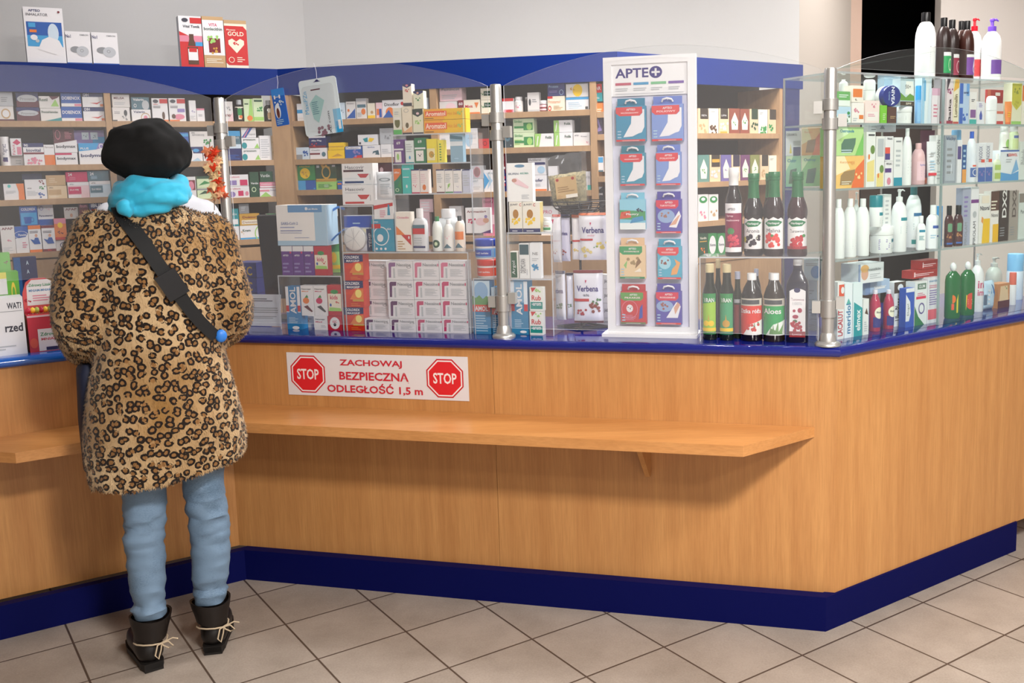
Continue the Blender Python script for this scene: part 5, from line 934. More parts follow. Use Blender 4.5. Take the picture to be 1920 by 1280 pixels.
# ---------------------------------------------------------------- wire rack with basket and pouches
def rack():
    d = .31; s, z = FM.at(1086, 398, d); W3 = FM.W(s, d, TOP); o = empty('wire_rack', W3, FM.a); bk_ = mat('15151c', .4, .3)
    h = z-TOP; hb = FM.at(1086, 612, d)[1]-TOP
    MB().tube([(0, 0, .004), (0, 0, h)], .005, bk_).build('pole', o)
    g = MB(); p = [(-.10, .0, .005), (.0, -.07, .005), (.12, .0, .005), (.0, .08, .005)]; g.tube(p, .0045, bk_, 6, True); g.tube([p[0], p[2]], .004, bk_, 6); g.tube([p[1], p[3]], .004, bk_, 6); g.build('base', o)
    g = MB()
    for rr, zz in ((.115, .045), (.108, .03), (.095, .015), (.075, .004), (.05, -.004), (.025, -.006)): g.tube([(rr*math.cos(a*.524), rr*math.sin(a*.524), h+zz) for a in range(12)], .0022, bk_, 5, True)
    for k in range(14): a = k*6.283/14; g.tube([(r_*math.cos(a+(.0 if r_ < .1 else .05)), r_*math.sin(a), h+zz) for r_, zz in ((.115, .045), (.10, .02), (.075, .004), (.03, -.005), (0, -.006))], .0018, bk_, 5)
    g.build('basket', o); g = MB()
    hk = []
    for sx, yy in ((-.075, 405), (.07, 403), (-.07, 512), (.055, 512)):
        z_ = FM.at(1086, yy, d)[1]-TOP; g.tube([(0, 0, z_), (sx*.8, -.035, z_), (sx, -.05, z_+.006)], .0022, bk_, 5)
    g.build('hooks', o); tag(o, 'black wire sweets rack with a round basket on top, beside the white board', 'rack')
rack()
def verb(): pass
VB = 'U 3a2f7c Verbena .5 .62 .78 .12;P hot .48 .78 .55 .78 .52 .72;R {c} 0 .95 1 1;R red .05 .42 .6 .47;L white .1 .435 .5 .455 1;T grey {t} .5 .53 .25 .04'
shop('''
@M .24 1.2|hanging on the black rack|sweet pouches on the black rack
pouch 1034 1052 402 492 d=0.255 t=.03 rz=-18|eceaf0|R c85a4c .0 .95 1 1;B b05040 .5 .2 .2 8 2;P hot .1 .9 .4 .9 .3 .8|slim white sweet pouch, upper far left
pouch 1050 1068 402 490 d=0.280 t=.03 rz=-14|dcdaee|R 2c2a5a 0 .93 1 1;U 3a2f7c Verbena .5 .6 .8 .08;B a04038 .5 .2 .3 10 3|lilac-white sweet pouch, upper left of the rack pole
pouch 1071 1086 402 487 d=0.280 t=.03 rz=12|ece8ea|R b8603a .0 .93 1 1;R red .0 .4 1 .44;B e0c060 .5 .2 .3 8 3|edge-on white sweet pouch, upper right of the pole
pouch 1084 1138 399 488 d=0.240 t=.04 rz=4|ecebf2|R b8603a .0 .95 1 1;U 3a2f7c Verbena .5 .64 .76 .13;R red .05 .42 .5 .46;B e8d060 .8 .3 .16 10 2;B dcc880 .3 .18 .18 9 3;B 5a9a50 .6 .28 .06 4 5;P hot .4 .8 .46 .8 .43 .74;T pink imbir .45 .53 .25 .04|white sweet pouch with yellow ginger, upper right
pouch 1040 1060 508 600 d=0.255 t=.03 rz=-14|eaeaf2|R 2a2c50 0 .94 1 1;U 3a2f7c erbena .5 .6 .8 .1;B 2f6a3c .5 .3 .3 14 4|white sweet pouch with green sage leaves, lower left
pouch 1061 1073 512 598 d=0.280 t=.03 rz=10|e6e6f0|R 2a2c50 0 .95 1 1;B 2f6a3c .5 .3 .3 9 6|edge-on pouch with green leaves, lower row
pouch 1074 1129 507 606 d=0.240 t=.04 rz=3|ecebf2|R 7a2c30 0 .95 1 1;R 7a2c30 0 0 1 .04;U 3a2f7c Verbena .5 .66 .72 .11;U 3a3a4c GŁÓG .45 .54 .2 .05;R red .02 .42 .55 .47;B b03038 .3 .2 .14 9 2;B 8a3a30 .75 .3 .17 14 3;B 4a7a48 .8 .42 .12 6 5;P hot .42 .82 .48 .82 .45 .76|white sweet pouch with red hawthorn, lower right
''')
# clear bag of dried herbs lying in the basket
def herbbag():
    d = .27; s0 = FM.at(1026, 330, d)[0]; s1 = FM.at(1106, 330, d)[0]; z0 = FM.at(1075, 384, d)[1]; z1 = FM.at(1075, 287, d)[1]; W = s1-s0; H = z1-z0
    o = empty('herb_bag', FM.W((s0+s1)/2, d+.02, z0)); o.rotation_euler = (R_(-6), R_(-7), FM.a); tag(o, 'clear plastic bag of dried herbs lying in the wire basket', 'bag')
    m, nt, b = node_mat('dried_herbs'); N = nt.nodes; v = N.new('ShaderNodeTexVoronoi'); v.inputs['Scale'].default_value = 170; tc = N.new('ShaderNodeTexCoord'); nt.links.new(tc.outputs['Object'], v.inputs['Vector'])
    cr = N.new('ShaderNodeValToRGB'); cr.color_ramp.elements[0].color = rgb('6a6448'); cr.color_ramp.elements[1].color = rgb('b0a47c'); nt.links.new(v.outputs['Color'], cr.inputs[0]); nt.links.new(cr.outputs[0], b.inputs['Base Color']); b.inputs['Roughness'].default_value = .9
    def pil(sx, h0, h1, t, mm, nm, jag):
        g = MB(); n = 14; rd = random.Random(4)
        for sg in (-1, 1):
            vs = []
            for j in range(n+1):
                for i in range(n+1):
                    x, y = i/n, j/n; tt = t*(1-abs(2*x-1)**3)*(1-abs(2*y-1)**3)+.001
                    vs.append(((x-.5)*W*sx*(1-.12*(1-y) if y < .5 else .94+.12*(y-.5)), sg*tt+rd.uniform(-1, 1)*jag, (h0+(h1-h0)*y)*H+(rd.uniform(-1, 1)*jag if j == n else 0)))
            fs = [(j*(n+1)+i, j*(n+1)+i+1, (j+1)*(n+1)+i+1, (j+1)*(n+1)+i) for j in range(n) for i in range(n)]
            g.add(vs, fs if sg < 0 else [tuple(reversed(f)) for f in fs], mm, nm == 'herbs')
        return g.build(nm, o)
    pil(.9, .0, .62, .024, m, 'herbs', .0015); pil(1, -.02, 1, .03, CLEARP, 'plastic_film', .003)
    g = MB().box(0, W*.5, -.0345, -.0335, 0, H*.42, mat('c8a878', .5)); art(g, 'E a83838 .12 .88 .07 .07;E a83838 .85 .88 .07 .07;R efe8dc .45 .0 1 .16;L 9a7a50 .1 .3 .9 .6 3;L b89060 .05 .02 .3 .2 3', W*.5, H*.42, flat(0, -.0345, 0)); g.build('paper_label', o, (-W*.25, 0, H*.12))
herbbag()
# carton stack seen edge-on beside the board
shop('''
@M .30 1.026|between black rack and white board|white cartons stacked beside the board
box 1118 1144 596 - d=.36|e0deda|U ink jid .7 .5 .25 .25|lowest white carton
box 1118 1144 568 ^ d=.36|e0deda|U ink jid .7 .5 .25 .3|second white carton from below
box 1118 1144 541 ^ d=.36|e0deda|U ink jid .7 .5 .25 .3|third white carton from below
box 1118 1144 514 ^ d=.36|e0deda|U ink jid .7 .5 .25 .3|topmost white carton
''')
# ---------------------------------------------------------------- syrup bottles right of the board
HB = 'R eceaea 0 .0 1 .93;P eceaea 0 .9 .15 .98 .3 .92 .5 1 .7 .93 .85 .98 1 .9;P 1f7a4c .1 .8 .3 .9 .7 .9 .92 .84 .7 .72 .3 .7;U white Herbapol .5 .8 .5 .09;T ink {0} .5 .58 .6 .12;'
MAC['hb'] = HB.rstrip(';')
BE = .05
shop('''
@H .035 y481@1425|on the clear riser right of the board|syrup bottles on the clear riser
syrup 1359.5 1392 314 - d=.035|1c1014/efeeee|.05 .60%R efecee 0 0 1 1;R 8a2348 0 .1 1 .80;U ink APTEO .42 .88 .4 .05;U lpink Syrop .35 .74 .35 .05;U lpink malinowy .5 .65 .7 .05;E 4a8a50 .4 .43 .18 .07;B d84860 .55 .25 .28 14 3;B c83850 .5 .2 .24 9 6|tall white-necked syrup bottle, raspberry label
herb 1395 1431 325 - d=.04|1d1518/1f6a3e|!hb Aronia;B 2c2430 .5 .25 .28 16 2;B dcdcc8 .75 .4 .12 5 4;E c8c040 .12 .3 .08 .1|green-necked syrup bottle, black chokeberry label
herb 1405 1420 338 - d=.11|1d1518/e0c890||dark cream-capped bottle behind the chokeberry one
herb 1433 1470 322 - d=.035|2a1418/1f6a3e|!hb Malina;B d83a3c .5 .28 .3 13 3;B e05048 .45 .25 .26 8 5;E 3f8a48 .45 .42 .06 .04|green-necked syrup bottle, red raspberry label
herb 1430 1455 325 - d=.11|1d1518/2f7a4c||green-necked bottle behind the raspberry one
herb 1476.5 1514 322 - d=.03|331017/1f6a3e|!hb Żurawina;B b82030 .45 .27 .28 13 4;B c83038 .6 .2 .26 9 7;R 9a2430 0 0 1 .09;E 3f8a48 .8 .42 .08 .05|green-necked syrup bottle, cranberry label
@H .04 1.026|under the clear riser|bottles under the clear riser
oil 1317 1345 496 - d=.035|181f14/d8c89c|R 9ac440 0 0 1 1;P 2f8a4c 0 .75 1 .8 1 1 0 1;U white TRAN .5 .84 .72 .1;E yellow .3 .27 .2 .07;E yellow .65 .27 .2 .07;R 1f6a38 0 0 1 .06;R yellow 0 .08 1 .16;P gold .44 .35 .54 .35 .49 .5|green fish oil bottle with light label, far left
oil 1349 1377 496 - d=.035|181f14/d8c89c|R 3f9a6a 0 0 1 1;P 2f8a4c 0 .75 1 .8 1 1 0 1;U white TRAN .5 .84 .72 .1;E gold .5 .27 .25 .09;R 1f6a4c 0 0 1 .06;R yellow 0 .08 1 .16;P gold .44 .35 .54 .35 .49 .5|green fish oil bottle with darker green label
oil 1339 1354 487 - d=.10|181f14/c9b890||dark bottle behind the two fish oil bottles
oil 1374 1392 510 - d=.08|262e18/a8acc0|R 8a3030 0 0 1 .8;R lgrey .1 .85 .9 .95|olive bottle with a red-brown label
tonic 1389 1430 514 - d=.03|1a1412/efeeee|.10 .64%R c8c2b4 0 .8 1 1;R dgrey .1 .84 .85 .96;R d8301f 0 0 1 .8;P efece8 .2 0 1 0 1 .42 .5 .3;U white Dzika_róża .5 .66 .85 .13;L lpink .1 .5 .9 .58 2;B c83a30 .6 .18 .2 9 2;B 3f7a40 .7 .3 .1 6 4|brown bottle with a red rosehip label
tonic 1431 1472.5 514 - d=.03|2b2118/efeeee|.10 .64%R c8c2b4 0 .8 1 1;R dgrey .1 .84 .85 .96;R 129a4c 0 0 1 .8;P e6ece4 .2 0 1 0 1 .42 .5 .3;U white Aloes .45 .66 .7 .15;L pgreen .1 .5 .9 .58 2;P 6a9a58 .45 .05 .5 .3 .55 .05;P 6a9a58 .55 .05 .68 .4 .7 .05;P 6a9a58 .65 .05 .9 .32 .85 .05;P 5a8a48 .35 .03 .4 .2 .9 .03|brown bottle with a green aloe label
tonic 1408 1428 505 - d=.10|1c1a20/b0b4c8||dark bottle with lilac cap behind the rosehip bottle
tonic 1436 1454 512 - d=.10|3a2c20/e8e8ec||brown bottle behind the aloe bottle
flask 1475 1516 487 - d=.03|14122a/c9cacc|.07 .66%R eae8ea .1 .0 .95 .95;E eae8ea .52 .93 .42 .06;E 2c2a5a .5 .96 .17 .05;T 8a4a60 Żurawina .52 .78 .7 .06;T lgrey 100% .52 .69 .5 .06;E a02848 .65 .55 .12 .05;E a02848 .35 .54 .08 .03;E a02848 .42 .42 .16 .04;B a82838 .5 .22 .3 16 3;E 4a6a48 .4 .33 .12 .03;R 8a2830 .1 0 .95 .12;T lpink Łowicz .5 .06 .5 .04|square dark juice bottle with a cranberry label
''')
# ---------------------------------------------------------------- glass case
shop('''
@R .03 1.9695|on top of the glass case|bottles standing on the glass case
round 1716 1754 19 - d=.10|f0efef/141416|L lgrey .3 .3 .8 .7 6;L ink .3 .82 .8 .88 1|tall white shampoo bottle with a black cap
round 1754.5 1783 30 - d=.11|2a1e1c/111113|.12 .45%R efeeee .1 .82 .9 1;R 18a058 .1 0 .9 .82;O pgreen .55 .4 .15 .3 .2|dark bottle with a green label
round 1770 1798 34 - d=.16|2a1e1c/111113|.12 .45%R efeeee .2 .82 .9 1;R a02848 .2 0 .9 .82;O lpink .6 .4 .2 .3 .2|dark bottle with a crimson label
round 1790 1812 37 - d=.22|3a2018/111113||brown bottle behind the violet label bottle
round 1797 1826 36 - d=.11|3a1c16/111113|.12 .45%R efeeee .1 .86 .9 1;R 7a3fa0 .1 0 .9 .86;P efe0f4 .5 .3 .6 .7 .7 .5 .8 .6 .65 .4;O efe0f4 .7 .3 .2 .2 .2|brown bottle with a violet label
pump 1812 1840 30 - d=.17|f0efef/d8182c|.12 .40%R e03a40 .1 0 .95 .9;L lpink .15 .15 .8 .8 3|white pump bottle with a red head
pump 1841 1877 30 - d=.11|f0efef/7a52d8|.14 .38%R 7040a0 .05 0 .95 .9;L lilac .1 .12 .85 .8 3|white pump bottle with a violet head
@R .025 1.796|on the top glass shelf|goods on the top glass shelf
tea 1567.5 1595 199|e8eee8|R b8d0e4 0 .4 1 .98;B 4a6a50 .7 .2 .2 8 2;E green .85 .6 .1 .1|white and pale blue box with a leaf, leftmost
tea 1567.5 1594 171 ^|e4ece2|R 6aa860 0 .4 1 1;L white .2 .6 .9 .85 2|white and green box on the leaf box
round 1573 1590 148 172 d=.09|e9e8e8/f0efef||white bottle top behind the green box
cosm 1597 1620 192|efe6e2|R orange .6 .2 .95 .4;B pink .4 .55 .2 7 3;L lgrey .1 .1 .5 .3 2|white carton with an orange patch
cosm 1597 1619 160 ^|efe4da|R orange .1 .3 .9 .8;B brown .4 .1 .1 4 3|white carton with an orange band
deo 1617 1638 148 188 d=.10|eeeded/eeeded||white rounded bottle behind the pink box
cosm 1621.5 1649 188|f0d8d4|R efe4e0 .1 .1 .9 .5;B pink .6 .75 .14 5 2;L pink .2 .3 .8 .45 2|pale pink box with a berry
cosm 1650 1663 197|7ac030|L pgreen .4 .2 .9 .6 4|bright green small box
cosm 1664 1681 200|5a3a30|L tan .3 .3 .9 .5 2|dark brown small box
jar 1682 1709 199|f0efee/f0efee|L lgrey .2 .3 .8 .8 3|white cream jar
cosm 1688 1714 147 197.8 t=.035|c8d8e0|P efeee8 .35 .4 1 .4 .9 .9 .4 .9;P 6a9a40 0 .18 1 .18 1 .35 .7 .45 .4 .3 0 .48;R 4a3a2c 0 .0 1 .15;T ink 50+ .55 .7 .4 .14;U cream SPF .6 .07 .4 .08|green and white sun cream box above the white jar
cosm 1657 1688 147 - d=.12 t=.03|b0c8dc|L pblue .1 .5 .9 .9 4|tall pale blue box behind the round blue tin
spray 1716 1727 160|7fb0e0/2f9fe0|R 8fc0e8 0 0 1 1|slim blue bottle with bright cap
cosm 1728 1746 146|e4ecf0|P 9fc8e4 0 0 .3 0 .3 1 0 1;R 6ab0dc .2 .5 .4 .95;P d8e4ee .6 0 1 0 1 1 .8 1|tall pale blue and white box
cosm 1747 1762 165|efe4ea|R e0b0c8 0 .8 1 1;L pink .2 .2 .8 .6 4|white box with a pink top
cosm 1763 1772 148|8a8488|R a03048 0 0 1 .06|grey-brown box beside the dividing edge
paste 1775 1787 146|e8d8dc|P 3a2a38 0 .7 .6 1 0 1;B a04070 .5 .7 .35 9 2;U 3a2a30 Baika .5 .3 .5 .4 90;R a03048 0 0 1 .07|pale pink box with a dark flower and vertical name
paste 1787.5 1798 146|efe4c8|P e8b040 0 .7 1 .8 1 1 .3 1;U 7a6a40 Luminalin .45 .4 .5 .6 90;R c85048 0 0 1 .05|cream box with a yellow corner
paste 1799 1817 156|b8cce8|R 3f68c0 0 .5 .35 1;R 3f68c0 0 0 .35 .4;R 6aa0dc .7 .7 1 1;B 3f68c0 .5 .15 .3 9 2;U navy oral .65 .78 .5 .06|blue striped toothbrush pack
cosm 1818 1831 172|efe8e6|R 8a5a98 .1 .2 .9 .45;R 3fb0a8 0 0 1 .15;L ink .2 .7 .8 .8 2|white box with violet and turquoise base
cosm 1832 1846 190|ebe8ee|P 4a5ab0 .35 .2 .65 .2 .7 .4 .5 .62 .3 .4;L lilac .2 .75 .8 .95 3|white box with a blue drop
deo 1847 1866 179|f0eff0/f0eff0|L lgrey .2 .3 .8 .6 2|white rounded deodorant
pack 1851 1881 168 193 d=.14 t=.01|b83a38|R efe4e0 .5 .55 .8 .8;R d8705a 0 0 .2 1|red hanging card behind the deodorant
cosm 1868 1881 208|efe4e0|R c83a38 0 0 1 .25;R d8705a 0 .8 1 1|white and red small box
tube 1882 1896 190|e88a48/d86a38|L yellow .2 .2 .8 .6 3|orange tube
cosm 1897 1915 156|e8e4c8|P c8c040 0 .5 .5 .35 1 .5 1 1 0 1;B 8a9030 .5 .8 .25 8 2;B b0a830 .5 .5 .2 7 5;R lgreen 0 0 1 .08|yellow-green patterned box
cosm 1916 1930 160|efe6d8|R orange 0 .6 .6 1;B lgreen .5 .3 .2 6 3|cream box at the frame edge
@R .025 1.570|on the second glass shelf|goods on the second glass shelf
cosm 1566.5 1620 292|f0c070|P e8703a .55 0 1 0 1 .9 .7 .6;P f4e2b8 0 .4 .5 .6 .3 1 0 1;P a08058 .15 .1 .55 .1 .65 .3 .68 .58 .3 .52 .18 .4;T e89050 Keratyna .35 .8 .4 .1;U e8a060 Q10 .6 .78 .12 .12;B f4d090 .8 .35 .1 7 2;L cream .2 .12 .55 .25 2|orange hair supplement box
cosm 1566.5 1619 238 ^|b8d890|P d8ecc0 0 .5 .5 .8 .4 1 0 1;P 7ac060 .7 0 1 0 1 .8;P 5a7a68 .2 .12 .6 .12 .7 .4 .72 .62 .3 .58 .2 .4;U 3a8aa8 Ostropula .4 .85 .5 .14;L pblue .2 .1 .6 .25 2|green hair supplement box on the orange one
cosm 1624 1641 247|e9e8e6|P e8d488 .1 .1 .9 .1 .9 .5 .1 .45;E 6a8a40 .7 .68 .25 .08;R dgrey .2 .93 .9 .96;E orange .3 .55 .1 .05|tall white box with a green oval
cosm 1642 1658 255|e9e6e4|P e8d488 .1 .0 .9 .0 .9 .3 .1 .25;E 6a8a40 .7 .35 .25 .08;R lgrey .2 .6 .9 .95;E orange .3 .22 .1 .05|white box with a lower green oval
cosm 1659 1674 302|eae4e6|R 5a3a80 0 .55 .8 .72;E pink .5 .2 .25 .15;U ink PROLAC .5 .9 .7 .08|white box with a violet arrow
cosm 1659.5 1675 255 ^|eae6e8|R e05040 0 .3 .6 .55;R 4a3a80 0 .05 .6 .3;U ink PROLAC .55 .9 .6 .08|white box with a red square, on the violet arrow box
cosm 1676 1692 257|eae8e8|R 1f90a8 0 0 1 .17;L lgrey .2 .4 .8 .8 4;R grey .2 .9 .8 .93|tall white box with a turquoise base
pack 1628 1680 230 247 d=.14 t=.03|d8dade|P grey .4 .3 .6 .3 .5 .8;L grey .1 .2 .3 .8 2|flat white hanging carton lying behind the tall boxes
round 1692 1709 240|efeeee/efeeee|L lgrey .2 .2 .8 .8 5|white round bottle with white cap
round 1709 1734 268|e4b8bc/e8b8b8|R ecc4cc 0 0 1 1;U 7a80c0 Sylveco .5 .8 .6 .12;L lilac .3 .2 .7 .6 3|pink baby lotion bottle
tube 1735 1753 265|e9e8ec/e4e4e6|R d83848 0 .0 1 .1;L lblue .2 .2 .9 .6 4;L lgrey .2 .7 .9 .9 2|white cream tube with a red stripe
tube 1722 1749 244 - d=.12|6a2f48/d8684c||plum coloured tube with an orange end, behind the white tube
cosm 1754 1768 253|ebeaea|T ink ORGANOLIN .35 .65 .5 .4 90;L lgrey .2 .1 .8 .3 3|narrow white box with a vertical name
cosm 1770.5 1793 253|9aa0aa|R b4bac4 .1 .05 .9 .9;U 5a6a88 Vichy .5 .92 .8 .1;L grey .2 .2 .8 .8 5;R d8dce4 .55 .2 .62 .4|grey box with pale print
spray 1783 1801 243 - d=.11|e8ecf2/7ab0d8||white can with a light blue cap behind the grey box
cosm 1795 1803.5 262|eceaee|R 5a4a88 0 .55 .8 .85|narrow white box with a violet block
cosm 1804 1812 271|2f5a98|L lblue .2 .4 .8 .95 4;R e8a050 0 0 1 .35|narrow blue and orange box
round 1812.5 1830 246|e8eaf0/2f60c8|R e4e8f0 0 .5 1 1;R e86048 .2 .45 .9 .52;R 4a68a8 0 0 1 .4;O white .5 .2 .3 .15 .2|white and blue bottle with a bright blue cap
cosm 1834 1847.5 268|ebeaee|T navy LINODOX .3 .72 .4 .5 90;R e05a48 .4 .5 .9 .58;R 4a68b0 0 0 1 .37;B lilac .5 .2 .3 6 2|white and blue box with red bar, left of the pair
cosm 1848 1861 267|ebeaee|T navy LINODOX .3 .72 .4 .5 90;R e05a48 .4 .5 .9 .58;R 4a68b0 0 0 1 .37;B lilac .5 .2 .3 6 2|white and blue box with red bar, right of the pair
flatb 1861 1874 288|d8e0c0/eeeeea|R a8c068 .0 .6 1 .95;R a8b860 0 0 1 .4|small white and green bottle
cosm 1875 1910 281|e8ebf0|R 3f68b8 0 .95 1 1;P 5aa0d8 0 0 1 0 1 .3 .6 .2 .0 .28;P 7fb4e0 .6 .2 .85 .7 1 .35;U e04a40 GEHWOL .65 .84 .5 .1;U navy R .38 .83 .1 .1;L lgrey .3 .6 .7 .75 2|wide white and blue foot bath box
pill 1874 1891 237 ^|e8e6e0/eceae8|R e8e4dc 0 0 1 1;E lgreen .5 .3 .25 .35;R 3a3a38 0 0 1 .06|white jar with a green leaf on the foot bath box
pill 1892 1909 237 282 d=.05|d8e0b8/eceae8|R c8d498 0 0 1 .7;R 5a6aa0 .1 .75 .9 .95|white jar with pale green label on the foot bath box
cosm 1912 1928 265|dfe4e0|T grey Phlebodia .4 .6 .4 .6 90|pale box with a vertical name at the frame edge
@R .025 1.322|on the third glass shelf|goods on the third glass shelf
round 1560 1584 374|f0efef/f0efef|L lgrey .5 .1 .9 .4 5|plain white bottle, leftmost by the steel post
round 1581 1606 373 - d=.03|f0efef/f0efef|L lgrey .3 .1 .8 .5 5|plain white bottle, second from the steel post
pump 1598 1612 360 - d=.12|efeeee/efeeee||white pump bottle behind the plain white ones
round 1605 1630 373|f0efef/f0efef|L lgrey .5 .1 .9 .4 5|plain white bottle, third from the steel post
jar 1631 1674 425 - d=.03|eeeeee/f2f2f2|R 2a8a98 .55 .6 .95 .85;U navy DEXERYL .75 .72 .36 .12;L lilac .05 .1 .5 .9 6;L teal .55 .1 .95 .45 3|wide white cream jar with a teal print
spray 1630 1655 367 ^|eeeeee/17808c|R 2a8a98 .35 .6 1 .8;L teal .4 .1 .9 .5 3|white can with a teal cap on the wide jar
cosm 1657 1671 364 424.5 d=.05|ebeaea|L lgrey .2 .1 .8 .9 6|tall white box on the wide jar
pump 1671 1700 355|efeff0/efeff0|.10 .60%R 2a8a98 .2 .8 .8 .9;L teal .2 .4 .8 .65 4|white pump bottle with teal print
round 1698 1727 350 - d=.10|efeff0/2f7f84|.06 .66%R 2a6a98 .1 .76 .8 .85;R 2a8a88 0 0 1 .12;L teal .1 .4 .8 .6 3|large white bottle with a dark teal cap
flatb 1717 1733 405|efeff0/efeff0|R 2a8aa8 .1 .82 .9 .95;L teal .1 .4 .9 .65 4|white flat lotion bottle with teal print
flatb 1735 1759 385|efeff2/efeff0|R 3a5aa8 .3 .72 .95 .84;L lblue .1 .3 .7 .5 2;R 3a5aa8 .7 .35 .95 .42|white flat lotion bottle with blue print
cosm 1758 1767 386 - d=.08|3f9fe0||bright blue box beside the dividing edge
dark 1769.5 1785 386|4a2a2c/111113|.06 .6%R 5a3030 0 0 1 1;E 6a9a78 .5 .75 .4 .2;B b07a50 .5 .35 .3 8 2;R 3f68b0 0 0 1 .08|brown lotion bottle with a green oval, left
dark 1786 1803 385|4a2a2c/111113|.06 .6%R 5a3030 0 0 1 1;E 6a9a78 .5 .75 .4 .2;B b07a50 .5 .35 .3 8 3;R 3f68b0 0 0 1 .08|brown lotion bottle with a green oval, right
cosm 1804 1819 352|a8acc0|T grey PIROLAM .5 .2 .4 .35 90;L lilac .2 .5 .8 .9 5|tall grey-lilac box
cosm 1820 1834.5 350|ebe8ec|R 7a3a88 0 .72 1 .78;E lgrey .5 .52 .25 .06;T ink PIROLAM .5 .2 .4 .35 90|white box with a violet stripe
cosm 1835.5 1856 364|ebe8e4|P f0c020 .3 0 1 0 1 .5 .4 .5;P e89848 .2 .45 .35 .4 .4 .52 .25 .55;U ink Nizoral .5 .72 .85 .09;R efe2d0 .2 .82 .9 .97|white box with a yellow block
cosm 1857 1872.5 358|efe8e4|R 5a3a30 0 .62 1 1;L cream .05 .65 .9 .85 3;P f0b818 .3 0 1 0 1 .35 .3 .35;T ink Nizoral .5 .53 .8 .07|brown-topped box with a yellow block
cosm 1873.5 1891.5 357|3a2c28|U efecea DX2 .5 .74 .55 .45 90;L grey .1 .1 .7 .3 4|dark brown hair care box with big white letters
cosm 1892.5 1909 357|a49a92|U 5a4c48 DX2 .5 .74 .55 .45 90;L grey .1 .1 .7 .3 4|grey-brown hair care box with big dark letters
cosm 1910 1926 362|d4dcd8|R 8a8078 0 .8 1 1;T ink Pana .5 .6 .6 .08|pale green-grey box at the frame edge
@R .05 1.026|in the bottom of the glass case|goods in the bottom of the glass case
paste 1570 1582.5 528|e8e4e4|R e05a40 .2 .55 1 .95;U c03040 LACALUT .45 .28 .45 .75 90;E white .75 .85 .25 .06|white toothpaste box with a red-orange block
paste 1583.5 1598 530|e6eaf0|U 2f78a8 meridol .5 .35 .55 .6 90;P 5ab0a8 .2 .62 .8 .62 .5 .72|white toothpaste box with blue lettering
paste 1599 1617 530|dfe8ec|P 1f9aa0 .1 .0 1 .0 1 .52 .1 .65;U efeeee elmex .55 .3 .4 .5 90|white and turquoise toothpaste box
paste 1618 1629 560|e9e6e4|P brown .3 .6 .9 .55 .6 .75;L lgrey .2 .1 .8 .4 5|narrow white box with a brown curl
tonic 1630 1651 545 - d=.06|b83a58/e4dce8|.1 .6%R 3a3a80 0 0 1 .5;E efe8d0 .5 .7 .4 .28;U ink Eluday .5 .72 .5 .12|pink mouthwash bottle, left of two
tonic 1656 1676 545 - d=.06|b83a58/e4dce8|.1 .6%R 3a3a80 0 0 1 .5;E efe8d0 .5 .7 .4 .28;U ink Eluday .5 .72 .5 .12|pink mouthwash bottle, right of two
cosm 1622 1668 525 550 t=.09|a8bcd8|L white .4 .35 .9 .6 1;R 7a90b8 0 0 .2 1;U white tiaxter .6 .5 .5 .25|pale blue box lying across the mouthwash bottles
cosm 1609 1657 493 ^ t=.08|e4e4e8|E skin .25 .5 .14 .35;E e8b070 .25 .75 .16 .2;R 8a98b8 0 0 .08 1;U grey naszkin .62 .68 .5 .14;L lgrey .45 .2 .9 .5 3|white baby box on the pale blue lying box
paste 1676 1697 528|e4e2e4|R 4a3a30 0 .75 1 1;E efeeee .55 .87 .25 .08;U ink UltraBlanc .45 .38 .5 .68 90|white toothpaste box with a brown top
paste 1698 1714 540|2f58b8|P e8e8ee 0 .15 .4 .15 .6 .35 .5 .65 0 .85;T 4a5a50 Elugel .3 .45 .3 .3 90;R e8e8ee 0 .9 1 1|blue toothpaste box with a white shape
paste 1715 1738 527|e4e6e6|P 2f7a4c 0 0 .8 0 .3 .2 0 .45;R 5a7a68 .2 .82 .9 .95;U white GUM .55 .885 .5 .08;R e03a58 .1 .6 .9 .66;O 6a5a98 .55 .38 .25 .13 .25;L pink .2 .68 .9 .76 2|white and green box with a tooth arch
paste 1739 1761 519|e6e4ea|R e86a78 .05 .08 .95 .3;U 7aa0c8 meridol .5 .92 .8 .05;L lilac .15 .4 .85 .75 7;L pink .1 .77 .9 .85 2|white box with a coral base
pack 1711 1760 505 520 d=.07 t=.05|a82f2c|L lpink .1 .3 .9 .7 2;R lpink .05 .2 .1 .8|lower red box lying on the toothpaste boxes
pack 1728 1761 487 ^ d=.07 t=.05|a82f2c|L lpink .1 .3 .9 .7 2;R lpink .05 .2 .1 .8|upper red box lying on the toothpaste boxes
ballc 1769 1797 494 - d=.05|1f6a3a/eeeeee|.05 .60%E e87030 .35 .55 .2 .14;P d8c840 .6 .1 .9 .1 .95 .6 .7 .7 .6 .5;R e85a40 .3 .2 .45 .4|left green bottle with white ball cap
ballc 1797.5 1824 492 - d=.06|1f6a3a/eeeeee|.05 .60%E d84a38 .6 .4 .35 .28;P d8c840 .1 .1 .3 .1 .35 .6 .15 .65;L cream .4 .3 .8 .5 3|right green bottle with white ball cap
pump 1820 1844 477 - d=.08|ebeaec/ebeaec|.1 .62%U d05a80 int .5 .72 .8 .25;U d05a80 imo .5 .45 .8 .2;L lgrey .2 .1 .8 .3 3|white pump bottle with pink lettering
pouch 1844 1869 527 - t=.04|c0d8ec|P 3f78b8 .55 0 .9 0 .9 .5 .6 .9;R 5a6a80 .1 .2 .25 .55;L white .3 .2 .5 .8 4|pale blue wet wipes pouch standing in the glass case!
pump 1848 1878 485 - d=.15|b9bdb8/d8dcd8||clear pump bottle behind the wipes pouch
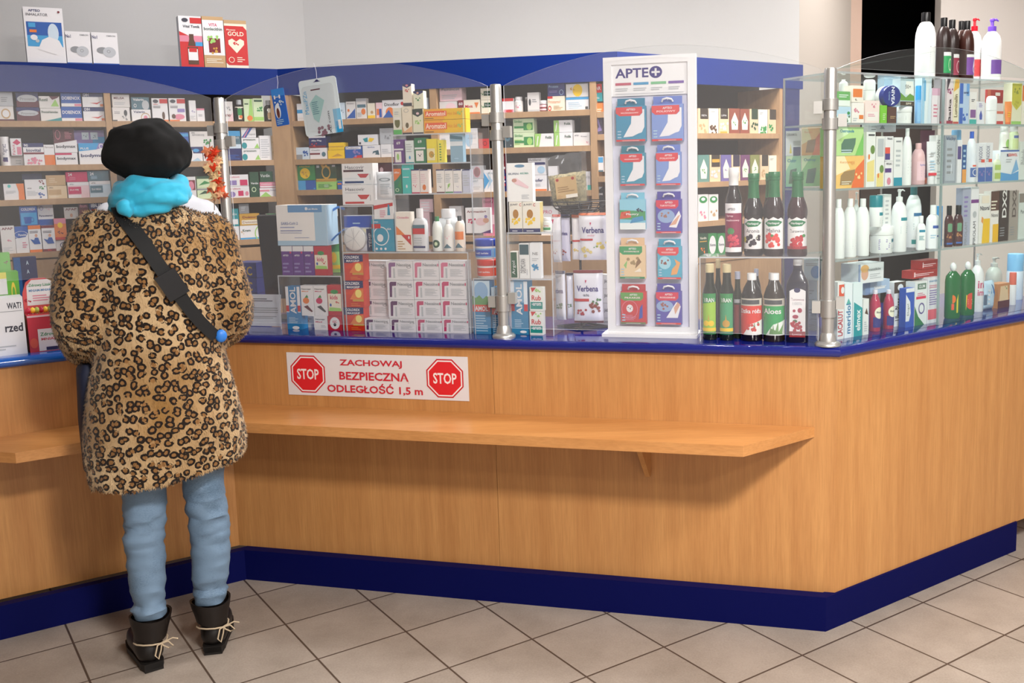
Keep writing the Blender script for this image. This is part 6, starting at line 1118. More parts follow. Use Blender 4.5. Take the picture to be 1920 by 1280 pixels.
paste 1871 1893 531 - t=.05|c8885a|R 5a2430 0 0 1 .3;P e8c8a0 .1 .3 .9 .3 .8 .9 .2 .9;B 8a9a68 .7 .8 .12 5 2|brown and cream soap box
spray 1892 1905 512 - d=.10|e8e8ea/d86a58||white bottle with a coral cap
spray 1888 1918 478 - d=.17|cfe0ea/7ab8e0|L lblue .2 .2 .8 .8 4|large white and light blue can
''')
# goods behind the side pane of the case
shop('''
@M .32 1.570|behind the side pane of the case|boxes at the inner end of the case
cosm 1503 1541 291 349 t=.04|8ac890|P d8ecc8 0 .5 .5 1 0 1;U 3a8aa8 Ostrop .4 .85 .6 .12;P 3f6a68 .2 .1 .6 .1 .7 .4 .72 .6 .3 .55|green hair supplement box, right of two
cosm 1473 1502 292 350 t=.04|90c8a8|P d8ecc8 0 .5 .5 1 0 1;U 3a8aa8 Ostr .4 .85 .6 .12;P 3f6a58 .2 .1 .6 .1 .7 .4 .72 .6 .3 .55|green hair supplement box, left of two
''')
for u0, u1, y0, y1, cc, op, lb in ((1503, 1540, 240, 290, 'f0b068', 'P e8703a .55 0 1 0 1 .9 .7 .6;P f4e2b8 0 .4 .5 .6 .3 1 0 1;P a07848 .2 .1 .6 .1 .7 .4 .72 .6 .3 .55;T e07038 Keratyna .35 .85 .4 .1', 'orange hair supplement box on the right green one'),
                                   (1473, 1502, 245, 291, 'e8e8f0', 'R 2c3a68 .5 .0 .98 .35;P e8d048 .25 .1 .4 .1 .33 .5;R lgrey .5 .4 .98 .6;U grey CERAMOL .4 .85 .7 .1', 'white and navy box on the left green one')):
    a = [FM.at(u0, 265, .32)[0], FM.at(u1, 265, .32)[0], FM.at((u0+u1)/2, y0, .32)[1]]; src = ALL[-2] if u0 > 1500 else ALL[-1]
    zb = src.location.z + max(v.co.z for v in src.data.vertices)+.0008
    o = make_box('cosmetics_box', a[1]-a[0], a[2]-zb, .04, cc, op, FM.W((a[0]+a[1])/2, .32, zb), FM.a); tag(o, lb+' behind the side pane', 'box', 'boxes at the inner end of the case')
shop('''
@M .34 1.026|on the worktop left of the corner post|cartons behind the corner post
pack 1505 1532 598 - t=.1|a9aeb8|L grey .1 .3 .9 .6 2|lowest blue-grey carton
pack 1505 1532 562 ^ t=.1|b4b9c2|L grey .1 .3 .9 .6 2|middle blue-grey carton
pack 1505 1532 526 ^ t=.1|a9aeb8|L grey .1 .3 .9 .6 2|upper blue-grey carton
pack 1507 1540 486 ^ t=.08|c4d0da|E 2f78b8 .7 .4 .3 .3;L grey .1 .7 .9 .85 2|topmost pale carton with a blue spot
''')
# ---------------------------------------------------------------- things on the left counter and beside it
for (d_, x0, x1, y0, ops, col, lb, nm, cat) in (
  (.045, -60, 47, 560, 'U ink LECZYĆ? .78 .9 .5 .07;R grey .0 .84 .98 .845;U ink poprzed .72 .6 .6 .09;L lgrey .1 .3 .9 .34 1;L lgrey .1 .16 .9 .2 1', 'e6e6ea', 'white leaflet holder with black printed notice at the left edge', 'leaflet_holder', 'holder'),):
    s0, s1 = FL.at(x0, 610, d_)[0], FL.at(x1, 610, d_)[0]; zt = FL.at((x0+x1)/2, y0, d_)[1]; W, H = s1-s0, zt-TOP
    g = MB().box(0, W, 0, .10, 0, H, mat(col, .4)); art(g, 'U ink WAT? .84 .86 .26 .11;R grey .0 .76 .98 .768;U ink rzed .80 .48 .32 .15;L lgrey .1 .1 .9 .2 2', W, H, flat(0, 0, 0)); tag(g.build(nm, None, FL.W(s0, d_, TOP), FL.a), lb, cat)
def lbox(nm, x0, x1, y0, d_, t, col, ops, lb, cat, zb=TOP, grp=None):
    s0, s1 = FL.at(x0, y0+40, d_)[0], FL.at(x1, y0+40, d_)[0]; zt = FL.at((x0+x1)/2, y0, d_)[1]
    o = make_box(nm, s1-s0, zt-zb, t, col, ops, FL.W((s0+s1)/2, d_, zb), FL.a); tag(o, lb, cat, grp); return o
lbox('sweets_box', -20, 38, 510, .16, .08, '6ab840', 'R 4a9a30 0 .0 1 .5;R e8e060 .0 .9 .6 1;O e8d050 .8 .72 .08 .15 .4;B 8a4a70 .9 .62 .08 6 2;R e8e8e8 0 .72 .6 .92', 'bright green sweets box standing behind the white leaflet holder', 'box')
lbox('sweets_box', -20, 22, 474, .26, .05, '8ad070', 'B c06a90 .85 .6 .1 8 3;B b05a88 .8 .9 .08 6 5', 'pale green card box with pink swirls, topmost at the left edge', 'box')
# rounded red lollipop display
s0, s1 = FL.at(50, 590, .05)[0], FL.at(112, 590, .05)[0]; W = s1-s0; z1 = FL.at(75, 521, .14)[1]-TOP; o = empty('lollipop_display', FL.W(s0, .05, TOP), FL.a)
zf = FL.at(80, 590, .05)[1]-TOP
g = MB().box(0, W, 0, .11, 0, zf, mat('c8384a', .4)); art(g, 'R e8e0e4 .28 .02 1 .62;U 2f8a58 Zdrowy .62 .46 .55 .12;U c84a5a MNIAM .62 .34 .5 .07;R 2c2a5a .5 .03 1 .12;E d8584a .14 .25 .12 .14;R e8c0c8 0 .95 1 1', W, zf, flat(0, 0, 0)); g.build('tray', o)
g = MB(); pts = [(0, 0), (W, 0), (W, z1*.86), (W*.9, z1*.95), (W*.72, z1), (W*.3, z1), (W*.12, z1*.95), (0, z1*.8)]; g.slab(pts, .09, .10, mat('d85a5c', .4))
art(g, 'P e8e6e8 .12 .62 1 .62 1 .93 .8 .98 .3 .98 .14 .9;U 3f9a68 Zdrowy_Lizak .55 .9 .7 .05;U 5a8ab8 MNIAM-MNIAM .55 .83 .7 .035;L pink .3 .68 .85 .78 3;R e8d040 .35 .5 .62 .57;R 8ac050 .63 .5 .85 .57;B b03040 .15 .68 .1 6 3', W, z1, flat(0, .09, 0)); g.build('header_card', o)
for k in range(7):
    x = W*(.1+.13*k); g = MB(); g.tube([(x, .05, zf*.5), (x, .05, zf+.01)], .0016, mat('eeeeee'), 5); g.lathe([(.1, 0), (.85, .25), (1, .5), (.85, .75), (.1, 1)], mat(['b82840', 'e8c040', 'a8b850'][k % 3], .3), 12, 1, (x, .05), zf+.002, .013, .024); g.build('lollipop', o)
tag(o, 'red and white children lollipop display left of the customer', 'display')
# small navy box standing on the base cabinet edge behind the lollipop display
g = MB(); s0, s1 = FL.at(27, 510, .50)[0], FL.at(70, 510, .50)[0]; zt = FL.at(48, 482, .50)[1]; W, H = s1-s0, zt-TOP
g.box(0, W, 0, .05, 0, H, mat('151e52', .4)); art(g, 'R 1f5a98 0 0 .3 1;U pblue A .6 .93 .12 .05;U pblue A .6 .82 .12 .05', W, H, flat(0, 0, 0)); tag(g.build('folder_box', None, FL.W(s0, .50, TOP), FL.a), 'navy blue folder box with two pale letters behind the lollipop display', 'box')
# notice behind the glass
s0, s1 = FM.at(462, 585, .19)[0], FM.at(524, 585, .19)[0]; zt = FM.at(497, 553, .19)[1]; W, H = s1-s0, zt-TOP
g = MB().box(0, W, 0, .002, 0, H, mat('c9cbd2', .6)); art(g, 'L ink .12 .78 .85 .9 2;L grey .08 .42 .95 .62 3;L grey .08 .24 .95 .34 2', W, H, flat(0, 0, 0))
tag(g.build('paper_notice', None, FM.W(s0, .19, TOP+.002), FM.a, (R_(-8), 0, FM.a)), 'grey paper notice leaning beside the fur sleeve', 'notice')
shop('''
@M .46 1.026|behind the paper notice|stacked blue boxes with gold lettering
box 441 484 578 - t=.10|2a3478|U b8983c 2KC .45 .45 .7 .5;R 1c2458 0 0 1 .06|bottom blue box of the gold-lettered stack
box 441 483 550 ^ t=.10|2a3478|U b8983c 2KC .45 .45 .7 .6;R 1c2458 0 0 1 .06|third blue box of the gold-lettered stack
box 440 482 521 ^ t=.10|2a3478|U b8983c 2KC .45 .45 .7 .6;R 1c2458 0 0 1 .06|second blue box of the gold-lettered stack
box 440 481 492 ^ t=.10|2a3478|U b8983c 2KC .45 .45 .7 .6;R 1c2458 0 0 1 .06|top blue box of the gold-lettered stack
''')
o = empty('computer_monitor', FM.W(FM.at(562, 500, .40)[0], .40, TOP), FM.a + R_(14)); dk = mat('1b1c20', .45)
MB().box(-.15, .19, -.012, .02, .10, .47, dk).build('back_shell', o, (0, 0, 0)).rotation_euler = (R_(8), 0, 0)
MB().box(-.03, .03, .0, .03, .01, .22, dk).build('stand', o); MB().box(-.12, .12, -.06, .10, 0, .012, dk).build('foot', o)
MB().box(-.14, .18, .0205, .0215, .12, .45, mat('2a3440', .2)).build('screen', o).rotation_euler = (R_(8), 0, 0)
tag(o, 'dark computer monitor seen from behind, left of the test kit box', 'monitor')
# ---------------------------------------------------------------- orange leaf garland on the left post
rd = random.Random(11); o = empty('leaf_garland', (PL.x, PL.y, TOP), FM.a); MB().tube([(-.035, -.03, .78), (-.04, -.035, .7), (-.03, -.03, .6), (-.035, -.032, .5)], .002, mat('7a5a30'), 5).build('stem', o)
lc = ['f04a20', 'f0704a', 'e83c18', 'f4b48c', 'c8744c', 'f4d4a0']
for k in range(44):
    z = .742-.20*(k/44)+rd.uniform(-.010, .010); x = -.012+rd.uniform(-.032, .032)+.012*math.sin(k*.7); y = -.04+rd.uniform(-.02, .01); r = rd.uniform(.018, .030); m = mat(lc[rd.randrange(6)], .6)
    g = MB(); pts = []; 
    for j in range(10): a = j*math.pi/5; q = r*(1 if j % 2 == 0 else .5)*rd.uniform(.85, 1.1); pts.append((q*math.cos(a), q*math.sin(a)))
    g.add([(0, 0, .003)]+[(px, py, rd.uniform(-.003, .003)) for px, py in pts], [(0, 1+j, 1+(j+1) % 10) for j in range(10)], m)
    g.build('leaf', o, (x, y, z), rot=(R_(90+rd.uniform(-35, 35)), rd.uniform(-.5, .5), rd.uniform(-.6, .6)))
tag(o, 'garland of orange and cream maple leaves tied to the left steel post', 'garland')

# round blue tin standing on edge on the dark brown box
d = .03; sx_, zc_ = FC.at(1671, 180, d); R = 19.5/FPX*(FC.W(sx_, d, zc_)-CAM).dot(FW)
o = empty('cream_tin', FC.W(sx_, d, zc_-R), FC.a - R_(18)); g = MB(); g.lathe([(1, 0), (1, .45), (.97, .5)], mat('e8e8ec', .3), 32, 1, (0, 0), 0, R, .05); b1_ = g.build('tin_base', o, (0, .045, R)); b1_.rotation_euler = (R_(90), 0, 0)
g = MB(); g.lathe([(1.02, .5), (1.02, .92), (.97, 1), (0, 1)], mat('23307e', .25, coat=.4), 32, 1, (0, 0), 0, R, .05); l_ = g.build('lid', o, (0, .045, R)); l_.rotation_euler = (R_(90), 0, 0)
g = MB(); art(g, 'U e4e4ee NIVEA .55 .5 .85 .18 -90;T lblue Creme .35 .5 .4 .08 -90', R*2, R*2, flat(-R, -.0052, 0)); g.build('print', o); tag(o, 'round dark blue cream tin standing on edge on the top glass shelf', 'tin')
# blue strap looped round the neck of the fish oil bottle
d = .12; P_ = lambda u, v, dd=0: tuple(Vector((G1.at(u, v, d+dd)[0], d+dd, G1.at(u, v, d+dd)[1]-TOP)))
g = MB(); g.tube([P_(617, 432), P_(612, 412, -.01), P_(620, 396, -.015), P_(634, 388, -.015), P_(646, 392, -.01)], .005, mat('2f80d8', .4), 8, flat=.4)
g.tube([P_(617, 432), P_(622, 446, .0), P_(617, 452, -.02)], .004, mat('2f80d8', .4), 6); g.tube([P_(617, 456, -.035), P_(630, 442, -.04), P_(645, 430, -.045)], .006, mat('2f80d8', .4), 8, flat=.5)
for k in range(len(g.v)): q_ = G1.W(g.v[k][0], g.v[k][1], g.v[k][2]); g.v[k] = (q_.x-G1.W(.4, d).x, q_.y-G1.W(.4, d).y, q_.z)
tag(g.build('blue_strap', None, (G1.W(.4, d).x, G1.W(.4, d).y, TOP)), 'bright blue strap looped beside the dark fish oil bottle', 'strap')
# ---------------------------------------------------------------- people
dg = None
def remesh(mb, vox, smooth=6, name='tmp'):
    o = mb.build(name); m = o.modifiers.new('r', 'REMESH'); m.mode = 'VOXEL'; m.voxel_size = vox
    s_ = o.modifiers.new('s', 'SMOOTH'); s_.factor = .5; s_.iterations = smooth
    ev = o.evaluated_get(bpy.context.evaluated_depsgraph_get()); me = bpy.data.meshes.new_from_object(ev)
    vs = [v.co.copy() for v in me.vertices]; fs = [tuple(p.vertices) for p in me.polygons]; ns = [v.normal.copy() for v in me.vertices]
    old = o.data; bpy.data.objects.remove(o); bpy.data.meshes.remove(old); bpy.data.meshes.remove(me); return vs, fs, ns
def ell(mb, c, r, m, n=16, rot=None):
    c = Vector(c); vs = []; fs = []
    for i in range(n+1):
        for k in range(n*2): a, b = math.pi*i/n, math.pi*k/n; p = Vector((r[0]*math.sin(a)*math.cos(b), r[1]*math.sin(a)*math.sin(b), r[2]*math.cos(a))); vs.append(c+(rot @ p if rot else p))
    for i in range(n):
        for k in range(n*2): q = (k+1) % (n*2); fs.append((i*n*2+k, (i+1)*n*2+k, (i+1)*n*2+q, i*n*2+q))
    mb.add(vs, fs, m, True)
def limb(mb, pts, rs, m, seg=14, steps=5):
    """smooth tapered limb through the joints"""
    P = [Vector(p) for p in pts]; o = []; r = []
    for i in range(len(P)-1):
        p0 = P[max(i-1, 0)]; p1 = P[i]; p2 = P[i+1]; p3 = P[min(i+2, len(P)-1)]
        for k in range(steps):
            t = k/steps; o.append(.5*((2*p1)+(p2-p0)*t+(2*p0-5*p1+4*p2-p3)*t*t+(3*p1-p0-3*p2+p3)*t**3)); r.append(rs[i]+(rs[i+1]-rs[i])*t)
    o.append(P[-1]); r.append(rs[-1]); mb.tube(o, r, m, seg)
    ell(mb, o[0], (r[0],)*3, m, 8); ell(mb, o[-1], (r[-1],)*3, m, 8)
def ringloft(mb, rings, m, seg=40, p=2.3, caps=True):
    """rings: (xl, zl, xr, zr, cy, ry)"""
    vs = []; fs = []
    for xl, zl, xr, zr, cy, ry in rings:
        for k in range(seg):
            x, y = sq(2*math.pi*k/seg, p); f = (x+1)/2; vs.append((xl+(xr-xl)*f, cy+ry*y, zl+(zr-zl)*f))
    n = len(rings)
    for i in range(n-1):
        for k in range(seg): q = (k+1) % seg; fs.append((i*seg+k, i*seg+q, (i+1)*seg+q, (i+1)*seg+k))
    if caps: fs += [tuple(range(seg-1, -1, -1)), tuple(range((n-1)*seg, n*seg))]
    mb.add(vs, fs, m, True)
SKIN = mat('c99478', .5); SKIN2 = mat('cf9c82', .5)
def hand(mb, w, d, up, m, side, s_=1.1, curl=.5):
    """palm plus four unequal bent fingers and a thumb; w wrist, d pointing direction, up back of the hand"""
    w = Vector(w); d = Vector(d).normalized(); up = Vector(up).normalized(); a = d.cross(up).normalized()*side
    for k in range(5): limb(mb, [w-d*.01, w+a*((k-2)*.009*s_)+d*.03*s_, w+a*((k-2)*.0165*s_)+d*.078*s_], [.018*s_, .016*s_, .0125*s_], m, 8, 3)
    L = (.068, .078, .072, .056)
    for k in range(4):
        b = w+d*.084*s_+a*((k-1.5)*.0205*s_); l = L[k]*s_; c1_, c2_ = curl*.5, curl*1.1
        p1 = b+(d*math.cos(c1_)-up*math.sin(c1_))*l*.45; p2 = p1+(d*math.cos(c2_)-up*math.sin(c2_))*l*.32; p3 = p2+(d*math.cos(c2_+.3)-up*math.sin(c2_+.3))*l*.23
        limb(mb, [b-d*.012, p1, p2, p3], [.0098*s_, .0092*s_, .0082*s_, .0072*s_], m, 8, 3)
    b = w+d*.03*s_-a*.028*s_; limb(mb, [b, b-a*.022*s_+d*.03*s_-up*.006, b-a*.026*s_+d*.055*s_-up*.012, b-a*.022*s_+d*.075*s_-up*.016], [.014*s_, .012*s_, .0105*s_, .009*s_], m, 8, 3)
def head(mb, c, m, s_=1.1, f=1):
    """cranium, jaw, nose, brow, lips, ears; the face looks along +y*f"""
    c = Vector(c); q = lambda x, y, z: c+Vector((x, y*f, z))*s_
    ell(mb, q(0, -.012, .03), (.076*s_, .094*s_, .088*s_), m); ell(mb, q(0, .02, -.03), (.062*s_, .07*s_, .075*s_), m); ell(mb, q(0, .045, -.08), (.034*s_, .034*s_, .028*s_), m, 10)
    limb(mb, [q(0, .083, .022), q(0, .098, -.005), q(0, .108, -.022)], [.008*s_, .010*s_, .013*s_], m, 8, 3); ell(mb, q(.011, .094, -.026), (.008*s_,)*3, m, 6); ell(mb, q(-.011, .094, -.026), (.008*s_,)*3, m, 6)
    for sx in (-1, 1):
        limb(mb, [q(sx*.014, .084, .034), q(sx*.034, .08, .038), q(sx*.052, .062, .03)], [.007*s_, .008*s_, .006*s_], m, 6, 2)
        ell(mb, q(sx*.078, -.006, .0), (.009*s_, .020*s_, .031*s_), m, 8); ell(mb, q(sx*.04, .055, -.018), (.024*s_, .02*s_, .02*s_), m, 8)
    limb(mb, [q(-.022, .084, -.049), q(0, .092, -.047), q(.022, .084, -.049)], [.004*s_, .006*s_, .004*s_], m, 6, 3); limb(mb, [q(-.018, .083, -.057), q(0, .09, -.059), q(.018, .083, -.057)], [.004*s_, .007*s_, .004*s_], m, 6, 3)
def eyes(e, c, s_=1.1, f=1):
    c = Vector(c)
    for sx in (-1, 1):
        g = MB(); p = c+Vector((sx*.032, .069*f, .012))*s_; ell(g, p, (.0112*s_,)*3, mat('dcd4cc', .3), 8); ell(g, p+Vector((0, .0075*f, -.001))*s_, (.0050*s_,)*3, mat('3a2c24', .15), 8); g.build('eye', e)
# --- customer, seen from behind
PF = Frame((-1.40, 3.27), (.88, .47)); cu = empty('person', PF.W(0, 0, 0), PF.a)
tag(cu, 'person in leopard print coat, black beret, turquoise scarf and light jeans leaning on the counter', 'person')
A_ = lambda u, v, d=0: PF.at(u, v, d)
RG = [(164, 916, 465, 842, .02, .20), (158, 880, 467, 822, .02, .20), (155, 835, 463, 800, .01, .2), (155, 790, 456, 765, .0, .195), (160, 720, 441, 706, .0, .18), (174, 655, 424, 645, 0, .17), (174, 600, 420, 592, 0, .165), (164, 540, 424, 534, 0, .165), (150, 480, 422, 478, .01, .165), (148, 448, 420, 448, .02, .15), (160, 418, 404, 421, .03, .13), (196, 401, 384, 404, .04, .11), (232, 388, 352, 390, .05, .09)]
rings = []
for uL, vL, uR, vR, cy, ry in RG: a = A_(uL+4, vL, cy); b = A_(uR-5, vR, cy); rings.append((a[0], a[1], b[0], b[1], cy, ry))
cm = mat('c0a070'); mb = MB(); ringloft(mb, rings, cm)
def P3(u, v, y): a = A_(u, v, y); return (a[0], y, a[1])
CT = TOP
hL, hR = Vector((-.10, .56, CT+.045)), Vector((.22, .50, CT+.045))
limb(mb, [P3(184, 448, .02), P3(164, 510, .0), P3(155, 592, -.01), (P3(157, 620, .1)[0]+.01, .16, 1.125), (hL.x-.10, .40, CT+.075)], [.095, .097, .100, .088, .062], cm)
limb(mb, [P3(390, 450, .02), P3(402, 510, .0), P3(421, 584, -.01), (P3(417, 610, .1)[0], .16, 1.14), (hR.x+.02, .36, CT+.085)], [.09, .096, .098, .086, .062], cm)
vs, fs, ns = remesh(mb, .013, 8)
# sleeve creases and the sag of the heavy pile
def fold(p):
    q = noise.noise(Vector((p.x*5, p.y*5, p.z*3)))*.010 + noise.noise(Vector((p.x*14, p.y*14, p.z*7+3)))*.006
    return q + noise.noise(p*55)*.0028
vs = [v+n*fold(v) for v, n in zip(vs, ns)]
def leopard():
    m, nt, b = node_mat('leopard_fur'); N = nt.nodes; Lk = nt.links; tc = N.new('ShaderNodeTexCoord')
    nz = N.new('ShaderNodeTexNoise'); nz.inputs['Scale'].default_value = 36; nz.inputs['Detail'].default_value = 2; Lk.new(tc.outputs['Object'], nz.inputs['Vector'])
    ms = N.new('ShaderNodeVectorMath'); ms.operation = 'SUBTRACT'; Lk.new(nz.outputs['Color'], ms.inputs[0]); ms.inputs[1].default_value = (.5, .5, .5)
    sc_ = N.new('ShaderNodeVectorMath'); sc_.operation = 'SCALE'; Lk.new(ms.outputs[0], sc_.inputs[0]); sc_.inputs['Scale'].default_value = .016
    ad = N.new('ShaderNodeVectorMath'); ad.operation = 'ADD'; Lk.new(tc.outputs['Object'], ad.inputs[0]); Lk.new(sc_.outputs[0], ad.inputs[1])
    vo = N.new('ShaderNodeTexVoronoi'); vo.voronoi_dimensions = '2D'; vo.inputs['Scale'].default_value = 1; vo.inputs['Randomness'].default_value = .88
    sx_ = N.new('ShaderNodeSeparateXYZ'); Lk.new(ad.outputs[0], sx_.inputs[0]); ng = N.new('ShaderNodeMath'); ng.operation = 'SUBTRACT'; ng.inputs[0].default_value = .26; Lk.new(sx_.outputs[1], ng.inputs[1])
    at = N.new('ShaderNodeMath'); at.operation = 'ARCTAN2'; Lk.new(sx_.outputs[0], at.inputs[0]); Lk.new(ng.outputs[0], at.inputs[1])
    mu_ = N.new('ShaderNodeMath'); mu_.operation = 'MULTIPLY'; Lk.new(at.outputs[0], mu_.inputs[0]); mu_.inputs[1].default_value = .38*44; mz = N.new('ShaderNodeMath'); mz.operation = 'MULTIPLY'; Lk.new(sx_.outputs[2], mz.inputs[0]); mz.inputs[1].default_value = 40
    cbx = N.new('ShaderNodeCombineXYZ'); Lk.new(mu_.outputs[0], cbx.inputs[0]); Lk.new(mz.outputs[0], cbx.inputs[1]); Lk.new(cbx.outputs[0], vo.inputs['Vector'])
    rr = N.new('ShaderNodeValToRGB'); e = rr.color_ramp.elements; e[0].position = .0; e[0].color = (.15, .15, .15, 1); e[1].position = .19; e[1].color = (.55, .55, .55, 1)
    for pos, val in ((.24, 1), (.43, 1), (.52, 0)): x = e.new(pos); x.color = (val, val, val, 1)
    Lk.new(vo.outputs['Distance'], rr.inputs[0])
    n2 = N.new('ShaderNodeTexNoise'); n2.inputs['Scale'].default_value = 62; n2.inputs['Detail'].default_value = 1.5; Lk.new(tc.outputs['Object'], n2.inputs['Vector'])
    r2 = N.new('ShaderNodeMapRange'); Lk.new(n2.outputs[0], r2.inputs[0]); r2.inputs[1].default_value = .33; r2.inputs[2].default_value = .40
    mu = N.new('ShaderNodeMath'); mu.operation = 'MULTIPLY'; Lk.new(rr.outputs[0], mu.inputs[0]); Lk.new(r2.outputs[0], mu.inputs[1])
    st = N.new('ShaderNodeMapRange'); Lk.new(mu.outputs[0], st.inputs[0]); st.inputs[1].default_value = .55; st.inputs[2].default_value = .85
    # ground: cream to tan, browner inside each rosette
    g1 = N.new('ShaderNodeTexNoise'); g1.inputs['Scale'].default_value = 3.2; Lk.new(tc.outputs['Object'], g1.inputs['Vector'])
    gr = N.new('ShaderNodeValToRGB'); gr.color_ramp.elements[0].position = .35; gr.color_ramp.elements[1].position = .65; gr.color_ramp.elements[0].color = rgb('8f6a3a'); gr.color_ramp.elements[1].color = rgb('c8ad86'); Lk.new(g1.outputs[0], gr.inputs[0])
    ins = N.new('ShaderNodeMapRange'); Lk.new(vo.outputs['Distance'], ins.inputs[0]); ins.inputs[1].default_value = .36; ins.inputs[2].default_value = .22
    mx = N.new('ShaderNodeMix'); mx.data_type = 'RGBA'; Lk.new(ins.outputs[0], mx.inputs[0]); Lk.new(gr.outputs[0], mx.inputs[6]); mx.inputs[7].default_value = rgb('8a6238')
    m2 = N.new('ShaderNodeMix'); m2.data_type = 'RGBA'; Lk.new(st.outputs[0], m2.inputs[0]); Lk.new(mx.outputs[2], m2.inputs[6]); m2.inputs[7].default_value = rgb('1d130d')
    Lk.new(m2.outputs[2], b.inputs['Base Color']); b.inputs['Roughness'].default_value = .8; b.inputs['Sheen Weight'].default_value = .25; b.inputs['Specular IOR Level'].default_value = .2
    return m
FUR = leopard(); g = MB(); g.add(vs, fs, FUR, True); rd = random.Random(3); tv = []; tf = []
for f in fs:
    p = [vs[i] for i in f]; nn = (p[1]-p[0]).cross(p[2]-p[0])
    if nn.length < 1e-9: continue
    nn.normalize()
    for k in range(3):
        a = rd.random(); b = rd.random(); q = p[0].lerp(p[1], a).lerp(p[3 % len(p)].lerp(p[2], a), b); t = Vector((rd.uniform(-.5, .5), rd.uniform(-.5, .5), -1.1))
        t = (t-nn*t.dot(nn))+nn*rd.uniform(.5, 1.0); t.normalize(); l = rd.uniform(.007, .0125); sd = t.cross(nn).normalized()*.0016
        i0 = len(tv); tv += [q-sd, q+sd, q+t*l]; tf.append((i0, i0+1, i0+2))
g.add(tv, tf, FUR, True); coat = g.build('coat', cu)
bvh = BVHTree.FromPolygons(vs, fs)
# jeans
hl, hr = onz(290, 1258), onz(400, 1227); fl, frt = PF.loc(hl), PF.loc(hr)
tl = PF.loc(onz(252, 1200)); tr = PF.loc(onz(419, 1168))
JEAN = None
def denim():
    m, nt, b = node_mat('light_denim'); N = nt.nodes; Lk = nt.links; tc = N.new('ShaderNodeTexCoord'); mp = N.new('ShaderNodeMapping'); mp.inputs['Scale'].default_value = (60, 60, 400); Lk.new(tc.outputs['Object'], mp.inputs[0])
    n1 = N.new('ShaderNodeTexNoise'); n1.inputs['Scale'].default_value = 3; n1.inputs['Detail'].default_value = 4; Lk.new(mp.outputs[0], n1.inputs['Vector'])
    n2 = N.new('ShaderNodeTexNoise'); n2.inputs['Scale'].default_value = 8; Lk.new(tc.outputs['Object'], n2.inputs['Vector']); ad = N.new('ShaderNodeMath'); Lk.new(n1.outputs[0], ad.inputs[0]); Lk.new(n2.outputs[0], ad.inputs[1])
    cr = N.new('ShaderNodeValToRGB'); cr.color_ramp.elements[0].position = .75; cr.color_ramp.elements[1].position = 1.25; cr.color_ramp.elements[0].color = rgb('4f677e'); cr.color_ramp.elements[1].color = rgb('6d859d'); Lk.new(ad.outputs[0], cr.inputs[0]); Lk.new(cr.outputs[0], b.inputs['Base Color']); b.inputs['Roughness'].default_value = .75
    return m
JEAN = denim()
def leg(px, foot, yb, top):
    """px rows (u0, u1, v); interpolated rings with creases at knee and ankle"""
    rows = []; n = len(px)
    for i, (u0, u1, v) in enumerate(px):
        y = yb*(i/(n-1))**1.2; a, za = A_(u0, v, y); b, zb_ = A_(u1, v, y); rows.append(((a+b)/2, y, (za+zb_)/2, (b-a)/2))
    rows = [top]+rows; out = []
    for i in range(len(rows)-1):
        st = max(2, int(abs(rows[i][2]-rows[i+1][2])/.008))
        for k in range(st): t = k/st; t2 = t*t*(3-2*t) if i else t; out.append(tuple(rows[i][j]*(1-t2)+rows[i+1][j]*t2 for j in range(4)))
    out.append(rows[-1]); vs = []; fs = []; seg = 36
    zk = .62*rows[1][2]+.38*rows[-1][2] if 0 else None
    for (x, y, z, r) in out:
        for k in range(seg):
            a = 2*math.pi*k/seg; kn = math.exp(-((z-.50)/.11)**2) + .9*math.exp(-((z-.22)/.07)**2) + .22
            w_ = noise.noise(Vector((math.cos(a)*.9+x*3, math.sin(a)*.9, z*34+math.sin(a)*1.2)))*.009*kn + noise.noise(Vector((math.cos(a)*2, math.sin(a)*2, z*80)))*.003*kn
            rr = r+w_; vs.append((x+rr*math.cos(a), y+rr*1.05*math.sin(a), z))
    for i in range(len(out)-1):
        for k in range(seg): q = (k+1) % seg; fs.append((i*seg+k, (i+1)*seg+k, (i+1)*seg+q, i*seg+q))
    return vs, fs, out[-1]
g = MB()
LL = [(228, 313, 925), (230, 312, 965), (231, 311, 992), (228, 313, 1002), (234, 310, 1018), (237, 312, 1060), (242, 312, 1100), (250, 310, 1128), (244, 315, 1138), (252, 312, 1152)]
RL = [(340, 420, 890), (346, 423, 930), (350, 428, 962), (355, 431, 992), (356, 432, 1010), (359, 432, 1050), (361, 428, 1080), (365, 422, 1096), (361, 428, 1106), (365, 423, 1124)]
v1, f1, eL = leg(LL, fl, fl[1]+.055, (-.10, .0, .93, .11)); v2, f2, eR = leg(RL, frt, frt[1]+.055, (.10, .0, .93, .11))
g.add(v1, f1, JEAN, True); g.add(v2, f2, JEAN, True); ell(g, (0, .0, .95), (.19, .13, .13), JEAN); g.build('jeans', cu)
LEA = mat('120d0b', .42); LEA2 = mat('17100d', .5)
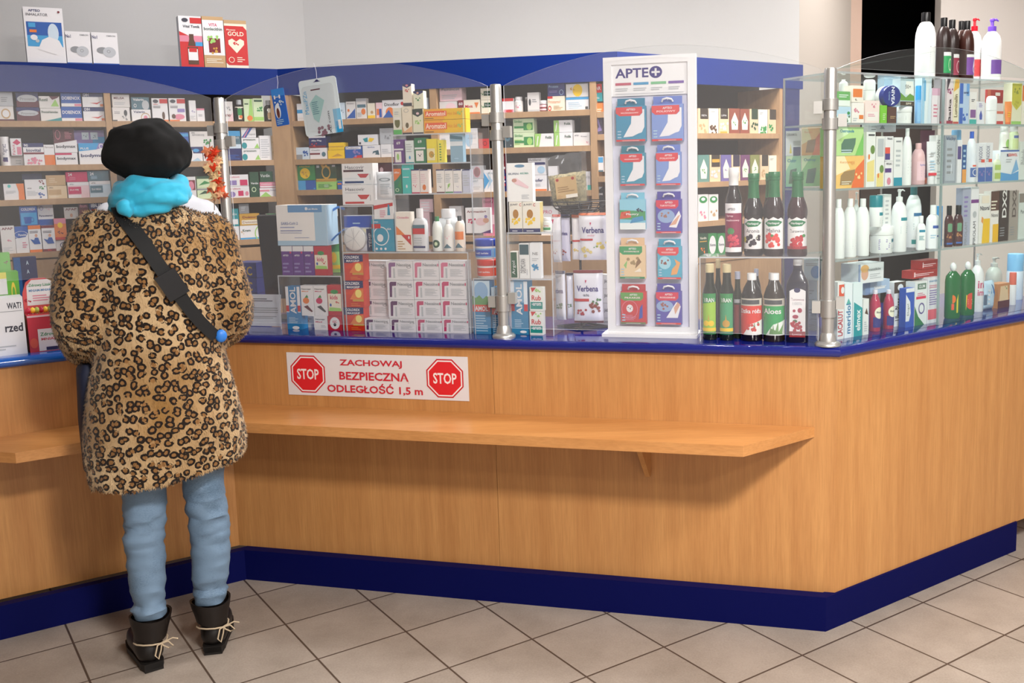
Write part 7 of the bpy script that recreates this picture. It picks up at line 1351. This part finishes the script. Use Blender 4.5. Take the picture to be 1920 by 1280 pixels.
for foot, toe, e_ in ((fl, tl, eL), (frt, tr, eR)):
    f0 = Vector((foot[0], foot[1], 0)); d = (Vector((toe[0], toe[1], 0))-f0).normalized(); a = Vector((d.y, -d.x, 0)); L = .285; c = f0+d*.045
    mb = MB(); limb(mb, [Vector((e_[0], e_[1], e_[2]-.0)), c+Vector((0, 0, .12))+d*.01, c+Vector((0, 0, .065))+d*.012], [e_[3]*.92, .046, .048], LEA)
    limb(mb, [c+Vector((0, 0, .060)), c+d*.07+Vector((0, 0, .062)), c+d*.14+Vector((0, 0, .052)), c+d*.20+Vector((0, 0, .042))], [.046, .047, .046, .034], LEA)
    vv, ff, nn_ = remesh(mb, .009, 5); vv = [Vector((p.x, p.y, max(p.z, .022))) for p in vv]; g = MB(); g.add(vv, ff, LEA, True); bt = g.build('boot', cu)
    s_ = MB(); ol = [(-.045, -.028), (-.045, .028), (-.02, .038), (.06, .040), (.14, .046), (.20, .038), (.238, .012), (.238, -.012), (.20, -.038), (.14, -.046), (.06, -.040), (-.02, -.038)]
    P = [c+d*x+a*y for x, y in ol]; s_.prism([(p.x, p.y) for p in P], .008, .028, mat('120e0c', .6)); hh = [c+d*x+a*y for x, y in ((-.045, -.03), (-.045, .03), (.03, .036), (.03, -.036))]; s_.prism([(p.x, p.y) for p in hh], 0, .03, mat('120e0c', .6)); s_.build('sole', bt)
    cf = MB(); zt = e_[2]; vsx = []; fx = []
    for i, (rr, zz) in enumerate(((.052, zt-.075), (.057, zt-.05), (.065, zt-.02), (.069, zt+.003), (.062, zt+.0))):
        for k in range(24): q = 2*math.pi*k/24; vsx.append((e_[0]+(c.x-e_[0])*(zt-zz)/zt+rr*math.cos(q), e_[1]+(c.y-e_[1])*(zt-zz)/zt+rr*math.sin(q), zz+.006*math.sin(2*q+1)))
    for i in range(4):
        for k in range(24): q = (k+1) % 24; fx.append((i*24+k, i*24+q, (i+1)*24+q, (i+1)*24+k))
    cf.add(vsx, fx, LEA2, True); cf.build('cuff', bt)
    lc_ = MB(); lm = mat('b8a58a', .8); zz = zt-.085; cx, cyy = e_[0]+(c.x-e_[0])*.5, e_[1]+(c.y-e_[1])*.5
    lc_.tube([(cx+.054*math.cos(k*.524), cyy+.054*math.sin(k*.524), zz+.004*math.sin(k)) for k in range(12)], .0028, lm, 6, True)
    bx, by = cx+.030, cyy-.052
    for sgn, dx, dz in ((1, .034, -.018), (-1, .024, -.050)):
        pts = [(bx, by, zz), (bx+sgn*dx*.6, by-.006, zz+dz*.2+.008), (bx+sgn*dx, by-.008, zz+dz*.7), (bx+sgn*dx*.6, by-.008, zz+dz), (bx+sgn*.004, by-.004, zz+dz*.4), (bx, by, zz)]; lc_.tube(pts, .0026, lm, 6)
    lc_.tube([(bx, by, zz), (bx+.035, by-.002, zz+.012), (bx+.052, by, zz+.004)], .0024, lm, 6); lc_.build('lace', bt)
# beret, head, scarf
hc = Vector(P3(280, 312, .07)); bc = Vector(P3(278, 286, .05)); g = MB(); vs = []; fs = []; n = 40
BLK = mat('060607', .95)
for i in range(n+1):
    for k in range(2*n):
        a, b = math.pi*i/n, math.pi*k/n; dx, dy, dz = math.sin(a)*math.cos(b), math.sin(a)*math.sin(b), math.cos(a)
        r = 1+noise.noise(Vector((dx*1.7+2, dy*1.7, dz*1.7+5)))*.16+noise.noise(Vector((dx*4, dy*4, dz*4)))*.045
        sx = 1 if dz > -.35 else 1-.32*(-dz-.35)/.65*1.0
        vs.append((bc.x+.137*r*sx*dx, bc.y+.135*r*sx*dy, bc.z+(.108 if dz > 0 else .122)*r*dz))
for i in range(n):
    for k in range(2*n): q = (k+1) % (2*n); fs.append((i*2*n+k, (i+1)*2*n+k, (i+1)*2*n+q, i*2*n+q))
g.add(vs, fs, BLK, True); g.build('beret', cu)
TQ = mat('2aa9cc', .75, sheen=.2); mb = MB(); rd = random.Random(8)
cxs = (A_(214, 375, .03)[0]+A_(350, 372, .03)[0])/2
for i, (v_, ru, ry_, rt) in enumerate(((344, .082, .088, .020), (353, .096, .100, .022), (363, .106, .110, .024), (374, .108, .113, .024), (385, .090, .108, .022))):
    zc_ = A_(280, v_, .03)[1]; pts = []
    for k in range(28):
        a = 2*math.pi*k/28; pts.append((cxs+ru*math.cos(a)*(1 if i < 4 or math.cos(a) < 0 else .8), .035+ry_*math.sin(a), zc_+(.018 if i > 2 else .006)*math.cos(a)+.012*math.sin(2*a+i*1.9)+.005*math.sin(5*a+i)))
    mb.tube(pts, [rt*(1+.18*math.sin(3*2*math.pi*k/28+i*2)) for k in range(28)], TQ, 10, True)
ringloft(mb, [(cxs-.09, A_(280, 390)[1], cxs+.085, A_(280, 390)[1], .035, .10), (cxs-.09, A_(280, 340)[1], cxs+.09, A_(280, 340)[1], .04, .085)], TQ)
limb(mb, [P3(333, 374, -.07), P3(345, 376, -.06), P3(352, 372, -.045)], [.022, .014, .005], TQ, 10)
limb(mb, [P3(232, 388, -.075), P3(240, 399, -.085), P3(243, 407, -.088)], [.026, .018, .006], TQ, 10)
vv, ff, nn_ = remesh(mb, .0065, 3); vv = [v+n*(noise.noise(Vector((v.x*22, v.y*22, v.z*60)))*.004) for v, n in zip(vv, nn_)]; g = MB(); g.add(vv, ff, TQ, True); g.build('scarf', cu)
mb = MB(); head(mb, hc, SKIN); limb(mb, [hc+Vector((0, -.01, -.06)), (hc.x, .05, 1.50), (hc.x, .04, 1.36)], [.062, .06, .09], SKIN); limb(mb, [(hc.x, .04, 1.40), (.0, .02, 1.2), (0, .01, .98)], [.10, .12, .13], SKIN)
for h_, sx in ((hL, -1), (hR, 1)):
    limb(mb, [(sx*.16, .03, 1.40), (sx*.22, .0, 1.15), (h_.x-(0.10 if sx < 0 else -.02), .38, CT+.08), h_], [.05, .042, .034, .027], SKIN)
    hand(mb, h_, (-.1*sx, 1, -.12), (0, .1, 1), SKIN, sx)
for e_ in (eL, eR): limb(mb, [(.09 if e_[0] > .02 else -.09, 0, .95), (e_[0], e_[1]*.5, .5), (e_[0], e_[1], e_[2]-.08)], [.085, .05, .035], SKIN)
vv, ff, nn_ = remesh(mb, .0085, 3); vv = [v.copy() for v in vv]; g = MB(); g.add(vv, ff, SKIN, True); g.build('body', cu); eyes(cu, hc)
# cross-body bag: strap over the back, bag at the left hip
bg = empty('crossbody_bag', PF.W(0, 0, 0), PF.a); tag(bg, 'navy cross-body bag with wide black strap worn over the leopard coat', 'bag'); M_i = Matrix.Rotation(-PF.a, 4, 'Z') @ Matrix.Translation(-PF.W(0, 0, 0))
def hit(u, v, off):
    o_ = M_i @ CAM; r = (M_i.to_3x3() @ ray(u, v)).normalized(); h = bvh.ray_cast(o_, r)[0]
    return None if h is None else h-r*off
cl = [(226, 399), (243, 420), (262, 446), (281, 472), (299, 498), (317, 526), (336, 553), (356, 580), (375, 604), (393, 622), (411, 635)]
row = []
for i, (u, v) in enumerate(cl):
    q0 = cl[max(i-1, 0)]; q1 = cl[min(i+1, len(cl)-1)]; dx, dy = q1[0]-q0[0], q1[1]-q0[1]; l = math.hypot(dx, dy); nx, ny = -dy/l, dx/l; hw = 15-3.5*i/10
    A2, B2 = hit(u+nx*hw, v+ny*hw, .018), hit(u-nx*hw, v-ny*hw, .018)
    if A2 and B2 and (A2-B2).length < .13: row.append((A2, B2))
row = [tuple(sum((row[min(max(i+k, 0), len(row)-1)][j] for k in (-1, 0, 1)), Vector())/3 for j in (0, 1)) for i in range(len(row))]
top_ = row[0]; ext = [tuple(p+Vector((-.01, .10, .045)) for p in top_), tuple(p+Vector((-.012, .05, .035)) for p in top_)]
row = [tuple(p+Vector((0, .17, .02)) for p in top_)]+ext+row
vs = []; fs = []
for a, b in row: vs += [a, b, a+Vector((0, .004, 0)), b+Vector((0, .004, 0))]
for i in range(len(row)-1): k = 4*i; fs += [(k, k+4, k+5, k+1), (k+2, k+3, k+7, k+6), (k, k+2, k+6, k+4), (k+1, k+5, k+7, k+3)]
STR = mat('0a0a0b', .75); MB().add(vs, fs, STR, True).build('strap', bg)
b0, b1 = hit(308, 512, .026), hit(338, 556, .026); ax = (b1-b0).normalized(); rr = Vector((0, -1, 0)).cross(ax).normalized(); g = MB(); c0 = (b0+b1)/2; l = (b1-b0).length/2
pts = [c0+ax*sx*l+rr*sy*.034 for sx, sy in ((-1, -1), (1, -1), (1, 1), (-1, 1))]; vs = pts+[p+Vector((0, .008, 0)) for p in pts]; g.add(vs, [(0, 1, 2, 3), (7, 6, 5, 4), (0, 4, 5, 1), (1, 5, 6, 2), (2, 6, 7, 3), (3, 7, 4, 0)], mat('17171a', .3)); g.build('buckle', bg)
q = hit(410, 630, .02) or Vector(P3(410, 630, -.1)); g = MB(); ell(g, q+Vector((.008, 0, 0)), (.019, .012, .022), mat('2f78d0', .4), 8); g.build('strap_clip', bg)
xa = A_(149, 790, .12)[0]; g = MB(); ringloft(g, [(xa+.012, .68, xa+.06, .68, .12, .09), (xa-.002, .70, xa+.075, .70, .12, .105), (xa-.004, .86, xa+.08, .86, .12, .11), (xa+.004, 1.03, xa+.07, 1.03, .12, .10), (xa+.02, 1.06, xa+.055, 1.06, .12, .08)], mat('1a2038', .7), 28, 3); g.build('bag_body', bg)
# --- pharmacist behind the left counter
ph_o = atdepth(287, 4.66); n_ = Vector((.50, -.866)); PH = Frame(ph_o, (n_.y, -n_.x)); ph = empty('person', PH.W(0, 0, 0), PH.a); tag(ph, 'person in a white coat standing behind the left counter, facing the customer', 'person')
WC = mat('e6e8f0', .7); hz = 1.72; hx = -.018; hcp = Vector((hx, .07, hz)); mb = MB()
ringloft(mb, [(-.22, .60, .22, .60, 0, .15), (-.21, .9, .21, .9, 0, .15), (-.19, 1.15, .19, 1.15, .0, .14), (-.22, 1.35, .22, 1.35, .02, .145), (-.245, 1.47, .245, 1.47, .03, .13), (-.21, 1.55, .21, 1.55, .035, .105), (-.12, 1.60, .12, 1.60, .04, .08)], WC)
for sx in (-1, 1): limb(mb, [(sx*.20, .03, 1.49), (sx*.265, .06, 1.30), (sx*.25, .16, 1.16), (sx*.14, .40, 1.12)], [.072, .066, .060, .050], WC)
vv, ff, nn_ = remesh(mb, .014, 6); vv = [v+n*noise.noise(v*9)*.008 for v, n in zip(vv, nn_)]; MB().add(vv, ff, WC, True).build('coat', ph)
mb = MB(); head(mb, hcp, SKIN2); limb(mb, [hcp+Vector((0, -.02, -.06)), (hx*.5, .03, 1.58), (0, .02, 1.40)], [.06, .056, .08], SKIN2); limb(mb, [(0, .02, 1.40), (0, 0, 1.0), (0, 0, .85)], [.1, .11, .12], SKIN2)
for sx in (-1, 1):
    limb(mb, [(sx*.17, .03, 1.46), (sx*.23, .05, 1.28), (sx*.2, .2, 1.14), (sx*.10, .47, 1.10)], [.045, .04, .034, .026], SKIN2); hand(mb, (sx*.10, .47, 1.10), (-.3*sx, 1, -.2), (0, .1, 1), SKIN2, sx)
    limb(mb, [(sx*.09, 0, .9), (sx*.10, .01, .5), (sx*.10, 0, .12)], [.08, .05, .035], SKIN2)
vv, ff, nn_ = remesh(mb, .0085, 3); MB().add(vv, ff, SKIN2, True).build('body', ph); eyes(ph, hcp)
g = MB(); vs = []; fs = []; n = 22
for i in range(n+1):
    for k in range(2*n):
        a, b = math.pi*.62*i/n, math.pi*k/n; r = 1+noise.noise(Vector((math.cos(b)*4, math.sin(b)*4, a*6)))*.07; back = .5-.5*math.sin(b)
        zz = math.cos(a)*.105 - (back*.05*(a/2)); vs.append((hcp.x+.092*r*math.sin(a)*math.cos(b), hcp.y-.018+.112*r*math.sin(a)*math.sin(b)*(1 if math.sin(b) < 0 else .86), hcp.z+.032+zz+(.05*(1-back)*(i/n)**2)))
for i in range(n):
    for k in range(2*n): q = (k+1) % (2*n); fs.append((i*2*n+k, (i+1)*2*n+k, (i+1)*2*n+q, i*2*n+q))
g.add(vs, fs, mat('8c8580', .7), True); g.build('hair', ph)
g = MB()
for sx in (-1, 1): ringloft(g, [(sx*.11-.075, .12, sx*.11+.075, .12, 0, .08), (sx*.1-.08, .5, sx*.1+.08, .5, 0, .09), (sx*.09-.09, .92, sx*.09+.09, .92, 0, .11)], mat('e0e2ea', .7), 24, 2)
g.build('trousers', ph); g = MB()
for sx in (-1, 1): ringloft(g, [(sx*.11-.05, .0, sx*.11+.05, .0, .06, .14), (sx*.11-.052, .03, sx*.11+.052, .03, .06, .14), (sx*.11-.045, .07, sx*.11+.045, .07, .03, .11), (sx*.11-.045, .13, sx*.11+.045, .13, -.01, .06)], mat('dcdce0', .5), 20, 2.4)
g.build('shoes', ph)
# ---------------------------------------------------------------- scale from layout units to metres
for me in set(o.data for o in bpy.data.objects if o.type == 'MESH'): me.transform(Matrix.Scale(K, 4)); me.update()
for o in bpy.data.objects:
    if o.type in ('MESH', 'EMPTY'): o.location = o.location*K
